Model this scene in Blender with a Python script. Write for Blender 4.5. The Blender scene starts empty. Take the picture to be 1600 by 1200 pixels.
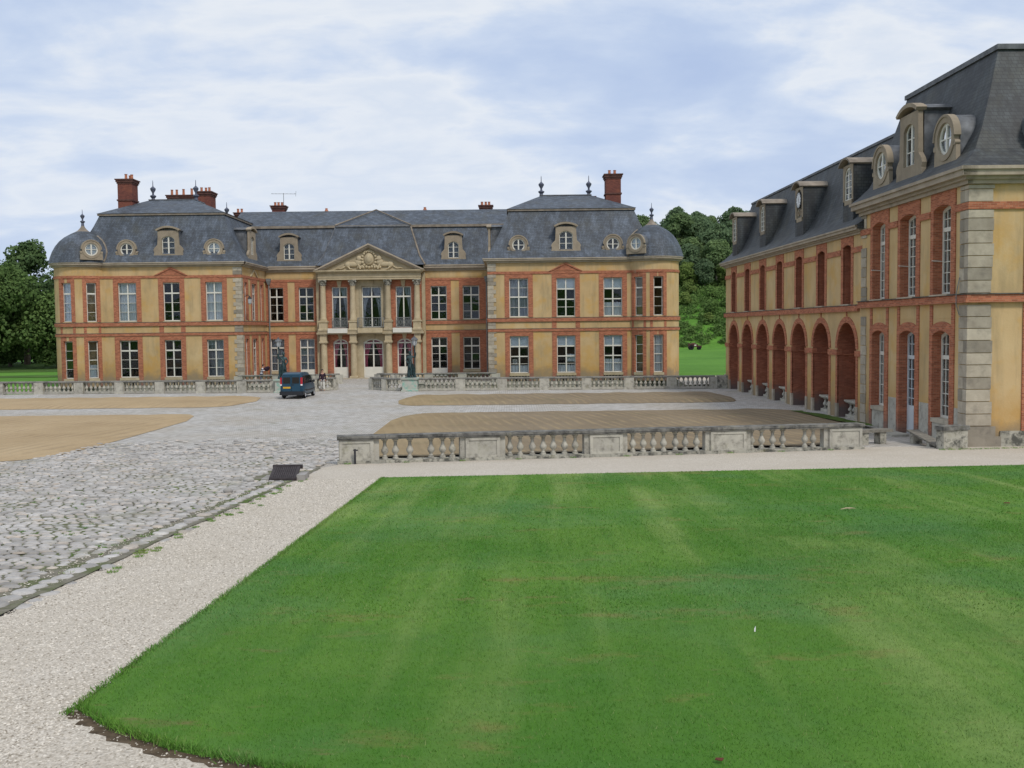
import bpy, bmesh, math, random
import numpy as np
from mathutils import Vector, Matrix
from math import pi, sin, cos, radians, exp, log

random.seed(7)
NP = np.random.default_rng(11)
SC = bpy.context.scene
COL = SC.collection

# ------------------------------------------------------------------ camera
cam_d = bpy.data.cameras.new('camera')
cam = bpy.data.objects.new('camera', cam_d)
COL.objects.link(cam)
cam_d.sensor_width = 36.0
cam_d.lens = 36.0 * 1555.0 / 1600.0
cam_d.clip_start = 0.1
cam_d.clip_end = 4000
cam.matrix_world = Matrix.Translation((0, 0, 4.8)) @ Matrix.Rotation(pi / 2 - radians(3.22), 4, 'X') @ Matrix.Rotation(-0.0115, 4, 'Z')
SC.camera = cam

# ------------------------------------------------------------------ light
SUN_EL, SUN_AZ = radians(48), radians(148)      # azimuth clockwise from +Y: behind the camera, to the right
world = bpy.data.worlds.new('World')
SC.world = world
world.use_nodes = True


def build_world():
    nt = world.node_tree
    n, l = nt.nodes, nt.links
    n.clear()
    out = n.new('ShaderNodeOutputWorld')
    bg = n.new('ShaderNodeBackground')
    bg.inputs['Strength'].default_value = 0.1
    sky = n.new('ShaderNodeTexSky')
    sky.sky_type = 'NISHITA'
    sky.sun_disc = False
    sky.sun_elevation = SUN_EL
    sky.sun_rotation = SUN_AZ
    sky.air_density = 1.0
    sky.dust_density = 1.5
    tc = n.new('ShaderNodeTexCoord')
    sep = n.new('ShaderNodeSeparateXYZ')
    l.new(tc.outputs['Generated'], sep.inputs[0])

    def math_(op, a, b=None):
        m = n.new('ShaderNodeMath')
        m.operation = op
        for i, v in enumerate((a, b)):
            if v is None:
                continue
            if isinstance(v, (int, float)):
                m.inputs[i].default_value = v
            else:
                l.new(v, m.inputs[i])
        return m.outputs[0]
    zz = math_('ADD', math_('MAXIMUM', sep.outputs['Z'], 0.0), 0.26)
    u = math_('DIVIDE', sep.outputs['X'], zz)
    v = math_('DIVIDE', sep.outputs['Y'], zz)
    comb = n.new('ShaderNodeCombineXYZ')
    l.new(u, comb.inputs[0])
    l.new(v, comb.inputs[1])

    def noise(scale, detail, dist=0.0, off=(0, 0, 0), rough=0.55, sc=(1, 1, 1)):
        mp = n.new('ShaderNodeMapping')
        mp.inputs['Location'].default_value = off
        mp.inputs['Scale'].default_value = sc
        l.new(comb.outputs[0], mp.inputs['Vector'])
        t = n.new('ShaderNodeTexNoise')
        t.inputs['Scale'].default_value = scale
        t.inputs['Detail'].default_value = detail
        t.inputs['Roughness'].default_value = rough
        t.inputs['Distortion'].default_value = dist
        l.new(mp.outputs[0], t.inputs['Vector'])
        return t.outputs['Fac']
    big = noise(0.95, 7, 0.4, (2.142, 4.898, 3.330), 0.52, (0.8, 1.0, 1))
    fine = noise(3.4, 8, 0.25, (7.3, 2.2, 1), 0.55, (0.7, 1.0, 1))
    mixv = math_('ADD', math_('MULTIPLY', big, 0.62), math_('MULTIPLY', fine, 0.38))

    def ramp(fac, stops):
        r = n.new('ShaderNodeValToRGB')
        e = r.color_ramp.elements
        while len(e) < len(stops):
            e.new(0.5)
        for i, (p, c) in enumerate(stops):
            e[i].position = p
            e[i].color = (*c, 1)
        l.new(fac, r.inputs[0])
        return r.outputs['Color']
    # cloud brightness (before the background strength)
    ccol = ramp(mixv, [(0.39, (4.6, 5.75, 8.2)), (0.455, (5.2, 6.3, 8.4)), (0.50, (6.1, 7.05, 8.7)), (0.545, (8.0, 8.45, 9.1)), (0.585, (7.0, 7.7, 8.8)), (0.63, (8.0, 8.45, 9.1)), (0.70, (5.7, 6.7, 8.4))])
    # the clouds thicken to an even pale veil near the horizon
    veil = math_('SUBTRACT', 1.0, math_('MULTIPLY', math_('MAXIMUM', sep.outputs['Z'], 0.0), 3.2))
    veil = math_('MULTIPLY', math_('MAXIMUM', veil, 0.0), 0.4)
    mx0 = n.new('ShaderNodeMix')
    mx0.data_type = 'RGBA'
    l.new(veil, mx0.inputs['Factor'])
    l.new(ccol, mx0.inputs['A'])
    mx0.inputs['B'].default_value = (6.8, 7.7, 9.3, 1)
    cover = ramp(mixv, [(0.30, (0.85,) * 3), (0.5, (0.98,) * 3)])
    mx = n.new('ShaderNodeMix')
    mx.data_type = 'RGBA'
    l.new(cover, mx.inputs['Factor'])
    l.new(sky.outputs[0], mx.inputs['A'])
    l.new(mx0.outputs['Result'], mx.inputs['B'])
    l.new(mx.outputs['Result'], bg.inputs['Color'])
    l.new(bg.outputs[0], out.inputs[0])


build_world()
sun_d = bpy.data.lights.new('sun', 'SUN')
sun_d.energy = 2.0
sun_d.angle = radians(11)
sun_d.color = (1.0, 0.94, 0.86)
sun = bpy.data.objects.new('sun', sun_d)
COL.objects.link(sun)
_sd = Vector((sin(SUN_AZ) * cos(SUN_EL), cos(SUN_AZ) * cos(SUN_EL), sin(SUN_EL)))
sun.rotation_euler = _sd.to_track_quat('Z', 'Y').to_euler()
sun.location = (30, -30, 60)
SC.view_settings.view_transform = 'Standard'
SC.view_settings.look = 'None'
SC.view_settings.gamma = 1.0
SC.view_settings.exposure = 0.0
SC.view_settings.use_curve_mapping = False


# ------------------------------------------------------------------ ground height
def g(y):
    """the forecourt slopes down from the camera to the level court"""
    a, b, k = 2.07 - 0.054 * y, 0.05, 0.15
    t = (a - b) / k
    return b + (k * t if t > 40 else k * log(1 + exp(t)))


def sstep(a, b, x):
    t = min(1, max(0, (x - a) / (b - a)))
    return t * t * (3 - 2 * t)


def hill(x, y):
    """wooded hillside behind the right end of the house"""
    s = sstep(4, 42, x - 0.02 * y)
    if y < 196 or s <= 0:
        return 0.0
    p = 0.265 * (y - 196) if y < 300 else 0.265 * 104 + 2 * (1 - exp(-(y - 300) / 40))
    q = sstep(196, 214, y)
    return s * p * q + s * q * 0.8 * sin(x * 0.11 + y * 0.07)


def ground_z(x, y):
    return g(y) + hill(x, y)


# ------------------------------------------------------------------ materials
class Mat:
    def __init__(s, name):
        s.m = bpy.data.materials.new(name)
        s.m.use_nodes = True
        s.nt = s.m.node_tree
        s.n, s.l = s.nt.nodes, s.nt.links
        s.b = s.n['Principled BSDF']
        geo = s.n.new('ShaderNodeNewGeometry')
        s.pos = geo.outputs['Position']
        s.geo = geo
        s.isl = geo.outputs['Random Per Island']

    def put(s, sock, v):
        if isinstance(v, (int, float)):
            sock.default_value = v
        elif isinstance(v, tuple):
            sock.default_value = (*v, 1) if len(sock.default_value) == 4 and len(v) == 3 else v
        else:
            s.l.new(v, sock)

    def map(s, scale=(1, 1, 1), vec=None, loc=(0, 0, 0), rot=(0, 0, 0)):
        mp = s.n.new('ShaderNodeMapping')
        mp.inputs['Scale'].default_value = scale
        mp.inputs['Location'].default_value = loc
        mp.inputs['Rotation'].default_value = rot
        s.l.new(vec or s.pos, mp.inputs['Vector'])
        return mp.outputs[0]

    def noise(s, scale, detail=5, rough=0.55, vscale=(1, 1, 1), dist=0.0, vec=None, out='Fac', loc=(0, 0, 0)):
        t = s.n.new('ShaderNodeTexNoise')
        t.inputs['Scale'].default_value = scale
        t.inputs['Detail'].default_value = detail
        t.inputs['Roughness'].default_value = rough
        t.inputs['Distortion'].default_value = dist
        s.l.new(s.map(vscale, vec, loc), t.inputs['Vector'])
        return t.outputs[out]

    def voronoi(s, scale, vscale=(1, 1, 1), out='Color', feature='F1'):
        t = s.n.new('ShaderNodeTexVoronoi')
        t.feature = feature
        t.inputs['Scale'].default_value = scale
        s.l.new(s.map(vscale), t.inputs['Vector'])
        return t.outputs[out]

    def ramp(s, fac, stops, interp='LINEAR'):
        r = s.n.new('ShaderNodeValToRGB')
        r.color_ramp.interpolation = interp
        e = r.color_ramp.elements
        while len(e) < len(stops):
            e.new(0.5)
        for i, (p, c) in enumerate(stops):
            e[i].position = p
            e[i].color = (*c, 1) if isinstance(c, tuple) else (c, c, c, 1)
        s.l.new(fac, r.inputs[0])
        return r.outputs['Color']

    def math(s, op, a, b=0.0):
        m = s.n.new('ShaderNodeMath')
        m.operation = op
        s.put(m.inputs[0], a)
        s.put(m.inputs[1], b)
        return m.outputs[0]

    def mix(s, fac, a, b, mode='MIX'):
        m = s.n.new('ShaderNodeMix')
        m.data_type = 'RGBA'
        m.blend_type = mode
        s.put(m.inputs['Factor'], fac)
        s.put(m.inputs['A'], a)
        s.put(m.inputs['B'], b)
        return m.outputs['Result']

    def bump(s, h, strength=0.4, dist=0.02, prev=None):
        b = s.n.new('ShaderNodeBump')
        b.inputs['Strength'].default_value = strength
        b.inputs['Distance'].default_value = dist
        s.l.new(h, b.inputs['Height'])
        if prev:
            s.l.new(prev, b.inputs['Normal'])
        return b.outputs[0]

    def uz(s):
        """horizontal run, height: works on any vertical face whichever way it turns"""
        sp = s.n.new('ShaderNodeSeparateXYZ')
        s.l.new(s.pos, sp.inputs[0])
        cb = s.n.new('ShaderNodeCombineXYZ')
        s.l.new(s.math('ADD', sp.outputs[0], sp.outputs[1]), cb.inputs[0])
        s.l.new(sp.outputs[2], cb.inputs[1])
        s.z = sp.outputs[2]
        return cb.outputs[0]

    def brick(s, vec, w, h, mortar=0.008, off=0.5):
        t = s.n.new('ShaderNodeTexBrick')
        t.inputs['Scale'].default_value = 1.0
        t.inputs['Brick Width'].default_value = w
        t.inputs['Row Height'].default_value = h
        t.inputs['Mortar Size'].default_value = mortar
        t.inputs['Mortar Smooth'].default_value = 0.2
        t.offset = off
        t.inputs['Color1'].default_value = (0.2, 0.2, 0.2, 1)
        t.inputs['Color2'].default_value = (1, 1, 1, 1)
        t.inputs['Mortar'].default_value = (0.5, 0.5, 0.5, 1)
        s.l.new(vec, t.inputs['Vector'])
        return t

    def done(s, col, rough=0.9, normal=None, spec=0.25, metal=0.0):
        s.put(s.b.inputs['Base Color'], col)
        s.put(s.b.inputs['Roughness'], rough)
        s.put(s.b.inputs['Specular IOR Level'], spec)
        s.put(s.b.inputs['Metallic'], metal)
        if normal is not None:
            s.l.new(normal, s.b.inputs['Normal'])
        return s.m


def plain(name, c, rough=0.7, spec=0.3, metal=0.0, var=0.12, nscale=3.0):
    m = Mat(name)
    d = tuple(x * (1 - var) for x in c)
    u = tuple(min(1, x * (1 + var)) for x in c)
    return m.done(m.ramp(m.noise(nscale, 4), [(0.3, d), (0.7, u)]), rough, None, spec, metal)


def make_materials():
    R = {}
    # yellow ochre render
    m = Mat('ochre_render')
    m.uz()
    base = m.ramp(m.noise(0.35, 6, 0.6), [(0.3, (0.49, 0.332, 0.152)), (0.5, (0.56, 0.395, 0.202)), (0.7, (0.60, 0.445, 0.242))])
    base = m.mix(m.ramp(m.noise(0.9, 6, 0.62, (1, 1, 0.45), loc=(4, 2, 0)), [(0.48, 0.0), (0.72, 0.7)]), base, (0.37, 0.28, 0.15))
    base = m.mix(m.ramp(m.noise(2.2, 5, 0.6, (1, 1, 0.12)), [(0.52, 0.0), (0.76, 0.55)]), base, (0.29, 0.225, 0.13))
    base = m.mix(m.ramp(m.noise(0.8, 4, 0.6, loc=(9, 0, 3)), [(0.52, 0.0), (0.68, 0.55)]), base, (0.56, 0.33, 0.09))
    damp = m.ramp(m.math('DIVIDE', m.math('ADD', m.z, m.math('MULTIPLY', m.noise(0.8, 6, 0.65), 2.6)), 4.0), [(0.46, 0.8), (0.66, 0.0)])
    base = m.mix(damp, base, (0.27, 0.22, 0.15))
    low = m.ramp(m.math('DIVIDE', m.math('ADD', m.z, m.math('MULTIPLY', m.noise(0.55, 6, 0.65, loc=(7, 1, 5)), 4.5)), 8.0), [(0.36, 0.75), (0.60, 0.0)])
    base = m.mix(low, base, (0.49, 0.285, 0.085))
    base = m.mix(damp, base, (0.27, 0.22, 0.15))
    h = m.noise(14, 5, 0.6)
    R['ochre'] = m.done(base, 0.93, m.bump(h, 0.25, 0.03), 0.15)
    # brick
    m = Mat('red_brick')
    bk = m.brick(m.uz(), 0.235, 0.068, 0.006)
    per = m.ramp(bk.outputs['Color'], [(0.2, (0.28, 0.092, 0.052)), (0.6, (0.405, 0.137, 0.074)), (1.0, (0.50, 0.185, 0.10))])
    per = m.mix(m.ramp(m.noise(1.3, 5, 0.6), [(0.45, 0.0), (0.75, 0.55)]), per, (0.27, 0.085, 0.05))
    per = m.mix(bk.outputs['Fac'], per, (0.40, 0.25, 0.16))
    damp = m.ramp(m.math('DIVIDE', m.math('ADD', m.z, m.math('MULTIPLY', m.noise(1.2, 6, 0.65), 1.6)), 3.0), [(0.30, 0.8), (0.55, 0.0)])
    per = m.mix(damp, per, (0.17, 0.13, 0.11))
    R['brick'] = m.done(per, 0.9, m.bump(bk.outputs['Fac'], -0.35, 0.01), 0.15)
    # niche brick: old brick, darker than the arch rings and surrounds
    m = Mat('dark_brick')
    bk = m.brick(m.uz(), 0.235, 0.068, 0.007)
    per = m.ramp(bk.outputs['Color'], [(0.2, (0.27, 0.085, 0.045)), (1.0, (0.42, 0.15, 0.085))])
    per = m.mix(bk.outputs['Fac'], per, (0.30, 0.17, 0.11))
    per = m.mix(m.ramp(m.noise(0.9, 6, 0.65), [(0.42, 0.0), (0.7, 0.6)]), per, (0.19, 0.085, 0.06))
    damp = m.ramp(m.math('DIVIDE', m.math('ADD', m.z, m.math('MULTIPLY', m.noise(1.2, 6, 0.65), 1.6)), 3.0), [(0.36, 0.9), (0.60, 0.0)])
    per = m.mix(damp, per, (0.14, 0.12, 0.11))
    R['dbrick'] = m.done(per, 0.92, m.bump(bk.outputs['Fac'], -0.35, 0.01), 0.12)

    def stone(name, a, b, dark, dk=(0.5, 0.75), amt=0.7, sc=3.0, moss=0.0, rv=0.35):
        m = Mat(name)
        c = m.ramp(m.noise(sc, 6, 0.6), [(0.3, a), (0.7, b)])
        c = m.mix(m.ramp(m.noise(sc * 1.3, 8, 0.7, loc=(5, 3, 1)), [(dk[0], 0.0), (dk[1], amt)]), c, dark)
        if moss:
            c = m.mix(m.ramp(m.noise(sc * 0.9, 6, 0.65, loc=(1, 8, 2)), [(0.55, 0.0), (0.7, moss)]), c, (0.20, 0.19, 0.07))
        hh = m.noise(sc * 9, 6, 0.6)
        oi = m.n.new('ShaderNodeObjectInfo')
        c = m.mix(rv, c, m.ramp(oi.outputs['Random'], [(0.0, (0.62, 0.61, 0.60)), (0.5, (1.0, 0.97, 0.93)), (1.0, (1.22, 1.2, 1.15))]), 'MULTIPLY')
        return m.done(c, 0.92, m.bump(hh, 0.35, 0.02), 0.15)
    R['limestone'] = stone('pale_limestone', (0.40, 0.33, 0.21), (0.52, 0.44, 0.30), (0.22, 0.185, 0.13), (0.52, 0.8), 0.6, 1.6)
    R['cornice'] = stone('cornice_stone', (0.36, 0.30, 0.23), (0.47, 0.405, 0.32), (0.19, 0.165, 0.14), (0.5, 0.8), 0.65, 1.2)
    R['dormer'] = stone('dormer_stone', (0.265, 0.22, 0.165), (0.35, 0.295, 0.22), (0.16, 0.135, 0.105), (0.52, 0.8), 0.6, 1.5)
    R['quoin'] = stone('grey_quoin_stone', (0.34, 0.30, 0.24), (0.47, 0.425, 0.345), (0.17, 0.155, 0.135), (0.5, 0.75), 0.65, 2.0, 0.0, 0.9)
    R['lichen'] = stone('lichen_stone', (0.34, 0.325, 0.27), (0.47, 0.45, 0.38), (0.075, 0.075, 0.066), (0.46, 0.60), 0.9, 2.4, 0.4)
    R['lichen_pale'] = stone('pale_lichen_stone', (0.38, 0.36, 0.31), (0.50, 0.48, 0.41), (0.14, 0.13, 0.11), (0.50, 0.68), 0.7, 2.6, 0.3)
    R['coping'] = stone('blackened_coping', (0.17, 0.165, 0.15), (0.27, 0.26, 0.235), (0.05, 0.05, 0.048), (0.42, 0.62), 0.85, 2.2, 0.3)
    R['coping_far'] = stone('grey_coping', (0.25, 0.24, 0.215), (0.34, 0.325, 0.29), (0.11, 0.11, 0.10), (0.45, 0.65), 0.8, 1.8, 0.15)
    R['verdigris_stone'] = stone('copper_stained_stone', (0.38, 0.39, 0.34), (0.47, 0.47, 0.42), (0.14, 0.40, 0.32), (0.47, 0.62), 0.85, 2.2)

    # slate
    def slate(name, cols, lich):
        m = Mat(name)
        bk = m.brick(m.uz(), 0.24, 0.15, 0.011)
        c = m.ramp(m.noise(0.5, 6, 0.6), [(0.3, cols[0]), (0.55, cols[1]), (0.75, cols[2])])
        c = m.mix(0.6, c, m.ramp(bk.outputs['Color'], [(0.2, 0.58), (1.0, 1.32)]), 'MULTIPLY')
        c = m.mix(m.ramp(m.noise(2.0, 6, 0.65, (1, 1, 0.09)), [(0.48, 0.0), (0.68, 0.7)]), c, cols[3])
        c = m.mix(m.ramp(m.noise(1.7, 6, 0.65, (1, 1, 0.1), loc=(3, 5, 0)), [(0.49, 0.0), (0.70, 0.75)]), c, cols[4])
        c = m.mix(m.ramp(m.noise(0.7, 6, 0.6, loc=(2, 9, 4)), [(0.5, 0.0), (0.72, lich)]), c, (0.085, 0.082, 0.06))
        c = m.mix(m.math('MULTIPLY', bk.outputs['Fac'], 0.8), c, (0.022, 0.023, 0.026))
        return m.done(c, 0.62, m.bump(bk.outputs['Fac'], -0.5, 0.012), 0.35)
    R['slate'] = slate('blue_grey_slate', [(0.060, 0.072, 0.090), (0.084, 0.100, 0.122), (0.105, 0.122, 0.140), (0.165, 0.198, 0.25), (0.050, 0.055, 0.062)], 0.45)
    R['slate_dark'] = slate('dark_mossy_slate', [(0.036, 0.039, 0.042), (0.052, 0.056, 0.058), (0.068, 0.070, 0.068), (0.10, 0.115, 0.12), (0.026, 0.027, 0.029)], 0.6)
    R['lead'] = plain('dull_lead', (0.12, 0.125, 0.132), 0.6, 0.35, 0.0, 0.45, 2.5)
    R['lead_ridge'] = plain('lead_ridge_roll', (0.24, 0.20, 0.155), 0.7, 0.3, 0.0, 0.3, 2.0)
    R['weather'] = plain('weathered_ledge_top', (0.11, 0.10, 0.085), 0.9, 0.1, 0.0, 0.4, 4.0)
    R['white'] = plain('cream_white_paint', (0.68, 0.66, 0.58), 0.55, 0.4, 0, 0.06, 2.0)
    R['white_blue'] = plain('grey_white_door_paint', (0.56, 0.60, 0.62), 0.5, 0.4, 0, 0.06, 1.0)
    m = Mat('curtain_cloth')
    m.uz()
    R['curtain'] = m.done(m.ramp(m.noise(9, 3, 0.5, (1, 1, 0.03)), [(0.35, (0.60, 0.61, 0.61)), (0.65, (0.84, 0.85, 0.84))]), 0.95, None, 0.05)
    R['blind'] = plain('white_roller_blind', (0.74, 0.77, 0.80), 0.85, 0.1, 0, 0.03, 1.0)
    m = Mat('net_curtain')
    m.uz()
    R['net'] = m.done(m.ramp(m.noise(9, 3, 0.5, (1, 1, 0.03)), [(0.35, (0.22, 0.23, 0.25)), (0.65, (0.42, 0.43, 0.45))]), 0.95, None, 0.05)
    m = Mat('crimson_drape')
    m.uz()
    R['red'] = m.done(m.ramp(m.noise(8, 3, 0.5, (1, 1, 0.05)), [(0.35, (0.36, 0.07, 0.11)), (0.65, (0.62, 0.16, 0.22))]), 0.9, None, 0.1)
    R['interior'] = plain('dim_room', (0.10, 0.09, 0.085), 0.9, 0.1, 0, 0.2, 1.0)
    # glass
    m = Mat('window_glass')
    nd = m.n
    tr = nd.new('ShaderNodeBsdfTransparent')
    tr.inputs[0].default_value = (0.90, 0.93, 0.95, 1)
    gl = nd.new('ShaderNodeBsdfGlossy')
    gl.inputs['Roughness'].default_value = 0.03
    fr = nd.new('ShaderNodeFresnel')
    fr.inputs[0].default_value = 1.5
    wob = m.noise(1.6, 2)
    bm_ = m.bump(wob, 0.12, 0.05)
    m.l.new(bm_, gl.inputs['Normal'])
    mx = nd.new('ShaderNodeMixShader')
    m.l.new(m.math('MULTIPLY', fr.outputs[0], 0.75), mx.inputs[0])
    m.l.new(tr.outputs[0], mx.inputs[1])
    m.l.new(gl.outputs[0], mx.inputs[2])
    m.l.new(mx.outputs[0], nd['Material Output'].inputs[0])
    R['glass'] = m.m
    R['iron'] = plain('black_iron', (0.035, 0.035, 0.038), 0.55, 0.4, 0.2, 0.3, 6)
    R['iron_grey'] = plain('grey_painted_iron', (0.20, 0.21, 0.21), 0.6, 0.4, 0.0, 0.2, 6)
    R['bronze'] = plain('dark_green_bronze', (0.030, 0.058, 0.060), 0.5, 0.45, 0.35, 0.4, 5)
    R['zinc'] = plain('zinc_finial', (0.10, 0.11, 0.15), 0.55, 0.4, 0.2, 0.2, 5)
    m = Mat('chimney_brick')
    bk = m.brick(m.uz(), 0.235, 0.07, 0.008)
    c = m.ramp(bk.outputs['Color'], [(0.2, (0.125, 0.05, 0.042)), (1.0, (0.21, 0.078, 0.058))])
    c = m.mix(m.ramp(m.noise(1.3, 5, 0.6), [(0.5, 0.0), (0.72, 0.45)]), c, (0.30, 0.11, 0.06))
    R['chimney'] = m.done(c, 0.9, None, 0.15)
    R['chimney_cap'] = plain('sooty_brick_cap', (0.12, 0.06, 0.05), 0.9, 0.15, 0, 0.3, 3)
    R['terracotta'] = plain('terracotta_pot', (0.42, 0.17, 0.10), 0.85, 0.2, 0, 0.25, 4)

    # ---- ground
    m = Mat('meadow_grass')
    c = m.ramp(m.noise(0.09, 6, 0.6), [(0.35, (0.085, 0.205, 0.03)), (0.65, (0.125, 0.275, 0.042))])
    c = m.mix(m.ramp(m.noise(1.3, 5, 0.6), [(0.4, 0.0), (0.8, 0.5)]), c, (0.05, 0.11, 0.02))
    R['meadow'] = m.done(c, 0.95, m.bump(m.noise(5, 4), 0.5, 0.1), 0.1)
    m = Mat('hill_soil')
    R['hill_soil'] = m.done(m.ramp(m.noise(0.3, 5), [(0.35, (0.05, 0.10, 0.025)), (0.65, (0.09, 0.15, 0.04))]), 0.95, None, 0.05)

    m = Mat('cobble_bed')          # joint filling and the far cobbles past the modelled ones
    sp = m.n.new('ShaderNodeTexBrick')
    sp.inputs['Scale'].default_value = 1.0
    sp.inputs['Brick Width'].default_value = 0.30
    sp.inputs['Row Height'].default_value = 0.20
    sp.inputs['Mortar Size'].default_value = 0.018
    sp.inputs['Mortar Smooth'].default_value = 0.6
    sp.inputs['Color1'].default_value = (0.15, 0.15, 0.15, 1)
    sp.inputs['Color2'].default_value = (1, 1, 1, 1)
    wv = m.mix(0.06, m.pos, m.noise(3.0, 3, out='Color'), 'ADD')
    m.l.new(wv, sp.inputs['Vector'])
    c = m.ramp(sp.outputs['Color'], [(0.15, (0.37, 0.35, 0.32)), (0.6, (0.47, 0.45, 0.42)), (1, (0.56, 0.54, 0.51))])
    c = m.mix(m.ramp(m.noise(0.25, 6, 0.6), [(0.42, 0.0), (0.7, 0.5)]), c, (0.37, 0.31, 0.225))
    c = m.mix(sp.outputs['Fac'], c, (0.20, 0.185, 0.145))
    c = m.mix(m.ramp(m.noise(0.7, 7, 0.7, loc=(2, 2, 2)), [(0.58, 0.0), (0.70, 0.5)]), c, (0.14, 0.15, 0.075))
    R['cobble_bed'] = m.done(c, 0.85, m.bump(sp.outputs['Fac'], -0.9, 0.03), 0.2)
    m = Mat('cobble_joint')
    c = m.ramp(m.noise(6, 6, 0.65), [(0.3, (0.13, 0.12, 0.09)), (0.7, (0.25, 0.23, 0.18))])
    c = m.mix(m.ramp(m.noise(0.9, 6, 0.65), [(0.45, 0.0), (0.60, 0.9)]), c, (0.10, 0.125, 0.045))
    R['joint'] = m.done(c, 0.95, m.bump(m.noise(30, 5), 0.5, 0.02), 0.1)
    m = Mat('sandstone_cobble')
    oi = m.n.new('ShaderNodeObjectInfo')
    c = m.ramp(m.noise(1.6, 3, 0.5), [(0.3, (0.345, 0.325, 0.295)), (0.5, (0.45, 0.43, 0.40)), (0.7, (0.54, 0.52, 0.49))])
    tone = m.math('FRACT', m.math('ADD', m.math('MULTIPLY', m.isl, 7.13), m.math('MULTIPLY', oi.outputs['Random'], 3.7)))
    c = m.mix(0.85, c, m.ramp(tone, [(0.0, (0.62, 0.61, 0.60)), (0.35, (0.92, 0.91, 0.90)), (0.7, (1.05, 1.04, 1.04)), (0.88, (1.05, 0.93, 0.80)), (1.0, (1.22, 1.22, 1.24))]), 'MULTIPLY')
    c = m.mix(m.ramp(m.noise(14, 6, 0.65), [(0.48, 0.0), (0.72, 0.6)]), c, (0.23, 0.22, 0.20))
    c = m.mix(m.ramp(m.noise(0.6, 6, 0.7, loc=(4, 4, 0)), [(0.54, 0.0), (0.68, 0.5)]), c, (0.20, 0.20, 0.12))
    R['cobble'] = m.done(c, 0.75, m.bump(m.noise(25, 5), 0.35, 0.02), 0.3)
    m = Mat('white_gravel')
    vc = m.voronoi(58)
    c = m.ramp(vc, [(0.1, (0.35, 0.305, 0.245)), (0.45, (0.50, 0.445, 0.365)), (0.9, (0.66, 0.60, 0.51))])
    c = m.mix(m.ramp(m.noise(0.6, 6, 0.65), [(0.4, 0.0), (0.7, 0.5)]), c, (0.44, 0.385, 0.30))
    c = m.mix(m.ramp(m.noise(22, 6, 0.7), [(0.54, 0.0), (0.7, 0.6)]), c, (0.22, 0.20, 0.175))
    hv = m.voronoi(58, out='Distance')
    R['gravel'] = m.done(c, 0.9, m.bump(hv, -0.7, 0.012), 0.15)
    m = Mat('pebble')
    c = m.ramp(m.isl, [(0.1, (0.26, 0.225, 0.175)), (0.5, (0.49, 0.435, 0.355)), (0.9, (0.72, 0.66, 0.565))])
    R['pebble'] = m.done(c, 0.85, None, 0.2)
    m = Mat('tan_sand')
    w = m.n.new('ShaderNodeTexWave')
    w.wave_type = 'BANDS'
    w.bands_direction = 'X'
    w.inputs['Scale'].default_value = 0.55
    w.inputs['Distortion'].default_value = 5.0
    w.inputs['Detail'].default_value = 4
    w.inputs['Detail Scale'].default_value = 0.6
    m.l.new(m.map((1, 0.55, 1), None, (0, 0, 0), (0, 0, 0.25)), w.inputs['Vector'])
    c = m.ramp(m.noise(0.22, 6, 0.6), [(0.3, (0.37, 0.27, 0.155)), (0.7, (0.465, 0.35, 0.21))])
    c = m.mix(m.math('MULTIPLY', m.ramp(w.outputs['Fac'], [(0.45, 0.0), (0.95, 0.55)]), m.ramp(m.noise(0.35, 5, 0.6, loc=(5, 5, 0)), [(0.42, 0.0), (0.65, 0.7)])), c, (0.215, 0.16, 0.10))
    c = m.mix(m.ramp(m.noise(9, 6, 0.7), [(0.45, 0.0), (0.75, 0.35)]), c, (0.20, 0.15, 0.09))
    c = m.mix(m.ramp(m.noise(0.8, 7, 0.7, loc=(6, 1, 0)), [(0.62, 0.0), (0.72, 0.25)]), c, (0.50, 0.42, 0.30))
    R['sand'] = m.done(c, 0.95, m.bump(w.outputs['Fac'], 0.3, 0.08, m.bump(m.noise(18, 5), 0.5, 0.02)), 0.08)
    m = Mat('grey_brown_soil_bed')
    w = m.n.new('ShaderNodeTexWave')
    w.wave_type = 'BANDS'
    w.bands_direction = 'X'
    w.inputs['Scale'].default_value = 0.6
    w.inputs['Distortion'].default_value = 5.0
    w.inputs['Detail'].default_value = 4
    w.inputs['Detail Scale'].default_value = 0.5
    m.l.new(m.map((1, 0.5, 1), None, (0, 0, 0), (0, 0, -0.35)), w.inputs['Vector'])
    sx = m.n.new('ShaderNodeSeparateXYZ')
    m.l.new(m.pos, sx.inputs[0])
    tan = m.ramp(m.noise(0.3, 6, 0.6), [(0.3, (0.30, 0.22, 0.115)), (0.7, (0.38, 0.285, 0.155))])
    gry = m.ramp(m.noise(0.3, 6, 0.6), [(0.3, (0.21, 0.165, 0.11)), (0.7, (0.27, 0.215, 0.145))])
    f = m.ramp(m.math('DIVIDE', m.math('ADD', sx.outputs[0], m.math('ADD', 7.0, m.math('MULTIPLY', m.noise(0.4, 5), 4.0))), 16.0), [(0.08, 0.0), (0.6, 1.0)])
    c = m.mix(f, tan, gry)
    c = m.mix(m.math('MULTIPLY', m.ramp(w.outputs['Fac'], [(0.55, 0.0), (0.97, 0.9)]), m.ramp(m.noise(0.5, 5, 0.65, loc=(5, 5, 0)), [(0.40, 0.0), (0.62, 0.75)])), c, (0.36, 0.275, 0.16))
    c = m.mix(m.ramp(m.noise(9, 6, 0.7), [(0.45, 0.0), (0.75, 0.35)]), c, (0.16, 0.125, 0.08))
    c = m.mix(m.ramp(m.noise(0.45, 5, 0.6, loc=(3, 7, 0)), [(0.6, 0.0), (0.75, 0.4)]), c, (0.14, 0.15, 0.07))
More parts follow.
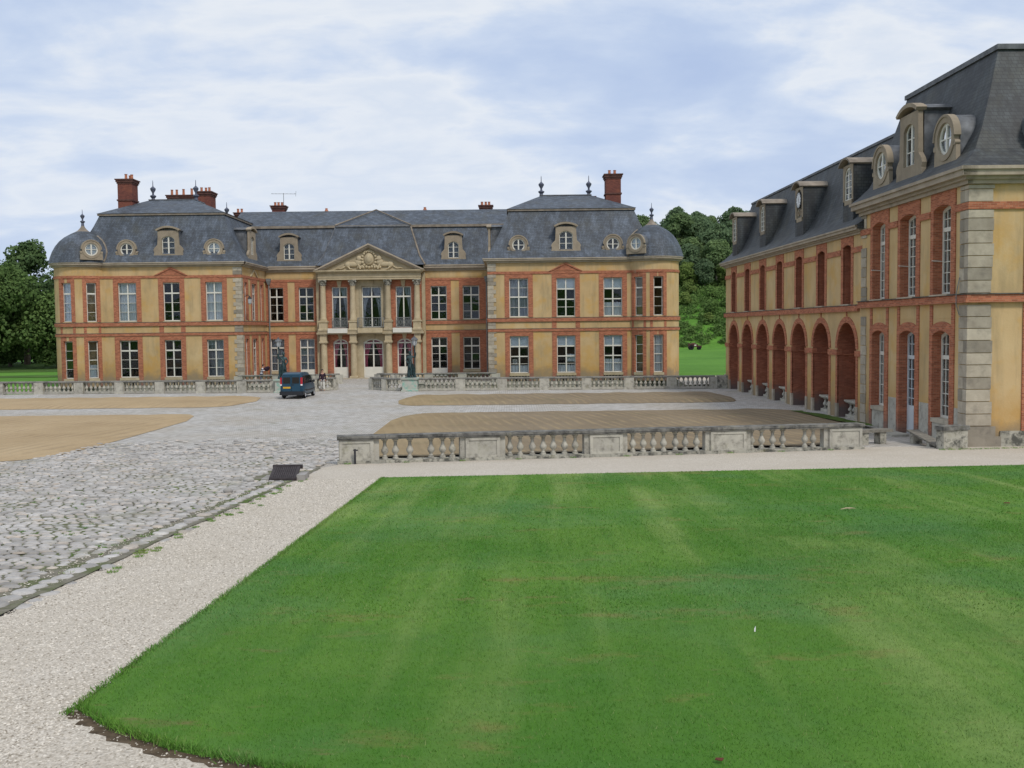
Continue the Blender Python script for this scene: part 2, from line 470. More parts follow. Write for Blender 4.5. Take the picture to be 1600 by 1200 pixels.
    R['soil_bed'] = m.done(c, 0.95, m.bump(w.outputs['Fac'], 0.4, 0.1, m.bump(m.noise(18, 5), 0.5, 0.02)), 0.08)
    R['verge'] = plain('thin_verge_grass', (0.075, 0.115, 0.03), 0.95, 0.05, 0, 0.45, 3)
    R['soil'] = plain('dark_edge_soil', (0.10, 0.075, 0.05), 0.95, 0.05, 0, 0.4, 9)

    def lawn(name, k, tip):
        m = Mat(name)
        K = lambda r, g_, b: (r * k * 1.22, g_ * k * 0.99, b * k)
        a = m.ramp(m.noise(0.35, 5, 0.6), [(0.3, K(0.050, 0.142, 0.018)), (0.7, K(0.078, 0.185, 0.030))])
        # mower lanes: long streaks that wander a little
        ln = m.noise(1.05, 3, 0.5, (1, 0.03, 1), 0.2, m.map((1, 1, 1), None, (0, 0, 0), (0, 0, 0.05)))
        a = m.mix(m.ramp(ln, [(0.45, 0.0), (0.62, 0.75)]), a, K(0.14, 0.235, 0.068))
        a = m.mix(m.ramp(m.noise(3.0, 2, 0.5, (1, 0.02, 1), 0.1, None, 'Fac', (2, 7, 0)), [(0.52, 0.0), (0.66, 0.45)]), a, K(0.042, 0.13, 0.018))
        a = m.mix(m.ramp(m.noise(0.16, 5, 0.6, loc=(3, 1, 0)), [(0.43, 0.0), (0.62, 0.85)]), a, K(0.036, 0.128, 0.014))
        a = m.mix(m.ramp(m.noise(0.55, 6, 0.7, (1, 1.9, 1), loc=(8, 3, 0)), [(0.57, 0.0), (0.70, 0.7)]), a, K(0.135, 0.145, 0.050))
        a = m.mix(m.ramp(m.noise(0.8, 6, 0.7, (1, 2.2, 1), loc=(1, 9, 0)), [(0.63, 0.0), (0.72, 0.55)]), a, K(0.13, 0.11, 0.055))
        a = m.mix(m.ramp(m.noise(0.3, 4, 0.6, loc=(11, 5, 0)), [(0.5, 0.0), (0.7, 0.5)]), a, K(0.062, 0.16, 0.062))
        a = m.mix(m.ramp(m.noise(5.0, 4, 0.6, loc=(1, 5, 0)), [(0.45, 0.0), (0.8, 0.45)]), a, K(0.05, 0.13, 0.03))
        if tip:
            a = m.mix(0.6, a, m.ramp(m.isl, [(0.0, (0.70, 0.72, 0.7)), (0.6, (1.0, 1.0, 1.0)), (1.0, (1.25, 1.2, 1.15))]), 'MULTIPLY')
            a = m.mix(m.ramp(m.isl, [(0.90, 0.0), (0.96, 0.55)]), a, (0.30, 0.29, 0.15))
        return m.done(a, 0.85, m.bump(m.noise(60, 4), 0.6, 0.02), 0.12)
    R['lawn'] = lawn('mown_lawn', 1.3, False)
    R['blade'] = lawn('grass_blade', 1.7, True)

    def leaf(name, a, b, tr_=0.3):
        m = Mat(name)
        oi = m.n.new('ShaderNodeObjectInfo')
        c = m.ramp(m.noise(0.45, 4), [(0.3, a), (0.7, b)])
        c = m.mix(m.ramp(oi.outputs['Random'], [(0.0, 0.0), (1.0, 0.5)]), c, tuple(0.7 * x for x in a))
        c = m.mix(0.55, c, m.ramp(m.isl, [(0.0, (0.7, 0.72, 0.7)), (0.6, (1.0, 1.0, 1.0)), (1.0, (1.4, 1.35, 1.2))]), 'MULTIPLY')
        d = m.n.new('ShaderNodeBsdfDiffuse')
        m.put(d.inputs[0], c)
        t = m.n.new('ShaderNodeBsdfTranslucent')
        m.put(t.inputs[0], c)
        x = m.n.new('ShaderNodeMixShader')
        x.inputs[0].default_value = tr_
        m.l.new(d.outputs[0], x.inputs[1])
        m.l.new(t.outputs[0], x.inputs[2])
        m.l.new(x.outputs[0], m.n['Material Output'].inputs[0])
        return m.m
    R['leaf_dark'] = leaf('dark_leaf', (0.085, 0.138, 0.060), (0.135, 0.205, 0.080))
    R['leaf_mid'] = leaf('mid_leaf', (0.110, 0.178, 0.062), (0.17, 0.255, 0.082))
    R['leaf_olive'] = leaf('olive_leaf', (0.18, 0.25, 0.075), (0.24, 0.32, 0.095), 0.4)
    R['leaf_hill'] = leaf('hazy_dark_leaf', (0.145, 0.215, 0.12), (0.205, 0.29, 0.15), 0.45)  # distance haze put into the leaf colour: paler and bluer than near trees
    R['leaf_hill2'] = leaf('hazy_mid_leaf', (0.175, 0.255, 0.12), (0.245, 0.34, 0.145), 0.45)  # same haze lift in the colour
    R['leaf_bush'] = leaf('bush_leaf', (0.13, 0.215, 0.065), (0.20, 0.31, 0.095), 0.4)
    R['bark'] = plain('grey_bark', (0.09, 0.075, 0.06), 0.95, 0.1, 0, 0.4, 4)
    R['bark_pale'] = plain('pale_bark', (0.26, 0.24, 0.20), 0.95, 0.1, 0, 0.4, 4)
    # vehicle, people
    m = Mat('dark_blue_car_paint')
    R['paint'] = m.done((0.010, 0.052, 0.092), 0.3, None, 0.5)
    R['car_glass'] = plain('dark_car_glass', (0.012, 0.014, 0.017), 0.06, 0.6, 0, 0.05)
    R['black_plastic'] = plain('black_plastic', (0.018, 0.02, 0.024), 0.5, 0.4)
    R['rubber'] = plain('rubber', (0.015, 0.015, 0.016), 0.85, 0.2)
    R['alloy'] = plain('silver_wheel', (0.42, 0.42, 0.42), 0.4, 0.5, 0.4)
    R['red_lens'] = plain('red_tail_lens', (0.45, 0.015, 0.03), 0.2, 0.5)
    R['white_lens'] = plain('clear_lens', (0.75, 0.72, 0.72), 0.25, 0.5)
    R['plate'] = plain('yellow_plate', (0.62, 0.36, 0.03), 0.5, 0.3)
    R['skin'] = plain('skin', (0.42, 0.24, 0.17), 0.6, 0.3)
    R['hair'] = plain('dark_hair', (0.035, 0.022, 0.016), 0.7, 0.3)
    R['jacket'] = plain('dark_plum_jacket', (0.040, 0.025, 0.036), 0.9, 0.1)
    R['trousers'] = plain('pale_trousers', (0.55, 0.53, 0.48), 0.9, 0.1)
    R['jeans'] = plain('slate_blue_jeans', (0.09, 0.11, 0.17), 0.9, 0.1)
    m = Mat('striped_jersey')
    m.uz()
    R['stripe'] = m.done(m.ramp(m.math('FRACT', m.math('MULTIPLY', m.z, 5.0)), [(0.0, (0.66, 0.64, 0.64)), (0.5, (0.66, 0.64, 0.64)), (0.52, (0.10, 0.10, 0.14)), (1.0, (0.10, 0.10, 0.14))], 'CONSTANT'), 0.9, None, 0.1)
    R['lamp_glass'] = plain('milky_lantern_glass', (0.42, 0.44, 0.45), 0.25, 0.5)
    R['rust_red'] = plain('rusty_red_metal', (0.085, 0.030, 0.027), 0.7, 0.3, 0.1, 0.4, 6)
    R['wood'] = plain('weathered_plank', (0.20, 0.185, 0.155), 0.9, 0.15, 0, 0.3, 6)
    R['grate'] = plain('rusty_grate', (0.055, 0.045, 0.045), 0.75, 0.3, 0.2, 0.3, 8)
    R['clock'] = plain('white_enamel', (0.72, 0.73, 0.74), 0.4, 0.4, 0, 0.03)
    R['dead_leaf'] = plain('red_brown_leaf', (0.11, 0.035, 0.022), 0.8, 0.2)
    R['feather'] = plain('white_feather', (0.72, 0.72, 0.70), 0.8, 0.1)
    R['twig'] = plain('pale_twig', (0.45, 0.36, 0.24), 0.9, 0.1)
    return R


MT = make_materials()


# ------------------------------------------------------------------ mesh helpers
def frame(ox, oy, ang=0.0, oz=0.0):
    """local x = to the right of the facade seen from outside, y = into the building; ang turns it about z"""
    c, s = cos(ang), sin(ang)
    return lambda x, y, z: (ox + c * x - s * y, oy + s * x + c * y, oz + z)


def round_frame(cx, cy, r, ang0=0.0):
    def f(x, y, z):
        t = ang0 + x / r
        R = r - y
        return (cx + R * sin(t), cy - R * cos(t), z)
    return f


class MB:
    def __init__(s, F=None):
        s.v, s.f, s.F = [], [], F

    def add(s, vs, fs):
        o = len(s.v)
        F = s.F
        s.v += [F(*p) if F else tuple(p) for p in vs]
        s.f += [[o + i for i in f] for f in fs]

    def box(s, x0, x1, y0, y1, z0, z1, seg=0):
        if seg:
            n = max(1, int(math.ceil((x1 - x0) / seg)))
            vs, fs = [], []
            for i in range(n + 1):
                x = x0 + (x1 - x0) * i / n
                vs += [(x, y0, z0), (x, y1, z0), (x, y1, z1), (x, y0, z1)]
            for i in range(n):
                a = 4 * i
                for j in range(4):
                    k = (j + 1) % 4
                    fs.append((a + j, a + k, a + 4 + k, a + 4 + j))
            fs += [(0, 3, 2, 1), (4 * n, 4 * n + 1, 4 * n + 2, 4 * n + 3)]
            s.add(vs, fs)
            return s
        s.add([(x0, y0, z0), (x1, y0, z0), (x1, y1, z0), (x0, y1, z0), (x0, y0, z1), (x1, y0, z1), (x1, y1, z1), (x0, y1, z1)],
              [(0, 3, 2, 1), (4, 5, 6, 7), (0, 1, 5, 4), (1, 2, 6, 5), (2, 3, 7, 6), (3, 0, 4, 7)])
        return s

    def prism(s, pts, y0, y1):
        n = len(pts)
        vs = [(x, y0, z) for x, z in pts] + [(x, y1, z) for x, z in pts]
        fs = [tuple(range(n)), tuple(range(2 * n - 1, n - 1, -1))]
        fs += [(i, i + n, (i + 1) % n + n, (i + 1) % n) for i in range(n)]
        s.add(vs, fs)
        return s

    def ring(s, xc, zc, ri, ro, y0, y1, a0=0.0, a1=2 * pi, n=20, kz=1.0):
        vs, fs = [], []
        for i in range(n + 1):
            a = a0 + (a1 - a0) * i / n
            ca, sa = cos(a), sin(a)
            vs += [(xc + ri * ca, y0, zc + ri * sa * kz), (xc + ro * ca, y0, zc + ro * sa * kz),
                   (xc + ro * ca, y1, zc + ro * sa * kz), (xc + ri * ca, y1, zc + ri * sa * kz)]
        for i in range(n):
            a = 4 * i
            for j in range(4):
                k = (j + 1) % 4
                fs.append((a + j, a + k, a + 4 + k, a + 4 + j))
        s.add(vs, fs)
        return s

    def lathe(s, c, prof, n=12, axis='z', half=False):
        vs, fs = [], []
        for r, h in prof:
            for i in range(n):
                a = 2 * pi * i / n
                vs.append((c[0] + r * cos(a), c[1] + r * sin(a), c[2] + h) if axis == 'z' else (c[0] + r * cos(a), c[1] + h, c[2] + r * sin(a)))
        for k in range(len(prof) - 1):
            for i in range(n):
                j = (i + 1) % n
                fs.append((k * n + i, k * n + j, k * n + n + j, k * n + n + i))
        fs.append(tuple(range(n - 1, -1, -1)))
        o = (len(prof) - 1) * n
        fs.append(tuple(range(o, o + n)))
        s.add(vs, fs)
        return s

    def sqlathe(s, cx, cy, z0, prof, kx=1.0, ky=1.0):
        """square-section turning: profile of half-widths"""
        vs, fs = [], []
        for r, h in prof:
            vs += [(cx - r * kx, cy - r * ky, z0 + h), (cx + r * kx, cy - r * ky, z0 + h), (cx + r * kx, cy + r * ky, z0 + h), (cx - r * kx, cy + r * ky, z0 + h)]
        for k in range(len(prof) - 1):
            for i in range(4):
                j = (i + 1) % 4
                fs.append((4 * k + i, 4 * k + j, 4 * k + 4 + j, 4 * k + 4 + i))
        fs += [(3, 2, 1, 0), tuple(range(4 * len(prof) - 4, 4 * len(prof)))]
        s.add(vs, fs)
        return s

    def tube(s, pts, r, n=6):
        pts = [Vector(p) for p in pts]
        rs = r if isinstance(r, (list, tuple)) else [r] * len(pts)
        vs, fs = [], []
        for i, p in enumerate(pts):
            t = (pts[min(i + 1, len(pts) - 1)] - pts[max(i - 1, 0)]).normalized()
            a = t.orthogonal().normalized() if i == 0 else (a - t * a.dot(t)).normalized()
            b = t.cross(a)
            for k in range(n):
                q = p + (a * cos(2 * pi * k / n) + b * sin(2 * pi * k / n)) * rs[i]
                vs.append(tuple(q))
        for i in range(len(pts) - 1):
            for k in range(n):
                j = (k + 1) % n
                fs.append((i * n + k, i * n + j, i * n + n + j, i * n + n + k))
        fs.append(tuple(range(n - 1, -1, -1)))
        o = (len(pts) - 1) * n
        fs.append(tuple(range(o, o + n)))
        s.add(vs, fs)
        return s

    def ell(s, c, rx, ry, rz, nu=10, nv=7):
        prof = [(sin(pi * i / nv), -cos(pi * i / nv)) for i in range(nv + 1)]
        vs, fs = [], []
        for r, h in prof:
            for i in range(nu):
                a = 2 * pi * i / nu
                vs.append((c[0] + rx * r * cos(a), c[1] + ry * r * sin(a), c[2] + rz * h))
        for k in range(nv):
            for i in range(nu):
                j = (i + 1) % nu
                fs.append((k * nu + i, k * nu + j, k * nu + nu + j, k * nu + nu + i))
        s.add(vs, fs)
        return s

    def quad(s, a, b, c, d):
        s.add([a, b, c, d], [(0, 1, 2, 3)])
        return s

    def poly(s, pts):
        s.add(pts, [tuple(range(len(pts)))])
        return s

    def mesh(s, name, mat, off=(0, 0, 0), smooth=None):
        me = bpy.data.meshes.new(name)
        v = s.v if off == (0, 0, 0) else [(p[0] - off[0], p[1] - off[1], p[2] - off[2]) for p in s.v]
        me.from_pydata(v, [], s.f)
        if mat is not None:
            me.materials.append(mat)
        if smooth:
            me.polygons.foreach_set('use_smooth', [True] * len(me.polygons))
            me.update()
            me.set_sharp_from_angle(angle=radians(smooth))
        me.update()
        return me

    def build(s, name, mat, parent=None, smooth=None, kind=None):
        off = (0, 0, 0)
        p = parent
        while p is not None:
            off = tuple(a + b for a, b in zip(off, p.location))
            p = p.parent
        o = bpy.data.objects.new(name, s.mesh(name, MT[mat] if isinstance(mat, str) else mat, off, smooth))
        COL.objects.link(o)
        o.parent = parent
        if kind:
            o['kind'] = kind
        return o


def thing(name, label, cat, loc=(0, 0, 0), group=None):
    o = bpy.data.objects.new(name, None)
    o.empty_display_size = 0.3
    COL.objects.link(o)
    o.location = loc
    o['label'] = label
    o['category'] = cat
    if group:
        o['group'] = group
    return o


def tag(o, label, cat, group=None, kind=None):
    o['label'] = label
    o['category'] = cat
    if group:
        o['group'] = group
    if kind:
        o['kind'] = kind
    return o


def inst(name, me, parent, loc, rotz=0.0, scale=(1, 1, 1)):
    """an object sharing mesh data, placed in world metres under a parent that is not rotated"""
    o = bpy.data.objects.new(name, me)
    COL.objects.link(o)
    off = (0, 0, 0)
    p = parent
    while p is not None:
        off = tuple(a + b for a, b in zip(off, p.location))
        p = p.parent
    o.parent = parent
    o.location = tuple(a - b for a, b in zip(loc, off))
    o.rotation_euler = (0, 0, rotz)
    o.scale = scale
    return o


# ------------------------------------------------------------------ facade helpers
_pane = MB().box(-0.5, 0.5, -0.5, 0.5, 0, 1).mesh('pane', MT['glass'])


def fang(F):
    a, b = F(0, 0, 0), F(1e-3, 0, 0)
    return math.atan2(b[1] - a[1], b[0] - a[0])


def pane(F, par, x0, x1, z0, z1, y):
    xc = (x0 + x1) / 2
    a, b = F(xc - 1e-3, y, z0), F(xc + 1e-3, y, z0)
    o = inst('pane', _pane, par, F(xc, y, z0), math.atan2(b[1] - a[1], b[0] - a[0]), (x1 - x0, 0.012, z1 - z0))
    o.rotation_euler = (random.gauss(0, 0.012), 0, o.rotation_euler.z + random.gauss(0, 0.015))   # old glass never lies quite true
    return o


def wall(mb, x0, x1, z0, z1, ops, y=0.0, seg=None):
    """front sheet of a wall with holes; ops are (xa, xb, za, zb, rise)"""
    xs = {x0, x1}
    zs = {z0, z1}
    for o in ops:
        xs |= {o[0], o[1]}
        zs |= {o[2], o[3]}
    if seg:
        n = int((x1 - x0) / seg) + 1
        xs |= {x0 + (x1 - x0) * i / n for i in range(1, n)}
    xs = sorted(x for x in xs if x0 - 1e-6 <= x <= x1 + 1e-6)
    zs = sorted(z for z in zs if z0 - 1e-6 <= z <= z1 + 1e-6)
    for i in range(len(xs) - 1):
        for j in range(len(zs) - 1):
            cx, cz = (xs[i] + xs[i + 1]) / 2, (zs[j] + zs[j + 1]) / 2
            if xs[i + 1] - xs[i] < 1e-5 or any(o[0] < cx < o[1] and o[2] < cz < o[3] for o in ops):
                continue
            mb.quad((xs[i], y, zs[j]), (xs[i + 1], y, zs[j]), (xs[i + 1], y, zs[j + 1]), (xs[i], y, zs[j + 1]))
    for o in ops:
        if len(o) > 4 and o[4]:
            arc = arc_pts(o[0], o[1], o[3], o[4])
            h = len(arc) // 2
            mb.poly([(o[0], y, o[3])] + [(x, y, z) for x, z in arc[:h + 1]])
            mb.poly([(o[1], y, o[3])] + [(x, y, z) for x, z in arc[::-1][:h + 1]])


def arc_pts(x0, x1, ztop, rise, n=14):
    """arc from (x0, ztop-rise) over the crown to (x1, ztop-rise)"""
    w = (x1 - x0) / 2
    R = (w * w + rise * rise) / (2 * rise)
    zc = ztop - R
    xm = (x0 + x1) / 2
    a = math.asin(min(1, w / R))
    if rise > w:
        a = pi - a
    return [(xm + R * sin(-a + 2 * a * i / n), zc + R * cos(-a + 2 * a * i / n)) for i in range(n + 1)]


def arch_block(mb, x0, x1, ztop, rise, X0, X1, Z1, y0, y1):
    """masonry above an arched opening filling out to a rectangle X0..X1, up to Z1"""
    arc = arc_pts(x0, x1, ztop, rise)
    zs = ztop - rise
    pts = [(X0, zs)] + arc + [(X1, zs), (X1, Z1), (X0, Z1)]
    vs = [(x, y0, z) for x, z in pts] + [(x, y1, z) for x, z in pts]
    n = len(pts)
    # front face split along the crown so that it stays well-formed
    h = 1 + len(arc) // 2
    xm, zm = arc[len(arc) // 2]
    vs += [(xm, y0, Z1)]
    L = list(range(0, h + 1)) + [2 * n, n - 1]
    Rr = list(range(h, n - 1)) + [2 * n]
    fs = [tuple(L), tuple(Rr)] + [(i, i + n, (i + 1) % n + n, (i + 1) % n) for i in range(n)]
    mb.add(vs, fs)


BARS = [(0.725, 0.13), (0.48, 0.035), (0.245, 0.035)]


def window(F, th, x0, x1, z0, z1, y=0.16, bars=BARS, cols=2, cover=None, name='window', fw=0.075, mull=0.11, panel=0.0, arch=0.0, mat='white', d=0.07, thinv=0, flat=False):
    """white timber window: one frame mesh with its bars, a pane object per light, curtains behind"""
    mb = MB(F)
    w, h = x1 - x0, z1 - z0
    zt = z1 - arch * 0.0
    mb.box(x0, x0 + fw, y, y + d, z0, zt)
    mb.box(x1 - fw, x1, y, y + d, z0, zt)
    mb.box(x0 + fw, x1 - fw, y + 0.003, y + d, z0, z0 + fw + panel)
    if arch:
        arch_block(mb, x0 + fw, x1 - fw, z1 - fw, arch, x0 + 0.002, x1 - 0.002, z1 - 0.002, y + 0.002, y + d - 0.004)
    else:
        mb.box(x0 + fw, x1 - fw, y + 0.003, y + d, z1 - fw, z1)
    if panel:
        for i in range(2):
            a = x0 + fw + 0.1 + i * (w / 2 - fw)
            mb.box(a, a + w / 2 - fw - 0.22, y - 0.012, y + 0.01, z0 + 0.14, z0 + panel - 0.02)
    xm = (x0 + x1) / 2
    vcuts = []
    if cols >= 2:
        mb.box(xm - mull / 2, xm + mull / 2, y - 0.004, y + d - 0.003, z0 + fw + panel, z1 - fw * 0.6)
        vcuts.append((xm - mull / 2, xm + mull / 2))
    if thinv:                                       # slender extra uprights in each casement
        for s in (-1, 1):
            xx = xm + s * (w / 4 + mull / 8 - fw / 4)
            mb.box(xx - 0.016, xx + 0.016, y + 0.006, y + d - 0.012, z0 + fw + panel, z1 - fw * 0.6)
            vcuts.append((xx - 0.016, xx + 0.016))
    vcuts.sort()
    hc = []
    for fr, t in bars:
        zz = z0 + panel + (h - panel) * fr
        mb.box(x0 + fw, x1 - fw, y - (0.02 if t > 0.08 else -0.008), y + d - 0.006, zz - t / 2, zz + t / 2)
        hc.append((zz - t / 2, zz + t / 2))
    hc.sort()
    fo = mb.build(name, mat, th)
    wo = fo
    if flat:                                        # already inside a part: lights hang one level up
        fo = th
    xsg = []
    a = x0 + fw
    for c in vcuts:
        xsg.append((a, c[0]))
        a = c[1]
    xsg.append((a, x1 - fw))
    zsg = []
    a = z0 + fw + panel
    for c in hc:
        zsg.append((a, c[0]))
        a = c[1]
    zsg.append((a, z1 - fw))
    for xa, xb in xsg:
        for za, zb in zsg:
            pane(F, fo, xa - 0.006, xb + 0.006, za - 0.006, zb + 0.006, y + d * 0.6)
    if cover:
        curtain(F, fo, x0, x1, z0 + panel, z1, y + d + 0.075, cover)
    return wo


def cloth(F, par, x0, x1, z0, z1, y, mat, wave=0.035, n=None, taper=0.0, side=0):
    """a hanging cloth with folds; taper draws its lower part aside"""
    n = n or max(8, int((x1 - x0) / 0.05))
    rows = 7
    vs, fs = [], []
    for r in range(rows + 1):
        t = r / rows
        k = 1 - taper * sin(min(1, t * 1.25) * pi / 2) if taper else 1
        for i in range(n + 1):
            u = i / n
            x = (x0 + (x1 - x0) * u * k) if side <= 0 else (x1 - (x1 - x0) * (1 - u) * k)
            vs.append((x, y + wave * sin(u * n * 0.9), z1 - (z1 - z0) * t))
    for r in range(rows):
        for i in range(n):
            a = r * (n + 1) + i
            fs.append((a, a + 1, a + n + 2, a + n + 1))
    m = MB(F)
    m.add(vs, fs)
    return m.build('curtain', mat, par, 60)


def curtain(F, fo, x0, x1, z0, z1, y, cover):
    h = z1 - z0
    for c in cover.split('+'):
        if c == 'full':
            cloth(F, fo, x0, x1, z0, z1, y, 'curtain')
        elif c == 'net':
            cloth(F, fo, x0, x1, z0, z1, y, 'net')
        elif c == 'top':
            MB(F).box(x0, x1, y - 0.055, y - 0.048, z1 - h * 0.27, z1).build('roller_blind', 'blind', fo)
        elif c == 'low':
            cloth(F, fo, x0, x1, z0, z0 + h * 0.36, y, 'curtain')
        elif c == 'lowshort':
            cloth(F, fo, x0, x1, z0, z0 + h * 0.21, y, 'curtain')
        elif c == 'sides':
            for s in (-1, 1):
                xa, xb = (x0, (x0 + x1) / 2) if s < 0 else ((x0 + x1) / 2, x1)
                cloth(F, fo, xa, xb, z0, z1, y, 'net', taper=0.72, side=s)
        elif c == 'left':
            cloth(F, fo, x0, (x0 + x1) / 2, z0, z1, y, 'curtain')
        elif c == 'right':
            cloth(F, fo, (x0 + x1) / 2, x1, z0 + h * .3, z0 + h * 0.5, y, 'curtain')
        elif c == 'red':
            for s in (-1, 1):
                xa, xb = (x0, (x0 + x1) / 2) if s < 0 else ((x0 + x1) / 2, x1)
                cloth(F, fo, xa, xb, z0, z1 - 0.05, y, 'red', taper=0.62, side=s)


def surround(F, th, xo0, xo1, x0, x1, z0, z1, ztop, mat='brick', proud=0.035, deep=0.24, name='brick_surround', zlo=None):
    """brick jambs and lintel round an opening x0..x1, their inner faces make the reveal"""
    mb = MB(F)
    zl = z0 if zlo is None else zlo
    mb.box(xo0, x0, -proud, deep, zl, ztop)
    mb.box(x1, xo1, -proud, deep, zl, ztop)
    mb.box(x0, x1, -proud - 0.002, deep - 0.002, z1, ztop - 0.003)
    return mb.build(name, mat, th)


def vent(F, th, x0, x1, z0=0.0, z1=0.5):
    mb = MB(F)
    mb.quad((x0, 0.22, z0), (x1, 0.22, z0), (x1, 0.22, z1), (x0, 0.22, z1))
    o = mb.build('basement_vent', 'interior', th)
    b = MB(F)
    n = 6
    for i in range(n):
        x = x0 + (x1 - x0) * (i + 0.5) / n
        b.box(x - 0.05, x + 0.05, 0.02, 0.1, z0, z1)
    b.build('vent_bar', 'limestone', o)
    return o


def course(F, th, x0, x1, z0, z1, proud, mat='brick', name='string_course', seg=0, ledge=True):
    MB(F).box(x0, x1, -proud, 0.02, z0, z1, seg).build(name, mat, th)
    if ledge:
        MB(F).box(x0, x1, -proud - 0.012, 0.02, z1, z1 + 0.045, seg).build('ledge_top', 'weather', th)


def cornice(F, th, x0, x1, z0, z1, proud, mat='cornice', seg=0, mitre0=0.0, mitre1=0.0):
    """stepped stone cornice; mitre lengthens the upper members round a corner"""
    mb = MB(F)
    steps = [(0.0, 0.25, 0.28), (0.25, 0.45, 0.5), (0.45, 0.8, 0.85), (0.8, 1.0, 1.0)]
    for a, b, p in steps:
        mb.box(x0 - mitre0 * p * proud, x1 + mitre1 * p * proud, -proud * p, 0.05, z0 + (z1 - z0) * a, z0 + (z1 - z0) * b, seg)
    return mb.build('cornice', mat, th)


def arc_window_glass(F, par, pts, y):
    m = MB(F)
    m.prism(pts, y, y + 0.012)
    return m.build('pane', 'glass', par)


def stone_dormer(F, th, xc, z0, w, ww, wz0, wz1, ztop, y=0.25, back=2.2, cover=None, name='stone_dormer', mat='dormer', arch=0.28):
    """stone dormer with scrolled shoulders, arched light and a segmental hood; lead roof running back into the slates"""
    h = ww / 2
    sh = wz1 - 0.25
    mb = MB(F)
    out = [(xc - w / 2, z0), (xc - w / 2 + 0.02, z0 + 0.25), (xc - w / 2 + 0.08, z0 + 0.6), (xc - w / 2 + 0.02, z0 + 0.8), (xc - w / 2 + 0.12, z0 + 1.0), (xc - w * 0.36, z0 + 1.25), (xc - w * 0.34, sh + 0.2), (xc - w * 0.34, ztop - 0.42)]
    # left and right stone cheeks (front leaves), the lintel closes them
    for s in (-1, 1):
        pts = [(xc + s * (x - xc), z) for x, z in out]
        pts += [(xc - s * h, ztop - 0.42), (xc - s * h, z0)]
        mb.prism(pts, y, y + 0.2)
    arch_block(mb, xc - h, xc + h, wz1, arch, xc - h, xc + h, ztop - 0.42, y, y + 0.2)
    mb.box(xc - h, xc + h, y, y + 0.2, z0, wz0)
    dm = mb.build(name, mat, th)
    # segmental hood
    hb = MB(F)
    hw = w * 0.36 + 0.12
    hb_pts = arc_pts(xc - hw, xc + hw, ztop, 0.34, 10)
    low = arc_pts(xc - hw + 0.1, xc + hw - 0.1, ztop - 0.17, 0.28, 10)
    hb.prism(hb_pts + low[::-1], y - 0.14, y + 0.3)
    hb.build('hood', mat, dm)
    rb = MB(F)
    rb.prism(arc_pts(xc - hw + 0.1, xc + hw - 0.1, ztop - 0.05, 0.30, 10) + [(xc + w * 0.30, ztop - 0.45), (xc + w * 0.30, z0 + 0.1), (xc - w * 0.30, z0 + 0.1), (xc - w * 0.30, ztop - 0.45)], y + 0.30, y + back)
    MB(F).box(xc - h, xc + h, y + 0.335, y + 0.34, wz0, wz1).build('dormer_dark', 'interior', dm)
    rb.build('dormer_roof', 'lead', dm)
    window(F, dm, xc - h, xc + h, wz0, wz1, y + 0.13, [(0.66, 0.04), (0.34, 0.04)], 2, cover, 'dormer_window', 0.06, 0.13, 0, arch, d=0.06, flat=True)
    return dm


def oculus_dormer(F, th, xc, z0, w, zc, r, y=0.3, back=1.8, cover=None, mat='dormer', lead='lead'):
    """round stone eye window in a low stone surround"""
    mb = MB(F)
    ro = w / 2
    n = 20
    # face: ring plus the fill between ring and square base
    mb.ring(xc, zc, r, r + 0.23, y - 0.04, y + 0.18, 0, 2 * pi, 24)
    for s in (-1, 1):
        pts = [(xc, z0), (xc + s * ro, z0), (xc + s * ro * 0.98, zc - r * 0.6)] + [(xc + s * (r + 0.12) * cos(a), zc + (r + 0.12) * sin(a)) for a in [-0.35 - (pi / 2 - 0.35) * k / 6 for k in range(7)]]
        mb.prism(pts, y, y + 0.17)
        mb.ring(xc + s * ro * 0.9, zc - r * 0.45, 0.001, 0.11, y - 0.04, y + 0.16, 0, 2 * pi, 10)
    dm = mb.build('oculus_dormer', mat, th, 40)
    MB(F).ring(xc, zc, r + 0.22, r + 0.32, y - 0.08, y + 0.2, 0.0, pi, 16).build('hood', mat, dm, 40)
    rb = MB(F)
    pts = [(xc + (r + 0.29) * cos(a), zc + (r + 0.29) * sin(a)) for a in [pi * k / 12 for k in range(13)]] + [(xc - ro * 0.85, z0 + 0.15), (xc + ro * 0.85, z0 + 0.15)]
    rb.prism(pts, y + 0.19, y + back)
    rb.build('dormer_roof', lead, dm, 40)
    wf = MB(F)
    wf.ring(xc, zc, r - 0.10, r + 0.005, y + 0.06, y + 0.12, 0, 2 * pi, 24)
    wf.box(xc - 0.06, xc + 0.06, y + 0.055, y + 0.115, zc - r + 0.05, zc + r - 0.05)
    wf.box(xc - r + 0.05, xc + r - 0.05, y + 0.065, y + 0.110, zc - 0.025, zc + 0.025)
    wo = wf.build('round_window', 'white', dm)
    for sx in (-1, 1):
        for sz in (-1, 1):
            pts = [(xc + sx * 0.05, zc + sz * 0.02)] + [(xc + sx * (0.05 + (r - 0.14) * cos(a)), zc + sz * (0.02 + (r - 0.10) * sin(a))) for a in [pi / 2 * k / 6 for k in range(7)]]
            # panes sit one level up beside the sash so the tree stays three deep
            mbp = MB(F)
            mbp.prism(pts, y + 0.10, y + 0.108)
            mbp.build('pane', 'glass', dm)
    bm = MB(F)
    bm.ring(xc, zc, 0.001, r + 0.01, y + 0.16, y + 0.175, 0, 2 * pi, 20)
    bm.build('dormer_dark', 'curtain' if cover == 'full' else 'interior', dm)
    if cover == 'left':
        MB(F).prism([(xc, zc - r)] + [(xc - r * sin(a), zc - r * cos(a)) for a in [pi * k / 10 for k in range(11)]], y + 0.2, y + 0.21).build('curtain', 'curtain', dm)
    return dm


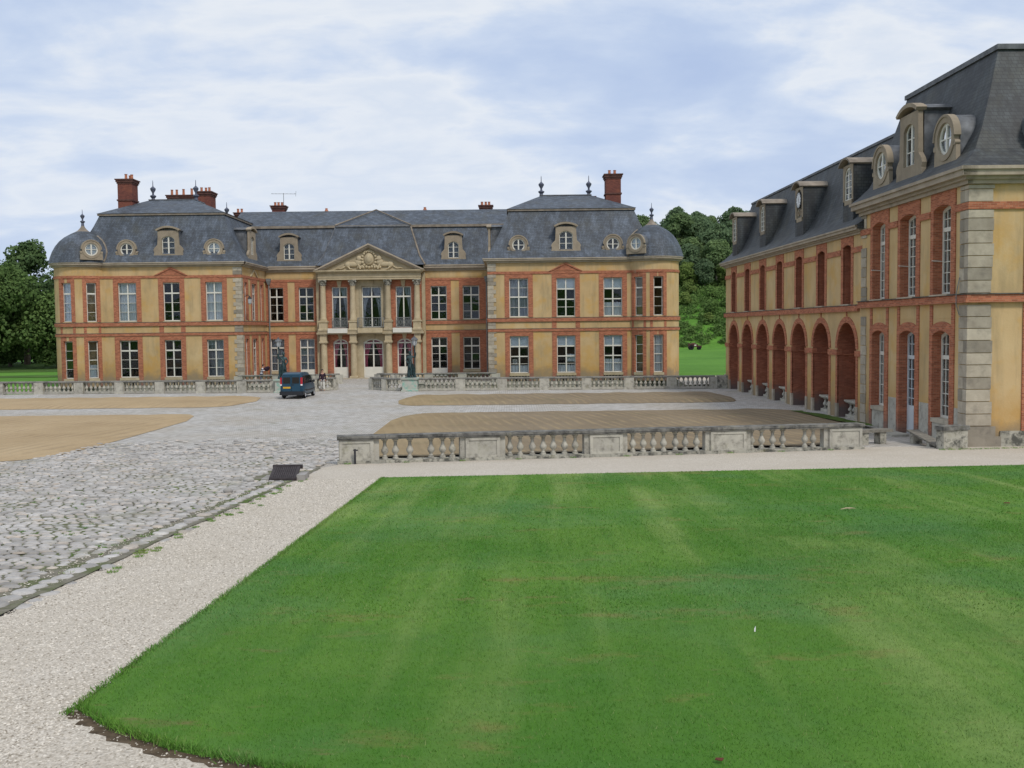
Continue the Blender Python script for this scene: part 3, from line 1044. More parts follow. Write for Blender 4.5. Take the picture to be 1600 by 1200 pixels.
def finial(th, x, y, z, s=1.0, name='finial'):
    mb = MB()
    mb.lathe((x, y, z), [(0.20 * s, 0), (0.16 * s, 0.35 * s), (0.30 * s, 0.5 * s), (0.30 * s, 0.58 * s), (0.10 * s, 0.68 * s), (0.09 * s, 0.85 * s), (0.26 * s, 1.15 * s), (0.27 * s, 1.28 * s), (0.12 * s, 1.42 * s), (0.045 * s, 1.5 * s), (0.03 * s, 1.95 * s), (0.004, 2.1 * s)], 10)
    return mb.build(name, 'zinc', th, 40)


def chimney(th, x0, x1, y0, y1, z0, z1, pots, band=None, pr=0.13):
    mb = MB()
    mb.box(x0, x1, y0, y1, z0, z1 - 0.45)
    ch = mb.build('chimney', 'chimney', th)
    cb = MB()
    cb.box(x0 - 0.06, x1 + 0.06, y0 - 0.06, y1 + 0.06, z1 - 0.45, z1 - 0.3)
    cb.box(x0 - 0.13, x1 + 0.13, y0 - 0.13, y1 + 0.13, z1 - 0.3, z1 - 0.1)
    cb.box(x0 - 0.2, x1 + 0.2, y0 - 0.2, y1 + 0.2, z1 - 0.1, z1)
    if band:
        MB().box(x0 - 0.08, x1 + 0.08, y0 - 0.08, y1 + 0.08, band, band + 0.14).build('chimney_band', 'chimney_cap', ch)
    cb.build('chimney_cap', 'chimney_cap', ch)
    for p in pots:
        MB().lathe((p[0], (y0 + y1) / 2 + p[1], z1), [(pr * 1.25, 0), (pr * 1.05, 0.08), (pr * 0.9, p[2] - 0.08), (pr * 1.1, p[2] - 0.05), (pr * 1.1, p[2])], 10).build('chimney_pot', 'terracotta', ch, 40)
    return ch


def roof_ring(mb, rects):
    """stack of rectangles (x0,x1,y0,y1,z) joined into mansard slopes, closed on top"""
    vs = []
    for x0, x1, y0, y1, z in rects:
        vs += [(x0, y0, z), (x1, y0, z), (x1, y1, z), (x0, y1, z)]
    fs = []
    for k in range(len(rects) - 1):
        for i in range(4):
            j = (i + 1) % 4
            fs.append((4 * k + i, 4 * k + j, 4 * k + 4 + j, 4 * k + 4 + i))
    o = 4 * len(rects) - 4
    fs.append((o, o + 1, o + 2, o + 3))
    mb.add(vs, fs)


def quoin_stones(F, th, pts, z0, z1, h, w0, w1, y0=-0.04, depth=0.3, mat='quoin', alt=True, name='quoin_stone'):
    """separate corner blocks, recessed joints between them"""
    z = z0
    k = 0
    while z < z1 - 0.08:
        hh = min(h * random.uniform(0.93, 1.07), z1 - z)
        w = (w0 if k % 2 == 0 or not alt else w1)
        a, b = pts(w)
        MB(F).box(a, b, y0 - random.uniform(0, 0.012), depth, z + 0.012, z + hh - 0.012).build(name, mat, th)
        z += hh
        k += 1



# ------------------------------------------------------------------ ground and setting
def np_mesh(name, V, F, mat, smooth=False):
    me = bpy.data.meshes.new(name)
    V = np.asarray(V, np.float32)
    F = np.asarray(F, np.int32)
    k = F.shape[1]
    me.vertices.add(len(V))
    me.vertices.foreach_set('co', V.ravel())
    me.loops.add(F.size)
    me.loops.foreach_set('vertex_index', F.ravel())
    me.polygons.add(len(F))
    me.polygons.foreach_set('loop_start', np.arange(0, F.size, k, dtype=np.int32))
    me.polygons.foreach_set('loop_total', np.full(len(F), k, np.int32))
    if smooth:
        me.polygons.foreach_set('use_smooth', np.ones(len(F), bool))
    me.materials.append(mat)
    me.update()
    me.validate()
    return me


def link(name, me, kind=None, parent=None):
    o = bpy.data.objects.new(name, me)
    COL.objects.link(o)
    o.parent = parent
    if kind:
        o['kind'] = kind
    return o


def build_ground():
    xs = np.unique(np.concatenate([np.linspace(-1500, -160, 12), np.linspace(-160, -60, 12), np.linspace(-60, 30, 46), np.linspace(30, 190, 50), np.linspace(200, 1500, 12)]))
    ys = np.unique(np.concatenate([np.linspace(-300, -6, 8), np.linspace(-5, 66, 72), np.linspace(68, 76, 5), np.array([77.0, 77.9, 78.1, 86.9, 87.1, 89.0, 89.2]), np.linspace(92, 190, 26), np.linspace(193, 370, 60), np.linspace(390, 3000, 14)]))
    X, Y = np.meshgrid(xs, ys)
    Z = np.vectorize(lambda x, y: ground_z(x, y) - (2.6 if -62 < x < 14.6 and 78.0 < y < 87.0 + 2.1 * (abs(x + 13) > 11.5) else 0.35 if -70 < x < 30 and y < 97 else 0.0))(X, Y)
    V = np.stack([X, Y, Z], -1).reshape(-1, 3)
    nx, ny = len(xs), len(ys)
    I = np.arange(nx * ny).reshape(ny, nx)
    F = np.stack([I[:-1, :-1], I[:-1, 1:], I[1:, 1:], I[1:, :-1]], -1).reshape(-1, 4)
    return link('ground', np_mesh('ground', V, F, MT['meadow'], True), 'structure')


build_ground()


def wobble(poly, amp=0.06, step=0.35, seed=1):
    """a hand-cut outline: points along each edge nudged sideways"""
    rnd = random.Random(seed)
    out = []
    n = len(poly)
    for i in range(n):
        a, b = Vector(poly[i]), Vector(poly[(i + 1) % n])
        L = (b - a).length
        k = max(1, min(220, int(L / step)))
        nrm = Vector((-(b - a).y, (b - a).x)) / max(L, 1e-6)
        for j in range(k):
            p = a.lerp(b, j / k) + nrm * rnd.uniform(-amp, amp)
            out.append((p.x, p.y))
    return out


def patch(name, poly, off, mat, kind='structure', zf=None, skirt=0.0, cuts=None):
    bm = bmesh.new()
    f = bm.faces.new([bm.verts.new((x, y, 0)) for x, y in poly])
    ys = [p[1] for p in poly]
    for y in (cuts if cuts is not None else list(np.arange(0, 36, 3)) + list(np.arange(24, 46, 1.0)) + list(np.arange(48, 90, 6))):
        if min(ys) < y < max(ys):
            bmesh.ops.bisect_plane(bm, geom=bm.verts[:] + bm.edges[:] + bm.faces[:], plane_co=(0, y, 0), plane_no=(0, 1, 0))
    bmesh.ops.triangulate(bm, faces=bm.faces[:])
    if skirt:
        ed = [e for e in bm.edges if len(e.link_faces) == 1]
        r = bmesh.ops.extrude_edge_only(bm, edges=ed)
        low = {v for v in r['geom'] if isinstance(v, bmesh.types.BMVert)}
    else:
        low = set()
    for v in bm.verts:
        z = g(v.co.y) + off + (zf(v.co.x, v.co.y) if zf else 0)
        v.co.z = z - skirt if v in low else z
    bmesh.ops.recalc_face_normals(bm, faces=bm.faces[:])
    me = bpy.data.meshes.new(name)
    bm.to_mesh(me)
    bm.free()
    me.materials.append(MT[mat])
    return link(name, me, kind)


# the court is one cobbled sheet; beds, gravel and lawn lie on it as thin layers
road = patch('cobbled_road', [(-70, -20), (22, -20), (22, 78.0), (-9.2, 78.0), (-9.2, 86.9), (-1.9, 86.9), (-1.9, 97.9), (-24.2, 97.9), (-24.2, 86.9), (-16.4, 86.9), (-16.4, 78.0), (-70, 78.0)], -0.02, 'cobble_bed')
patch('moat_floor', [(-62, 77.9), (14.6, 77.9), (14.6, 89.2), (-62, 89.2)], -1.9, 'hill_soil', cuts=[])
mw = MB()
for a, b in (((-62, 78.02), (-16.4, 78.02)), ((-9.2, 78.02), (14.6, 78.02)), ((-16.4, 78.0), (-16.4, 86.9)), ((-9.2, 78.0), (-9.2, 86.9)), ((-24.2, 86.9), (-16.4, 86.9)), ((-9.2, 86.9), (-1.9, 86.9)), ((-42, 89.0), (-24.2, 89.0)), ((-1.9, 89.0), (15, 89.0)), ((14.6, 78), (14.6, 89))):
    mw.quad((a[0], a[1], -2.8), (b[0], b[1], -2.8), (b[0], b[1], 0.03), (a[0], a[1], 0.03))
mw.build('moat_wall', 'lichen', None, None, 'structure')
for o_ in [patch('joint_sand', wobble([(-19.2, 5.5), (-6.15, 5.5), (-6.15, 31.5), (-7, 36), (-17.3, 36), (-17.6, 35.2), (-19.2, 35)], 0.05, 0.5, 3), 0.026, 'joint')]:
    o_.parent = road
GRAVEL = [(-6.15, -8), (40, -8), (40, 37.6), (13.2, 37.3), (12.9, 36.5), (-5.7, 32.95), (-6.3, 31.2), (-6.15, 29)]
patch('gravel_path', wobble(GRAVEL, 0.13, 0.3, 5), 0.010, 'gravel')
LAWN = [(-3.7, 8.25), (-3.2, 7.72), (-2.68, 7.34), (-2.12, 7.04), (-1.36, 6.70), (-0.03, 6.0), (3.03, 4.6), (40, -6), (40, 32.2), (15.42, 29.83), (3.7, 28.85), (-3.65, 28.2)]
patch('lawn_edge', wobble([(x - 0.05, y + 0.05) if y > 20 else (x - 0.06, y - 0.12) for x, y in LAWN], 0.05, 0.09, 9), 0.012, 'soil')
patch('lawn', wobble(LAWN, 0.03, 0.12, 4), 0.035, 'lawn', skirt=0.05)


def bed(name, x0, x1, y0, y1, mat, rx, seed, hmax=0.16, y0f=None):
    """raked bed of loose earth, gently crowned, its corners rounded off"""
    nx, ny = 70, 24
    u = np.linspace(0, 1, nx)
    v = np.linspace(0, 1, ny)
    U, W = np.meshgrid(u, v)
    rr = np.random.default_rng(seed)
    ph = rr.uniform(0, 6, 4)
    cxl, cxr = rx
    inset = np.zeros_like(U)
    # rounded ends: narrow in y near the ends
    dl = U * (x1 - x0)
    dr = (1 - U) * (x1 - x0)
    fl = np.sqrt(np.clip(1 - np.clip(1 - dl / max(cxl, 1e-3), 0, 1) ** 2, 0, 1)) if cxl else np.ones_like(U)
    fr = np.sqrt(np.clip(1 - np.clip(1 - dr / max(cxr, 1e-3), 0, 1) ** 2, 0, 1)) if cxr else np.ones_like(U)
    k = np.minimum(fl, fr)
    ym = (y0 + y1) / 2
    edge = 0.10 * np.sin(dl * 1.7 + ph[0]) + 0.07 * np.sin(dl * 4.1 + ph[1])
    Y = ym + (W - 0.5) * (y1 - y0 + 2 * edge) * k
    X = x0 + (x1 - x0) * U
    if y0f is not None:                             # near side runs along the balustrade, only the far corners are rounded
        near = y0f(X) + np.clip((X - 12.6) / 3.4, 0, 1) * 8.6 + 0.8 * np.clip(1 - np.minimum(dl, dr) / 1.6, 0, 1) ** 2 * 3 + edge
        far = y1 + edge - (1 - k) * 4.5
        Y = near + W * (far - near)
    Hh = hmax * np.clip((1 - W if name == 'soil_bed' and y0f is not None else np.minimum(W, 1 - W)) * 7, 0, 1) ** 0.7 * np.clip(k, 0, 1) * np.clip(np.minimum(dl, dr) / 0.8, 0, 1)
    Hh = Hh + 0.02 * np.sin(X * 2.3 + Y * 0.5) * (Hh > 0.02)
    Z = np.vectorize(g)(Y) + Hh - 0.004 + 0.0
    V = np.stack([X, Y, Z], -1).reshape(-1, 3)
    I = np.arange(nx * ny).reshape(ny, nx)
    F = np.stack([I[:-1, :-1], I[:-1, 1:], I[1:, 1:], I[1:, :-1]], -1).reshape(-1, 4)
    return link(name, np_mesh(name, V, F, MT[mat], True), 'structure')


bed('sand_bed', -60, -17.3, 62.4, 72.0, 'sand', (0, 1.8), 1)
bed('sand_bed', -60, -17.35, 35.4, 57.4, 'sand', (0, 2.0), 2, y0f=lambda X: 35.4 + 0 * X)
bed('soil_bed', -7.6, 14.6, 61.8, 70.9, 'soil_bed', (1.6, 1.2), 3)
bed('soil_bed', -6.35, 16.2, 0, 56.4, 'soil_bed', (2.4, 2.2), 4, y0f=lambda X: 33.72 + 0.1885 * (X + 5.8))
patch('grass_verge', wobble([(15.0, 53.4), (15.5, 53.4), (16.1, 50.5), (16.4, 46), (16.3, 44.8), (15.7, 45.5), (15.4, 49)], 0.12, 0.5, 2), 0.14, 'verge')
patch('garden_path', [(14, 80), (26, 84), (23, 96), (15, 92)], 0.02, 'gravel')


# ------------------------------------------------------------------ cobbles
def cobble_variants(n=9):
    out = []
    for i in range(n):
        r = random.Random(40 + i)
        bm = bmesh.new()
        a, b, h = 0.5, 0.5, 0.5
        lv = []
        for z, k in ((-0.5, 1.0), (0.30, 1.0), (0.46, 0.90), (0.5, 0.66)):
            ringv = []
            for j in range(8):
                t = 2 * pi * (j + 0.5) / 8
                c, s = cos(t), sin(t)
                q = max(abs(c), abs(s)) ** 0.9
                ringv.append(bm.verts.new((a * k * c / q * r.uniform(0.92, 1.04), b * k * s / q * r.uniform(0.90, 1.05), z * (1 if z < 0.3 else r.uniform(0.93, 1.06)))))
            lv.append(ringv)
        for p, q in zip(lv, lv[1:]):
            for j in range(8):
                bm.faces.new((p[j], p[(j + 1) % 8], q[(j + 1) % 8], q[j]))
        bm.faces.new(lv[-1])
        me = bpy.data.meshes.new('cobblestone')
        bm.to_mesh(me)
        bm.free()
        me.materials.append(MT['cobble'])
        me.polygons.foreach_set('use_smooth', [True] * len(me.polygons))
        out.append(me)
    return out


COB = cobble_variants()


def road_limit(y):
    """left-hand edge of the cobbles that the picture takes in"""
    return max(-19.0, -0.8 * y - 4.5) if y < 35.0 else -17.4


def lay_cobbles():
    rnd = random.Random(21)
    spots = []
    y = 6.5
    while y < 44.0:
        rh = rnd.uniform(0.185, 0.225)
        x = -6.62 - rnd.uniform(0, 0.2) if y < 30.5 else -6.2 - rnd.uniform(0, 0.2)
        xl = road_limit(y)
        while x > xl:
            w = rnd.uniform(0.20, 0.34)
            if not (-7.45 < x - w / 2 < -5.8 and 27.6 < y < 30.6):
                # courses sag a little across the road
                yy = y + 0.05 * sin(x * 0.9) + 0.012 * (x + 6) ** 2 * 0.12 + rnd.uniform(-0.015, 0.015)
                miss = rnd.random() < 0.012 + max(0.0, (y - 35.0) / 9.0)
                if not miss:
                    spots.append((x - w / 2, yy, w - rnd.uniform(0.02, 0.05), rh - rnd.uniform(0.03, 0.065), rnd.uniform(0.0, 0.018) + 0.02 * sin(x * 1.3) * sin(y * 0.9), rnd.uniform(-0.10, 0.10), rnd.uniform(-0.045, 0.045), rnd.uniform(-0.045, 0.045)))
            x -= w
        y += rh
    spots.sort(key=lambda s: (s[0] ** 2 + s[1] ** 2) / (s[2]) ** 2)
    H = 0.16
    for s in spots[:300]:
        o = bpy.data.objects.new('cobblestone', rnd.choice(COB))
        COL.objects.link(o)
        o.parent = road
        o.location = (s[0], s[1], g(s[1]) + 0.046 + s[4] - H / 2)
        o.scale = (s[2], s[3], H)
        o.rotation_euler = (s[6] - 0.05, s[7], s[5] + (pi if rnd.random() < .5 else 0))
    # the rest share one mesh
    base = []
    for me in COB:
        v = np.empty(len(me.vertices) * 3, np.float32)
        me.vertices.foreach_get('co', v)
        fs = [list(p.vertices) for p in me.polygons if len(p.vertices) == 4]
        top = [list(p.vertices) for p in me.polygons if len(p.vertices) == 8][0]
        fs += [[top[0], top[1], top[2], top[3]], [top[0], top[3], top[4], top[7]], [top[4], top[5], top[6], top[7]]]
        base.append((v.reshape(-1, 3), np.array([f for f in fs], np.int32)))
    VV, FF, o = [], [], 0
    for s in spots[300:]:
        v, f = base[rnd.randrange(len(base))]
        f = f[8:]                                   # the buried sides are left off
        M = (Matrix.Translation((s[0], s[1], g(s[1]) + 0.046 + s[4] - H / 2)) @ Matrix.Rotation(s[5], 4, 'Z') @ Matrix.Rotation(s[6] - 0.05, 4, 'X') @ Matrix.Rotation(s[7], 4, 'Y') @ Matrix.Diagonal((s[2], s[3], H, 1)))
        A = np.array(M, np.float32)
        VV.append(v @ A[:3, :3].T + A[:3, 3])
        FF.append(f + o)
        o += len(v)
    ob = link('cobble_field', np_mesh('cobble_field', np.concatenate(VV), np.concatenate(FF), MT['cobble'], True), 'stuff', road)
    # larger edging stones along the gravel
    y = 6.5
    k = 0
    while y < 31.2:
        ln = rnd.uniform(0.24, 0.5)
        for q, (xc, w) in enumerate(((-6.42, 0.27), (-6.12, 0.24))):
            if 27.4 < y < 30.8 and q == 0:
                continue
            if q == 1 and rnd.random() < 0.35:
                continue
            o = bpy.data.objects.new('kerb_stone', rnd.choice(COB))
            COL.objects.link(o)
            o.parent = road
            o.location = (xc + rnd.uniform(-0.03, 0.03), y + ln / 2, g(y) + (0.040 if q == 0 else 0.005) + rnd.uniform(-0.015, 0.015) - 0.09)
            o.scale = (w * rnd.uniform(0.85, 1.2), ln - 0.03, 0.18)
            o.rotation_euler = (rnd.uniform(-.06, .06) - 0.05, rnd.uniform(-.12, .12), rnd.uniform(-0.2, 0.2))
        y += ln


lay_cobbles()


# ------------------------------------------------------------------ loose gravel near the camera
def scatter_pebbles():
    n = 44000
    y = 6.0 + 22 * NP.random(n) ** 1.7
    x = np.where(NP.random(n) < 0.85, NP.uniform(-6.3, -3.55, n), NP.uniform(-6.95, -5.7, n))
    low = NP.random(n) < 0.22
    yl = NP.uniform(5.5, 9.0, n)
    xl = NP.uniform(-5.2, 3.0, n)
    x = np.where(low, xl, x)
    y = np.where(low, yl, y)
    lawn_y = np.interp(x, [-3.75, -3.7, -3.2, -2.68, -2.12, -1.36, 0.0, 3.0], [40, 8.25, 7.72, 7.34, 7.04, 6.7, 6.0, 4.6])
    keep = ~((x > -3.66) & (y > lawn_y - 0.02))
    x, y = x[keep], y[keep]
    n = len(x)
    s = NP.uniform(0.005, 0.013, n) * (1 + 0.02 * y)
    gz = np.vectorize(g)(y)
    octa = np.array([(1, 0, 0), (0, 1, 0), (-1, 0, 0), (0, -1, 0), (0, 0, 0.7), (0, 0, -0.5)], np.float32)
    tf = np.array([(0, 1, 4), (1, 2, 4), (2, 3, 4), (3, 0, 4)], np.int32)
    a = NP.uniform(0, 6.28, n)
    sc = np.stack([s * NP.uniform(0.7, 1.4, n), s * NP.uniform(0.7, 1.3, n), s * NP.uniform(0.6, 1.1, n)], -1)
    V = octa[None] * sc[:, None, :]
    V = V * (1 + NP.uniform(-0.25, 0.25, V.shape))
    ca, sa = np.cos(a)[:, None], np.sin(a)[:, None]
    X = V[..., 0] * ca - V[..., 1] * sa + x[:, None]
    Y = V[..., 0] * sa + V[..., 1] * ca + y[:, None]
    Z = V[..., 2] + (gz + 0.010 + 0.03 * np.clip((-x - 6.2) * 4, 0, 1))[:, None]
    V = np.stack([X, Y, Z], -1).reshape(-1, 3)
    F = (tf[None] + (np.arange(n) * 6)[:, None, None]).reshape(-1, 3)
    o = link('gravel_stones', np_mesh('gravel_stones', V, F, MT['pebble']), 'stuff')
    tag(o, 'loose pale gravel stones scattered over the path beside the lawn', 'gravel')


scatter_pebbles()


# ------------------------------------------------------------------ grass blades
def grow_grass():
    def inside(x, y):
        lawn_y = np.interp(x, [-3.7, -3.2, -2.68, -2.12, -1.36, 0.0, 3.0, 40], [8.25, 7.72, 7.34, 7.04, 6.7, 6.0, 4.6, -6])
        far = np.interp(x, [-3.65, 3.7, 15.4, 40], [28.2, 28.85, 29.83, 32.2])
        return (x > -3.68 + 0.03 * np.sin(y * 3.1) + 0.02 * np.sin(y * 9)) & (y > lawn_y) & (y < far)
    parts = []
    for n, y0, y1, hh, ww in ((240000, 5.0, 11, 0.023, 0.0028), (175000, 11, 18, 0.026, 0.0055), (115000, 18, 30, 0.028, 0.010)):
        y = NP.uniform(y0, y1, n)
        x = NP.uniform(-3.75, 0.75 * y1 + 3, n)
        k = inside(x, y) & (x < 0.75 * y + 3)
        parts.append((x[k], y[k], hh, ww))
    # longer tufts along the edges
    n = 9000
    y = NP.uniform(8, 28.2, n)
    parts.append((-3.70 + NP.normal(0, 0.03, n), y, 0.034, 0.005))
    n = 5000
    x = NP.uniform(-3.7, 2.5, n)
    ly = np.interp(x, [-3.7, -3.2, -2.68, -2.12, -1.36, 0.0, 3.0], [8.25, 7.72, 7.34, 7.04, 6.7, 6.0, 4.6])
    parts.append((x, ly + NP.normal(0, 0.04, n), 0.055, 0.004))
    x = np.concatenate([p[0] for p in parts])
    y = np.concatenate([p[1] for p in parts])
    h = np.concatenate([np.full(len(p[0]), p[2]) for p in parts]) * NP.uniform(0.5, 1.35, len(x))
    w = np.concatenate([np.full(len(p[0]), p[3]) for p in parts]) * NP.uniform(0.7, 1.3, len(x))
    n = len(x)
    z = np.vectorize(g)(y) + 0.032
    a = NP.uniform(0, 6.28, n)
    lx, ly = NP.normal(0, 0.5, n) * h, NP.normal(0, 0.5, n) * h
    dx, dy = np.cos(a) * w, np.sin(a) * w
    V = np.empty((n, 3, 3), np.float32)
    V[:, 0] = np.stack([x - dx, y - dy, z], -1)
    V[:, 1] = np.stack([x + dx, y + dy, z], -1)
    V[:, 2] = np.stack([x + lx, y + ly, z + h], -1)
    F = np.arange(n * 3, dtype=np.int32).reshape(-1, 3)
    o = link('grass', np_mesh('grass', V.reshape(-1, 3), F, MT['blade']), 'stuff')
    tag(o, 'short mown grass covering the big foreground lawn', 'grass')


grow_grass()


# ------------------------------------------------------------------ the main house
def build_chateau():
    th = thing('chateau', 'long two-storey brick and ochre mansion with slate mansards and domed corner towers across the court', 'mansion', (-13.7, 98, 0))
    YP, YC = 89.3, 98.2
    FP, FC, FW = frame(0, YP), frame(0, YC), frame(0, 97.75)

    # ---- pavilions
    def pavilion(xl, xr, wins, ups, los, inner_right, qx):
        F = FP
        mb = MB(F)
        ops = []
        for x0, x1 in wins:
            ops += [(x0, x1, 5.78, 9.22), (x0, x1, 0.73, 4.08), (x0, x1, 0.0, 0.5)]
        wall(mb, xl, xr, 0, 10.62, ops)
        # returns and back
        for x, flip in ((xl, 0), (xr, 1)):
            if (x == xr and inner_right) or (x == xl and not inner_right):
                continue
            mb.quad((x, 0, 0), (x, 17, 0), (x, 17, 10.62), (x, 0, 10.62))
        mb.quad((xl, 17, 0), (xr, 17, 0), (xr, 17, 10.62), (xl, 17, 10.62))
        if not inner_right:
            mb.quad((xl, 0, 0), (xl, 9, 0), (xl, 9, 10.62), (xl, 0, 10.62))
        mb.build('wall', 'ochre', th)
        MB(F).box(xl + 0.3, xr - 0.3, 0.35, 16.5, 4.5, 4.9).build('floor_slab', 'interior', th)
        MB(F).box(xl + 0.3, xr - 0.3, 4.2, 4.4, 0.0, 10.0).build('inner_wall', 'interior', th)
        for i, (x0, x1) in enumerate(wins):
            xm = (x0 + x1) / 2
            surround(F, th, x0 - 0.42, x1 + 0.42, x0, x1, 5.74, 9.22, 9.6)
            surround(F, th, x0 - 0.42, x1 + 0.42, x0, x1, 0.0, 4.08, 4.45)
            window(F, th, x0, x1, 5.78, 9.2, 0.15, ups[i][1], 2, ups[i][0])
            window(F, th, x0, x1, 0.75, 4.06, 0.15, los[i][1], 2, los[i][0])
            MB(F).box(x0 - 0.02, x1 + 0.02, -0.1, 0.2, 5.70, 5.782).build('window_sill', 'limestone', th)
            MB(F).box(x0 - 0.05, x1 + 0.05, -0.1, 0.2, 0.5, 0.73).build('window_sill', 'limestone', th)
            vent(F, th, x0, x1, 0.0, 0.5)
            if i == 1:
                for s in (x0 - 0.42, x1 + 0.02):
                    MB(F).box(s, s + 0.40, -0.032, 0.02, 4.72, 5.36).build('brick_strip', 'brick', th)
                # brick gable over the middle window
                tri = [(xm - 1.38, 9.86), (xm + 1.38, 9.86), (xm, 10.52)]
                MB(F).prism(tri, -0.05, 0.02).build('gable_panel', 'brick', th)
                g2 = MB(F)
                g2.prism([(xm - 1.5, 9.84), (xm - 1.28, 9.84), (xm, 10.46), (xm, 10.60)], -0.12, 0.02)
                g2.prism([(xm + 1.5, 9.84), (xm + 1.28, 9.84), (xm, 10.46), (xm, 10.60)], -0.121, 0.02)
                g2.build('gable_moulding', 'brick', th)
        course(F, th, xl - 0.02, xr, 5.35, 5.66, 0.12)
        course(F, th, xl - 0.02, xr, 4.47, 4.70, 0.08)
        course(F, th, xl - 0.02, xr, 9.6, 9.83, 0.06, ledge=False)
        cornice(F, th, xl, xr, 10.6, 11.0, 0.45, mitre0=0.0 if inner_right else 1.0, mitre1=1.0 if inner_right else 0.0)
        quoin_stones(F, th, lambda w: qx(w), 0.1, 4.45, 0.36, 0.72, 0.5)
        quoin_stones(F, th, lambda w: qx(w), 4.72, 5.33, 0.31, 0.66, 0.66)
        quoin_stones(F, th, lambda w: qx(w), 5.68, 9.58, 0.36, 0.72, 0.5)
        quoin_stones(F, th, lambda w: qx(w), 9.85, 10.58, 0.36, 0.72, 0.72)

    A = BARS
    B = [(0.52, 0.12), (0.76, 0.035), (0.25, 0.035)]
    C = [(0.72, 0.12), (0.45, 0.1), (0.25, 0.035)]
    pavilion(-39.0, -24.1, [(-35.13, -33.49), (-31.1, -29.6), (-27.3, -25.8)],
             [('full', A), (None, A), ('full', A)], [(None, A), (None, A), ('net+left', A)], True, lambda w: (-24.1 - w, -24.06))
    pavilion(-2.05, 12.75, [(-0.15, 1.54), (4.07, 5.74), (8.28, 9.95)],
             [('net', B), ('top', C), ('top+low', C)], [('top+lowshort', C), ('top+lowshort+right', C), ('top+low', C)], False, lambda w: (-2.09, -2.05 + w))
    # little notice behind a pane, lower inner window of the right pavilion
    sg = MB(FP)
    sg.box(0.10, 0.50, 0.262, 0.268, 1.55, 1.98)
    s1 = sg.build('notice', 'white', th)
    MB(FP).ring(0.30, 1.76, 0.06, 0.15, 0.256, 0.261, 0, 2 * pi, 14).build('notice_disc', 'iron_grey', s1)

    # left pavilion: return wall towards the forecourt
    FR = frame(-24.1, YP, pi / 2)
    ops = [(1.05, 1.95, 5.78, 9.22), (3.55, 5.15, 5.78, 9.22), (6.75, 7.65, 5.78, 9.22), (1.05, 1.95, 0.73, 4.08), (3.55, 5.15, 0.1, 4.08), (6.75, 7.65, 0.73, 4.08)]
    mb = MB(FR)
    wall(mb, 0, 8.9, 0, 10.62, ops)
    mb.build('wall', 'ochre', th)
    for x0, x1, z0, z1 in ops:
        up = z0 > 5
        k = 0.36 if x1 - x0 < 1 else 0.42
        surround(FR, th, x0 - k, x1 + k, x0, x1, 5.74 if up else 0.0, z1, 9.6 if up else 4.45)
        window(FR, th, x0, x1, z0 + 0.02, z1 - 0.02, 0.15, A, 2 if x1 - x0 > 1 else 1, 'full' if up else None, panel=0.8 if z0 == 0.1 else 0)
    course(FR, th, -0.02, 8.86, 5.35, 5.66, 0.121)
    course(FR, th, -0.02, 8.86, 4.47, 4.70, 0.081)
    course(FR, th, -0.02, 8.86, 9.6, 9.83, 0.061, ledge=False)
    cornice(FR, th, 0, 8.6, 10.601, 11.001, 0.45, mitre0=0.97)
    quoin_stones(FR, th, lambda w: (0.045, w), 0.1, 4.45, 0.36, 0.35, 0.5)
    quoin_stones(FR, th, lambda w: (0.045, w), 5.68, 9.58, 0.36, 0.35, 0.5)
    g2 = MB(FR)
    for s in (-1, 1):
        g2.prism([(4.35 + s * 1.3, 9.84), (4.35 + s * 1.1, 9.84), (4.35, 10.42), (4.35, 10.56)], -0.12 - 0.002 * s, 0.02)
    g2.build('gable_moulding', 'limestone', th)
    stone_dormer(FR, th, 4.4, 11.02, 3.2, 1.2, 11.9, 13.6, 14.5, 0.0, 2.4)
    # right pavilion: the return is seen only as a sliver
    FL = frame(-2.05, YC, -pi / 2)
    course(FL, th, 0.05, 8.9, 5.35, 5.66, 0.121)
    course(FL, th, 0.05, 8.9, 4.47, 4.70, 0.081)
    course(FL, th, 0.05, 8.9, 9.6, 9.83, 0.061, ledge=False)
    cornice(FL, th, 0.3, 8.9, 10.601, 11.001, 0.45, mitre1=0.97)
    stone_dormer(FL, th, 4.4, 11.02, 3.2, 1.2, 11.9, 13.6, 14.5, 0.0, 2.4)

    # ---- corner towers
    def tower(cx, cy, r, wins, oc, side):
        F = round_frame(cx, cy, r)
        mb = MB(F)
        L = pi * r * 0.97
        ops = []
        for a, w, cu, cl in wins:
            x = radians(a) * r
            ops += [(x - w / 2, x + w / 2, 5.78, 9.22), (x - w / 2, x + w / 2, 0.73, 4.08)]
        wall(mb, -L, L, 0, 10.62, ops, 0, 0.35)
        mb.build('tower_wall', 'ochre', th, 40)
        MB().lathe((cx, cy, 0), [(r - 0.4, 4.5), (r - 0.4, 4.9)], 24).build('floor_slab', 'interior', th)
        for a, w, cu, cl in wins:
            x = radians(a) * r
            x0, x1 = x - w / 2, x + w / 2
            surround(F, th, x0 - 0.32, x1 + 0.32, x0, x1, 5.74, 9.22, 9.6)
            surround(F, th, x0 - 0.32, x1 + 0.32, x0, x1, 0.0, 4.08, 4.45)
            window(F, th, x0, x1, 5.78, 9.2, 0.17, A, 1, cu)
            window(F, th, x0, x1, 0.75, 4.06, 0.17, [(0.74, 0.04), (0.49, 0.07), (0.25, 0.04)], 1, cl)
            MB(F).box(x0 - 0.02, x1 + 0.02, -0.1, 0.2, 0.5, 0.73).build('window_sill', 'limestone', th)
            vent(F, th, x0, x1, 0.0, 0.5)
            for s in (x0 - 0.30, x1 + 0.08):
                MB(F).box(s, s + 0.22, -0.032, 0.02, 4.72, 5.36).build('brick_strip', 'brick', th)
        e = side * radians(82) * r
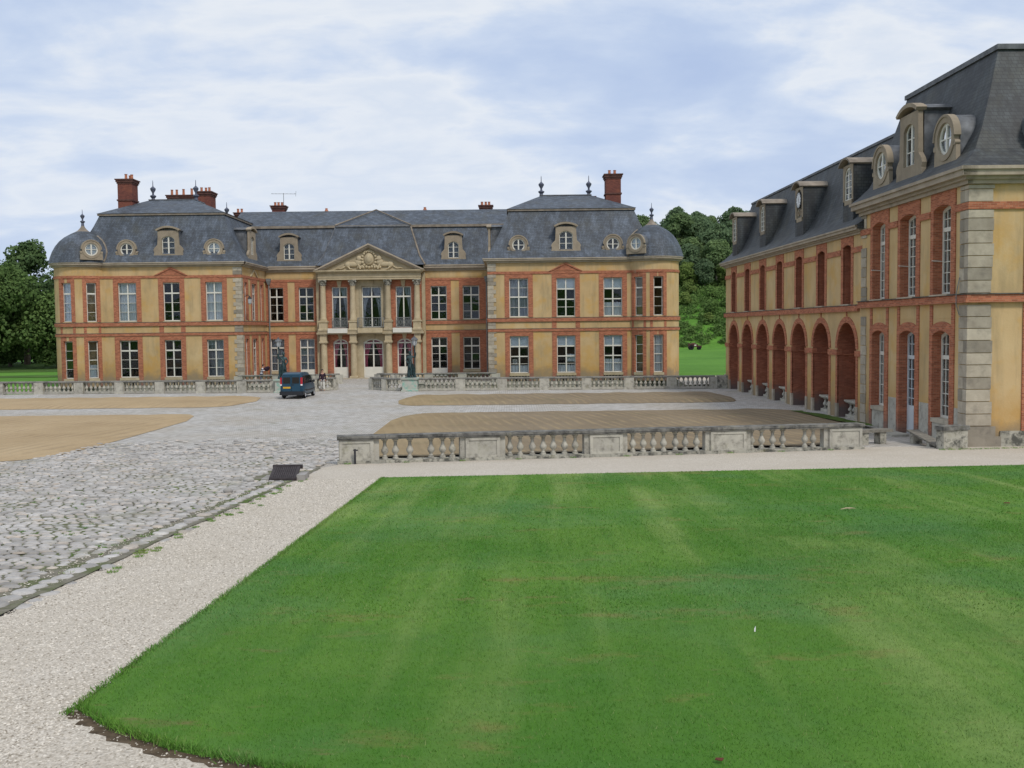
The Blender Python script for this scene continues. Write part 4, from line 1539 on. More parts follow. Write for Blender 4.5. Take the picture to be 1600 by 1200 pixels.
        for s in (e - 0.3, ):
            MB(F).box(s, s + 0.6, -0.03, 0.02, 0, 10.6, 0.3).build('brick_strip', 'brick', th) if side < 0 else None
        for z0, z1, p, lg in ((5.35, 5.66, 0.12, 1), (4.47, 4.70, 0.08, 1), (9.6, 9.83, 0.06, 0)):
            course(F, th, -L, L, z0, z1, p, seg=0.3, ledge=lg)
        cornice(F, th, -L, L, 10.6, 11.0, 0.42, seg=0.3)
        dome = MB()
        k = r / 2.42
        dome.lathe((cx, cy, 0), [(2.86 * k, 11.0), (2.80 * k, 11.15), (2.70 * k, 11.55), (2.52 * k, 12.05), (2.26 * k, 12.55), (1.92 * k, 13.0), (1.5 * k, 13.38), (1.02 * k, 13.68), (0.56 * k, 13.92)], 40)
        dome.build('tower_dome', 'slate', th, 50)
        MB().lathe((cx, cy, 0), [(0.62 * k, 13.88), (0.40, 14.06), (0.2, 14.3), (0.10, 14.52)], 16).build('dome_cap', 'lead_ridge', th, 50)
        finial(th, cx, cy, 14.45, 0.72)
        # lead valley where the dome dies into the main slope
        dz, dr = (11.0, 11.15, 11.55, 12.05, 12.55, 13.0, 13.38, 13.68), (2.86, 2.80, 2.70, 2.52, 2.26, 1.92, 1.5, 1.02)
        vp = []
        for z in np.linspace(11.1, 13.5, 12):
            rr_ = np.interp(z, dz, dr) * k
            yy_ = YP + np.interp(z, (11.0, 11.28, 11.95, 13.1, 14.4), (-0.42, -0.14, 0.35, 0.95, 1.55))
            q = (cy - yy_) / rr_
            if abs(q) < 1:
                vp.append((cx - side * rr_ * math.sqrt(1 - q * q), yy_ - 0.03, z))
        MB().tube(vp, 0.085, 6).build('lead_valley', 'lead_ridge', th, 60)
        a = radians(oc)
        Fo = frame(cx + 2.86 * k * sin(a), cy - 2.86 * k * cos(a), a)
        oculus_dormer(Fo, th, 0, 11.22, 1.9, 12.12, 0.55, -0.1, 1.3, 'full')

    tower(-38.62, 90.6, 2.52, [(-14.7, 0.95, 'full', None), (35.2, 0.85, None, 'low')], 35, -1)
    tower(12.78, 90.6, 2.42, [(-37.5, 0.85, None, None), (6.0, 0.88, None, 'full')], -36, 1)

    # ---- pavilion roofs
    def pav_roof(xl, xr, ridge):
        e = 0.42
        y0, y1 = YP, YP + 17.5
        mb = MB()
        prof = [(-e, 11.0), (-e + 0.28, 11.28), (0.35, 11.95), (0.95, 13.1), (1.55, 14.4), (1.95, 15.42)]
        roof_ring(mb, [(xl + d, xr - d, y0 + d, y1 - d, z) for d, z in prof])
        mb.build('mansard_roof', 'slate', th)
        d = 1.95
        rr = MB()
        rr.box(xl + d - 0.14, xr - d + 0.14, y0 + d - 0.14, y1 - d + 0.14, 15.40, 15.58)
        rr.build('roof_curb', 'lead_ridge', th)
        top = MB()
        roof_ring(top, [(xl + d - 0.2, xr - d + 0.2, y0 + d - 0.2, y1 - d + 0.2, 15.582), (ridge[0], ridge[1], y0 + 7.2, y1 - 7.2, 17.45)])
        top.build('upper_roof', 'slate', th)
        MB().box(ridge[0] - 0.1, ridge[1] + 0.1, y0 + 7.1, y1 - 7.1, 17.44, 17.53).build('ridge_lead', 'lead', th)

    pav_roof(-39.3, -24.1, (-34.6, -30.35))
    pav_roof(-2.05, 13.2, (3.0, 7.75))
    for x, z in ((-34.55, 17.4), (-30.4, 17.4), (3.05, 17.4), (7.65, 17.4)):
        finial(th, x, 97.3, z, 1.0)
    finial(th, -30.9, 109.5, 16.8, 1.0)
    finial(th, 2.1, 109.5, 16.5, 1.0)
    for x, z0, w, ww, a, b, t, cov in ((-30.55, 11.32, 2.7, 1.15, 11.75, 13.35, 14.25, None), (4.97, 11.32, 2.7, 1.2, 11.75, 13.4, 14.2, None)):
        stone_dormer(FP, th, x, z0, w, ww, a, b, t, 0.12, 2.0, cov)
    for x, cov in ((-34.3, None), (-26.5, 'full'), (0.72, 'left'), (9.16, None)):
        oculus_dormer(FP, th, x, 11.28, 2.0, 12.2, 0.57, 0.18, 1.4, cov)

    # ---- main block between the pavilions
    wins = [(-23.75, -22.38, -24.1, -21.95, None, 'net'), (-20.87, -19.4, -21.25, -18.95, None, 'net'), (-7.9, -6.32, -8.4, -5.9, None, None), (-4.75, -3.12, -5.1, -2.08, None, None)]
    mb = MB(FC)
    ops = []
    for x0, x1, a, b, cu, cl in wins:
        ops += [(x0, x1, 5.72, 9.02), (x0, x1, 0.1 if x0 in (-20.87, -7.9) else 0.8, 3.98)]
    wall(mb, -24.1, -2.05, 0, 10.62, ops + [(-18.6, -8.7, 0.0, 9.6)])
    mb.build('wall', 'ochre', th)
    MB(FC).quad((-24.1, 13, 0), (-2.05, 13, 0), (-2.05, 13, 10.6), (-24.1, 13, 10.6)).build('rear_wall', 'ochre', th)
    MB(FC).box(-24.0, -2.1, 0.35, 12.5, 4.45, 4.85).build('floor_slab', 'interior', th)
    MB(FC).box(-24.0, -2.1, 4.6, 4.8, 0.0, 10.0).build('inner_wall', 'interior', th)
    for x0, x1, a, b, cu, cl in wins:
        door = x0 in (-20.87, -7.9)
        surround(FC, th, a, b, x0, x1, 5.68, 9.02, 9.55)
        surround(FC, th, a, b, x0, x1, 0.0, 3.98, 4.42)
        window(FC, th, x0, x1, 5.74, 9.0, 0.15, A, 2, cu)
        window(FC, th, x0, x1, 0.12 if door else 0.82, 3.96, 0.15, A, 2, cl, panel=0.75 if door else 0)
        MB(FC).box(x0 - 0.02, x1 + 0.02, -0.1, 0.2, 5.64, 5.722).build('window_sill', 'limestone', th)
        if not door:
            MB(FC).box(x0 - 0.05, x1 + 0.05, -0.1, 0.2, 0.55, 0.8).build('window_sill', 'limestone', th)
            vent(FC, th, x0, x1, 0.05, 0.53)
    for a, b in ((-24.02, -18.75), (-8.55, -2.1)):
        course(FC, th, a, b, 5.28, 5.6, 0.12)
        course(FC, th, a, b, 4.42, 4.64, 0.08)
        course(FC, th, a, b, 9.55, 9.78, 0.06, ledge=False)
        cornice(FC, th, a, b, 10.5, 11.08, 0.45)
        MB(FC).box(a + 0.6, b - 0.6, -0.03, 0.02, 9.88, 10.42).build('frieze_panel', 'ochre', th)
    # downpipes in the angles
    for x in (-23.75, -2.4):
        mb = MB()
        mb.tube([(x, 98.02, 0.2), (x, 98.02, 9.4)], 0.06, 8)
        mb.sqlathe(x, 98.0, 9.3, [(0.1, 0), (0.2, 0.35), (0.22, 0.6)])
        mb.build('downpipe', 'iron_grey', th)
    # roof of the main block
    prof = [(-0.42, 11.08), (-0.1, 11.4), (0.5, 12.0), (1.15, 13.2), (1.75, 14.3), (2.1, 15.02)]

    def slope(mb, x0, x1, yb, pr, xin=0.0):
        for (d0, z0), (d1, z1) in zip(pr, pr[1:]):
            mb.quad((x0 + d0 * xin, yb + d0, z0), (x1 - d0 * xin, yb + d0, z0), (x1 - d1 * xin, yb + d1, z1), (x0 + d1 * xin, yb + d1, z1))
    mb = MB()
    slope(mb, -26.4, 0.4, YC, prof)
    mb.quad((-24.6, 111.6, 11.0), (-1.6, 111.6, 11.0), (-1.6, 109, 15.0), (-24.6, 109, 15.0))
    mb.build('mansard_roof', 'slate', th)
    mb = MB()
    mb.quad((-28, YC + 2.0, 15.2), (2, YC + 2.0, 15.2), (2, 104.6, 17.18), (-28, 104.6, 17.18))
    mb.quad((-28, 109.2, 15.2), (2, 109.2, 15.2), (2, 104.6, 17.18), (-28, 104.6, 17.18))
    mb.build('upper_roof', 'slate', th)
    MB().box(-26.0, 0.0, YC + 1.9, YC + 2.12, 14.98, 15.22).build('roof_curb', 'lead_ridge', th)
    # projecting roof over the portico
    mb = MB()
    pr = [(d, z) for d, z in prof]
    xl, xr = -19.0, -8.35
    yb = YC - 0.35
    for (d0, z0), (d1, z1) in zip(pr, pr[1:]):
        a0, a1 = 0.62 * (d0 + 0.42), 0.62 * (d1 + 0.42)
        mb.quad((xl + a0, yb + d0, z0), (xr - a0, yb + d0, z0), (xr - a1, yb + d1, z1), (xl + a1, yb + d1, z1))
        for s, x, a, b in ((1, xl, a0, a1), (-1, xr, a0, a1)):
            mb.quad((x + s * a, yb + d0, z0), (x + s * b, yb + d1, z1), (x + s * b, yb + d1 + 2.2, z1), (x + s * a, yb + d0 + 2.2, z0))
    mb.build('portico_roof', 'slate', th)
    wl = 0.62 * 2.52
    mb = MB()
    mb.add([(xl + wl, yb + 2.1, 15.04), (xr - wl, yb + 2.1, 15.04), (-13.9, yb + 6.8, 17.1), (xl + wl, yb + 3.6, 15.3), (xr - wl, yb + 3.6, 15.3)], [(0, 1, 2), (1, 4, 2), (3, 0, 2)])
    mb.build('upper_roof', 'slate', th)
    mb = MB()
    mb.tube([(xl + wl, yb + 1.95, 15.2), (-13.9, yb + 6.4, 17.22), (xr - wl, yb + 1.95, 15.2)], 0.075, 6)
    mb.tube([(xr - 0.62 * (d + 0.42), yb + d, z + 0.03) for d, z in pr], 0.09, 6)
    mb.build('lead_hip', 'lead_ridge', th)
    mb = MB()
    mb.tube([(xl + 0.62 * (d + 0.42), yb + d, z + 0.03) for d, z in pr], 0.05, 6)
    mb.tube([(xl + wl, yb + 2.06, 15.06), (xr - wl, yb + 2.06, 15.06)], 0.09, 6)
    mb.build('lead_hip', 'lead', th)
    for x in (-21.75, -5.6):
        stone_dormer(FC, th, x, 11.35, 2.5, 1.05, 11.75, 13.35, 14.35, 0.12, 2.2)

    # ---- portico
    F = FW                                           # wall face at Y 97.75
    ups = [(-17.55, -16.02), (-14.62, -12.7), (-11.3, -9.77)]
    dns = [(-17.5, -16.05), (-14.55, -12.6), (-11.22, -9.74)]
    xcol = (-18.33, -15.42, -12.0, -9.16)
    mats = ('brick', 'limestone', 'brick')
    for i in range(3):
        a, b = xcol[i] - (0.5 if i == 0 else 0), xcol[i + 1] + (0.5 if i == 2 else 0)
        for z0, z1, (x0, x1), o in ((4.75, 9.65, ups[i], (5.0, 9.02, 0)), (0.0, 4.38, dns[i], (0.06, 3.92, 0.36))):
            mb = MB(F)
            wall(mb, a, b, z0, z1, [(x0, x1, o[0], o[1], o[2])])
            for x in (x0, x1):
                mb.quad((x, 0, o[0]), (x, 0.45, o[0]), (x, 0.45, o[1]), (x, 0, o[1]))
            mb.quad((x0, 0, o[1]), (x1, 0, o[1]), (x1, 0.45, o[1]), (x0, 0.45, o[1]))
            mb.build('portico_wall', mats[i], th)
        x0, x1 = ups[i]
        window(F, th, x0, x1, 5.02, 9.0, 0.2, [(0.755, 0.14)], 2, 'sides', fw=0.09)
        x0, x1 = dns[i]
        window(F, th, x0, x1, 0.08, 3.9, 0.2, [(0.86, 0.13), (0.66, 0.04), (0.46, 0.04)], 2, 'red', 'french_door', fw=0.11, mull=0.13, panel=0.95, arch=0.34)
        # keystones
        for xm, zt, hh in (((ups[i][0] + ups[i][1]) / 2, 9.62, 0.62), ((dns[i][0] + dns[i][1]) / 2, 4.4, 0.52)):
            MB(F).prism([(xm - 0.13, zt - hh), (xm + 0.13, zt - hh), (xm + 0.24, zt), (xm - 0.24, zt)], -0.12, 0.02).build('keystone', 'limestone', th)
        if i == 1:
            mb = MB(F)
            x0, x1 = ups[1]
            mb.box(x0 - 0.22, x0 - 0.002, -0.06, 0.2, 5.0, 9.24)
            mb.box(x1 + 0.002, x1 + 0.22, -0.06, 0.2, 5.0, 9.24)
            mb.box(x0, x1, -0.062, 0.2, 9.03, 9.24)
            mb.build('window_architrave', 'limestone', th)
    # corner strips beside the portico
    for x0, x1 in ((-19.05, -18.75), (-8.72, -8.4)):
        MB(F).box(x0, x1, -0.05, 0.6, 0, 10.4).build('corner_strip', 'limestone', th)
    MB(FW).box(-18.7, -8.6, 0.5, 0.52, 4.4, 4.75).build('floor_slab', 'interior', th)
    # piers and columns
    for x in xcol:
        yq = 97.35
        mb = MB()
        mb.sqlathe(x, yq, 0.0, [(0.40, 0), (0.40, 0.25), (0.34, 0.3)])
        mb.lathe((x, yq, 0), [(0.32, 0.3), (0.33, 1.2), (0.30, 3.5)], 18)
        mb.sqlathe(x, yq, 3.45, [(0.31, 0), (0.40, 0.1), (0.40, 0.25), (0.33, 0.28), (0.33, 0.9)])
        mb.build('lower_column', 'limestone', th, 40)
        mb = MB()
        mb.sqlathe(x, yq, 4.74, [(0.45, 0), (0.45, 0.16), (0.38, 0.2), (0.38, 0.75), (0.46, 0.82), (0.46, 0.95)])
        mb.lathe((x, yq, 5.68), [(0.37, 0), (0.40, 0.06), (0.33, 0.13), (0.35, 0.19), (0.295, 0.26), (0.30, 1.2), (0.255, 3.3), (0.29, 3.34), (0.26, 3.38)], 20)
        mb.build('column', 'limestone', th, 40)
        mb = MB()
        mb.lathe((x, yq, 9.06), [(0.25, 0), (0.29, 0.18), (0.27, 0.2), (0.33, 0.38), (0.30, 0.4), (0.36, 0.5)], 16)
        for k in range(12):
            a = 2 * pi * k / 12
            mb.ell((x + 0.31 * cos(a), yq + 0.31 * sin(a), 9.24 + 0.17 * (k % 2)), 0.06, 0.06, 0.08, 6, 4)
        for sx in (-1, 1):
            mb.ell((x + sx * 0.33, yq - 0.3, 9.48), 0.09, 0.09, 0.09, 8, 5)
        mb.sqlathe(x, yq, 9.54, [(0.36, 0), (0.40, 0.05), (0.40, 0.12)])
        mb.build('column_capital', 'lichen', th, 40)
    # floor ledge
    mb = MB()
    mb.box(-18.95, -8.5, 96.85, 97.7, 4.38, 4.56)
    mb.box(-18.85, -8.6, 96.95, 97.7, 4.56, 4.735)
    mb.build('portico_ledge', 'limestone', th)
    for i in range(3):
        a, b = (xcol[i] + 0.5, xcol[i + 1] - 0.5)
        MB().box(a, b, 96.7, 97.5, 4.50, 4.96).build('balcony_slab', 'white' if i != 1 else 'limestone', th)
    # balcony rails
    for i in range(3):
        x0, x1 = ups[i]
        mb = MB()
        if i == 1:
            x0, x1, yr = x0 - 0.3, x1 + 0.3, 96.8
            for x in (x0, x1):
                mb.tube([(x, yr, 5.95), (x, 97.6, 5.95)], 0.022, 5)
                mb.tube([(x, yr, 5.06), (x, 97.6, 5.06)], 0.022, 5)
                for k in range(5):
                    mb.tube([(x, yr + 0.15 * k, 5.06), (x, yr + 0.15 * k, 5.95)], 0.014, 4)
        else:
            yr = 97.72
        mb.tube([(x0, yr, 5.95), (x1, yr, 5.95)], 0.028, 5)
        mb.tube([(x0, yr, 5.06), (x1, yr, 5.06)], 0.022, 5)
        n = 15
        for k in range(n + 1):
            x = x0 + (x1 - x0) * k / n
            mb.tube([(x, yr, 5.0), (x, yr, 5.95)], 0.013 if k % 3 else 0.022, 4)
        for k in range(5):
            mb.ring(x0 + (x1 - x0) * (k + 0.5) / 5, 5.5, 0.09, 0.115, yr - 0.012, yr + 0.012, 0, 2 * pi, 12, 2.2)
        mb.build('balcony_rail', 'iron_grey', th)
    # entablature and pediment
    mb = MB()
    for a, b, p in ((9.66, 9.86, 0.0), (9.86, 9.94, 0.05), (9.94, 10.28, 0.02), (10.28, 10.36, 0.12), (10.36, 10.46, 0.26), (10.46, 10.56, 0.40)):
        mb.box(-18.7 - p, -8.75 + p, 96.98 - p, 97.9, a, b)
    mb.build('entablature', 'limestone', th)
    pd = MB()
    xa, xb, xm, zt = -18.95, -8.45, -13.72, 13.02
    pd.prism([(xa + 0.05, 10.565), (xb - 0.05, 10.565), (xm, zt - 0.02)], 97.05, 97.9)
    ped = pd.build('pediment', 'limestone', th)
    rk = MB()
    for o0, o1, y0 in ((0.0, 0.15, 96.52), (0.15, 0.30, 96.66), (0.30, 0.42, 96.82)):
        rk.prism([(xa - 0.15 + o0 * 2.1, 10.57), (xa - 0.15 + o1 * 2.1, 10.57), (xm, zt + 0.1 - o1), (xm, zt + 0.1 - o0)], y0, 97.4 + o0)
        rk.prism([(xb + 0.15 - o0 * 2.1, 10.57), (xb + 0.15 - o1 * 2.1, 10.57), (xm, zt + 0.1 - o1), (xm, zt + 0.1 - o0)], y0 - 0.003, 97.4 + o0)
    rk.build('raking_cornice', 'cornice', ped)
    MB().prism([(xa - 0.1, 10.6), (xm, zt + 0.12), (xb + 0.1, 10.6), (xm, zt - 0.1)], 97.92, 100.2).build('pediment_roof', 'lead', ped)
    # coat of arms between two couching beasts
    cr = MB()
    yb = 97.0
    cr.ell((xm, yb, 11.62), 0.46, 0.22, 0.60, 16, 10)
    cr.ell((xm, yb - 0.1, 11.64), 0.33, 0.2, 0.42, 14, 8)
    for k in range(16):
        a = 2 * pi * k / 16
        cr.ell((xm + 0.68 * cos(a), yb, 11.6 + 0.82 * sin(a) * 0.95), 0.15, 0.14, 0.15, 8, 5)
    for k in range(7):
        cr.ell((xm - 0.42 + 0.14 * k, yb - 0.02, 12.32 + 0.1 * sin(pi * k / 6)), 0.085, 0.1, 0.13, 7, 5)
    for s in (-1, 1):
        X = lambda d: xm + s * d
        cr.ell((X(1.55), yb, 11.12), 0.62, 0.17, 0.26, 14, 8)           # body
        cr.ell((X(1.05), yb, 11.32), 0.36, 0.18, 0.34, 12, 8)           # shoulder
        cr.ell((X(0.98), yb - 0.05, 11.70), 0.26, 0.17, 0.27, 12, 8)    # maned head
        cr.ell((X(0.80), yb - 0.12, 11.64), 0.13, 0.11, 0.10, 8, 6)
        cr.ell((X(2.05), yb, 11.1), 0.34, 0.17, 0.3, 12, 8)             # haunch
        cr.tube([(X(1.1), yb - 0.05, 11.2), (X(0.95), yb - 0.12, 10.9), (X(0.85), yb - 0.12, 10.66)], [0.13, 0.1, 0.07], 7)
        cr.tube([(X(2.1), yb - 0.05, 10.95), (X(1.85), yb - 0.12, 10.68), (X(1.6), yb - 0.12, 10.66)], [0.12, 0.09, 0.06], 7)
        cr.tube([(X(2.3), yb, 10.95), (X(2.7), yb - 0.03, 10.72), (X(3.05), yb - 0.03, 10.78), (X(3.3), yb - 0.03, 10.68)], [0.08, 0.06, 0.07, 0.03], 6)
        for k in range(5):
            cr.ell((X(0.55 + 0.13 * k), yb - 0.06, 10.85 + 0.09 * (k % 2)), 0.12, 0.1, 0.15, 7, 5)
    cr.build('crest_relief', 'limestone', ped, 50)
    # doorstep
    MB().box(-18.6, -8.8, 96.4, 97.75, 0.0, 0.10).build('door_step', 'quoin', th)

    # ---- chimneys
    chimney(th, -36.85, -35.5, 94.4, 95.9, 15.6, 19.2, [(-36.3, 0, 0.55), (-36.0, 0.25, 0.45), (-35.75, 0, 0.5)], 17.15)
    chimney(th, 9.05, 10.45, 94.4, 96.0, 15.6, 19.15, [(9.45, 0, 0.45), (9.95, 0, 0.45)], 17.25)
    chimney(th, -35.3, -32.6, 103.6, 104.6, 15.8, 18.9, [(-35.0, 0, 0.6), (-34.5, 0, 0.6), (-33.8, 0, 0.65), (-32.95, 0, 0.7)])
    chimney(th, -31.7, -30.35, 101.8, 103.6, 15.8, 19.0, [(-31.5, 0, 0.5), (-31.1, 0.2, 0.5), (-30.7, 0, 0.5)])
    chimney(th, -25.05, -23.75, 105.6, 106.6, 16.2, 17.95, [(-24.8, 0, 0.4), (-24.45, 0, 0.4), (-24.1, 0.1, 0.4)])
    chimney(th, -3.15, -1.95, 105.6, 106.6, 16.2, 17.75, [(-2.95, 0, 0.4), (-2.55, 0, 0.4), (-2.2, 0, 0.4)])
    chimney(th, 3.6, 4.35, 103.6, 104.4, 15.8, 17.75, [(3.85, 0, 0.55), (4.05, 0, 0.5)])
    chimney(th, 6.6, 8.6, 102.2, 103.2, 15.8, 18.1, [])
    chimney(th, -29.6, -28.6, 108, 109, 15.8, 17.55, [(-29.4, 0, 0.45), (-29.0, 0, 0.45)])
    for x, y, h in ((-27.4, 107, 0.5), (-26.6, 107, 0.5)):
        MB().lathe((x, y, 15.9), [(0.16, 0), (0.14, 1.4), (0.17, 1.45), (0.17, 1.55)], 8).build('roof_pipe', 'terracotta', th, 40)
    for x in (-19.2, -8.9):
        MB().lathe((x, 105, 16.9), [(0.24, 0), (0.2, 0.35), (0.12, 0.5), (0.14, 0.62)], 8).build('roof_vent', 'terracotta', th, 40)
    return th


chateau = build_chateau()

# television aerial
t = thing('tv_aerial', 'thin television aerial above the clustered chimney pots on the main roof', 'aerial', (-23.9, 106.1, 17.9))
mb = MB().tube([(-23.9, 106.1, 16.8), (-23.9, 106.1, 19.3)], 0.03, 5)
mb.build('mast', 'iron_grey', t)
mb = MB().tube([(-25.2, 106.1, 19.25), (-22.6, 106.1, 19.2)], 0.02, 5)
for k in range(7):
    x = -25.1 + k * 0.4
    mb.tube([(x, 105.85, 19.24), (x, 106.35, 19.24)], 0.01, 4)
mb.tube([(-22.62, 106.1, 18.95), (-22.58, 106.1, 19.5)], 0.02, 4)
mb.build('boom', 'iron_grey', t)
# wall lantern on the left pavilion's return
t = thing('wall_lantern', 'small bracket lantern high on the corner of the left pavilion', 'lantern', (-24.05, 90.0, 7.6))
MB().tube([(-24.05, 90.0, 7.9), (-23.7, 90.0, 8.05), (-23.55, 90.0, 7.85)], 0.03, 6).build('bracket', 'iron', t)
mb = MB().lathe((-23.55, 90.0, 7.2), [(0.08, 0), (0.16, 0.12), (0.19, 0.48), (0.21, 0.5)], 6)
mb.build('lantern_glass', 'lamp_glass', t)
MB().lathe((-23.55, 90.0, 7.7), [(0.23, 0), (0.13, 0.1), (0.05, 0.2), (0.02, 0.28)], 6).build('lantern_cap', 'iron', t)


# ------------------------------------------------------------------ right-hand wing
WX, WY = 16.36, 76.0
WANG = math.atan2(-0.99986538, 0.01640805)
FWG = frame(WX, WY, WANG)


def wpt(x, y, z):
    return FWG(x, y, z)


def build_arcade():
    F = FWG
    th = thing('arcade_wing', 'long ochre wing with seven blind brick arches receding along the right of the court', 'building', wpt(14, 0, 0))
    L = 28.3
    cx = [2.59 + 3.925 * i for i in range(7)]
    mb = MB(F)
    ops = [(c - 1.3, c + 1.3, -0.3, 4.88, 1.299) for c in cx] + [(c - 0.56, c + 0.56, 5.78, 8.72, 0.12) for c in cx]
    wall(mb, 0, L, -0.3, 9.3, ops)
    mb.quad((0, 0, -0.3), (0, 9, -0.3), (0, 9, 9.3), (0, 0, 9.3))
    mb.quad((0, 9, -0.3), (L, 9, -0.3), (L, 9, 9.3), (0, 9, 9.3))
    mb.build('wall', 'ochre', th)
    for c in cx:
        # niche: back, jambs and barrel of dark brick
        arc = arc_pts(c - 1.3, c + 1.3, 4.88, 1.299, 18)
        nb = MB(F)
        dp = 0.95
        path = [(c - 1.3, -0.3)] + arc + [(c + 1.3, -0.3)]
        for (xa, za), (xb, zb) in zip(path, path[1:]):
            nb.quad((xa, -0.02, za), (xb, -0.02, zb), (xb, dp, zb), (xa, dp, za))
        nb.poly([(x, dp, z) for x, z in path])
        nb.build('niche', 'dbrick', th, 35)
        # arch ring and jamb strips standing proud
        rb = MB(F)
        rb.ring(c, 3.58, 1.3, 1.6, -0.045, 0.05, 0, pi, 18)
        rb.box(c - 0.05, c + 0.05, -0.04, 0.02, 5.17, 5.42)
        rb.build('brick_arch', 'brick', th)
        for s in (-1, 1):
            a, b = sorted((c + s * 1.3, c + s * 1.56))
            MB(F).box(a, b, -0.03, 0.05, 0.75, 3.22).build('brick_strip', 'brick', th)
            MB(F).box(a - 0.02, b + 0.02, -0.05, 0.06, -0.3, 0.75).build('pier_base', 'quoin', th)
        # blind upper light
        bb = MB(F)
        bb.box(c - 0.56, c + 0.56, 0.62, 0.7, 5.7, 8.8)
        bb.box(c - 0.562, c - 0.56, 0.0, 0.62, 5.7, 8.72)
        bb.box(c + 0.56, c + 0.562, 0.0, 0.62, 5.7, 8.72)
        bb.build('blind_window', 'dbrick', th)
        sb = MB(F)
        sb.box(c - 0.86, c - 0.56, -0.03, 0.05, 5.72, 8.6)
        sb.box(c + 0.56, c + 0.86, -0.03, 0.05, 5.72, 8.6)
        arch_block(sb, c - 0.56, c + 0.56, 8.72, 0.12, c - 0.86, c + 0.86, 9.12, -0.032, 0.05)
        sb.build('brick_surround', 'brick', th)
        MB(F).box(c - 0.6, c + 0.6, -0.17, 0.3, 5.73, 5.79).build('window_sill', 'cornice', th)
    # impost bands between the arches
    edges = [0.0] + [v for c in cx for v in (c - 1.3, c + 1.3)] + [L - 0.02]
    for a, b in zip(edges[::2], edges[1::2]):
        if b - a > 0.1:
            MB(F).box(a - 0.03, b + 0.03, -0.075, 0.2, 3.22, 3.50).build('impost_band', 'brick', th)
    for i, c in enumerate(cx):          # thin line carried round the niche
        MB(F).box(c - 1.29, c - 1.24, -0.01, 0.9, 3.22, 3.30).build('impost_band', 'brick', th)
    course(F, th, -0.12, L - 0.4, 5.42, 5.70, 0.14)
    e2 = [-0.05] + [v for c in cx for v in (c - 0.86, c + 0.86)] + [L - 0.02]
    for a, b in zip(e2[::2], e2[1::2]):
        MB(F).box(a, b, -0.06, 0.02, 8.27, 8.54).build('string_course', 'brick', th)
    cornice(F, th, -0.05, L - 0.01, 9.12, 9.52, 0.42, mitre0=1.0)
    MB(F).box(-0.3, -0.02, -0.05, 0.6, 0.0, 1.1).build('corner_buttress', 'quoin', th)
    # roof: bell-cast slates
    prof = [(-0.42, 9.52), (-0.05, 9.78), (0.45, 10.25), (0.9, 11.1), (1.35, 12.3), (1.9, 13.92)]
    rm = MB(F)
    for (d0, z0), (d1, z1) in zip(prof, prof[1:]):
        rm.quad((-0.42 + (d0 + 0.42) * 0.35, d0, z0), (L + 0.3, d0, z0), (L + 0.3, d1, z1), (-0.42 + (d1 + 0.42) * 0.35, d1, z1))
    pe = [(-0.42 + (d + 0.42) * 0.35, d, z) for d, z in prof]
    rm.poly(pe + [(0.4, 8.5, 13.92), (-0.4, 9.4, 9.52)])
    rm.poly([(L + 0.3, d, z) for d, z in prof] + [(L + 0.3, 1.9, 9.3), (L + 0.3, -0.42, 9.3)])
    rm.quad((-0.42, 9.4, 9.3), (L, 9.4, 9.3), (L, 7.5, 13.92), (0.4, 7.5, 13.92))
    rm.build('mansard_roof', 'slate_dark', th)
    tp = MB(F)
    tp.quad((0.38, 1.85, 13.94), (L, 1.85, 13.94), (L, 5.2, 15.0), (3.0, 5.2, 15.0))
    tp.build('upper_roof', 'slate_dark', th)
    MB(F).box(0.36, L, 1.82, 2.02, 13.86, 13.99).build('roof_curb', 'lead', th)
    # slate-cheeked dormers over every other arch; the third carries the clock
    for i, c in enumerate((2.3, 9.9, 17.85, 25.85)):
        y = 0.1
        db = MB(F)
        h = 0.50
        db.box(c - h - 0.2, c - h, y, y + 0.16, 10.95, 12.55)
        db.box(c + h, c + h + 0.2, y, y + 0.16, 10.95, 12.55)
        db.box(c - h, c + h, y + 0.002, y + 0.158, 10.75, 10.98)
        arch_block(db, c - h, c + h, 12.6, 0.42, c - h - 0.2, c + h + 0.2, 12.72, y + 0.002, y + 0.158)
        dm = db.build('dormer', 'dormer', th)
        MB(F).box(c - h - 0.22, c + h + 0.22, y + 0.02, y + 0.2, 9.95, 10.745).build('dormer_apron', 'slate_dark', dm)
        ck = MB(F)
        for s in (-1, 1):
            a, b = sorted((c + s * (h + 0.2), c + s * (h + 0.24)))
            ck.box(a, b, y + 0.02, y + 1.9, 9.9, 12.72)
        ck.build('dormer_cheek', 'slate_dark', dm)
        hood = arc_pts(c - h - 0.36, c + h + 0.36, 13.08, 0.36, 10)
        low = arc_pts(c - h - 0.30, c + h + 0.30, 12.98, 0.32, 10)
        hb = MB(F)
        hb.prism(hood + low[::-1], y - 0.22, y + 2.0)
        hb.build('dormer_hood', 'lead_ridge', dm, 40)
        MB(F).prism(low + [(c + h + 0.2, 12.6), (c - h - 0.2, 12.6)], y + 0.162, y + 1.9).build('dormer_roof', 'lead', dm)
        if i != 2:
            window(F, dm, c - h, c + h, 10.98, 12.58, y + 0.05, [(0.78, 0.035), (0.59, 0.035), (0.40, 0.035), (0.2, 0.035)], 2, None, 'dormer_window', 0.06, 0.09, 0, 0.42, d=0.05, flat=True, thinv=0)
            MB(F).box(c - h, c + h, y + 0.4, y + 0.42, 10.9, 12.7).build('dormer_dark', 'interior', dm)
        else:
            MB(F).box(c - h, c + h, y + 0.10, y + 0.13, 10.9, 12.7).build('dormer_board', 'wood', dm)
            MB(F).ring(c, 12.0, 0.002, 0.44, y - 0.03, y + 0.02, 0, 2 * pi, 28).build('clock_face', 'clock', dm)
            hm = MB(F)
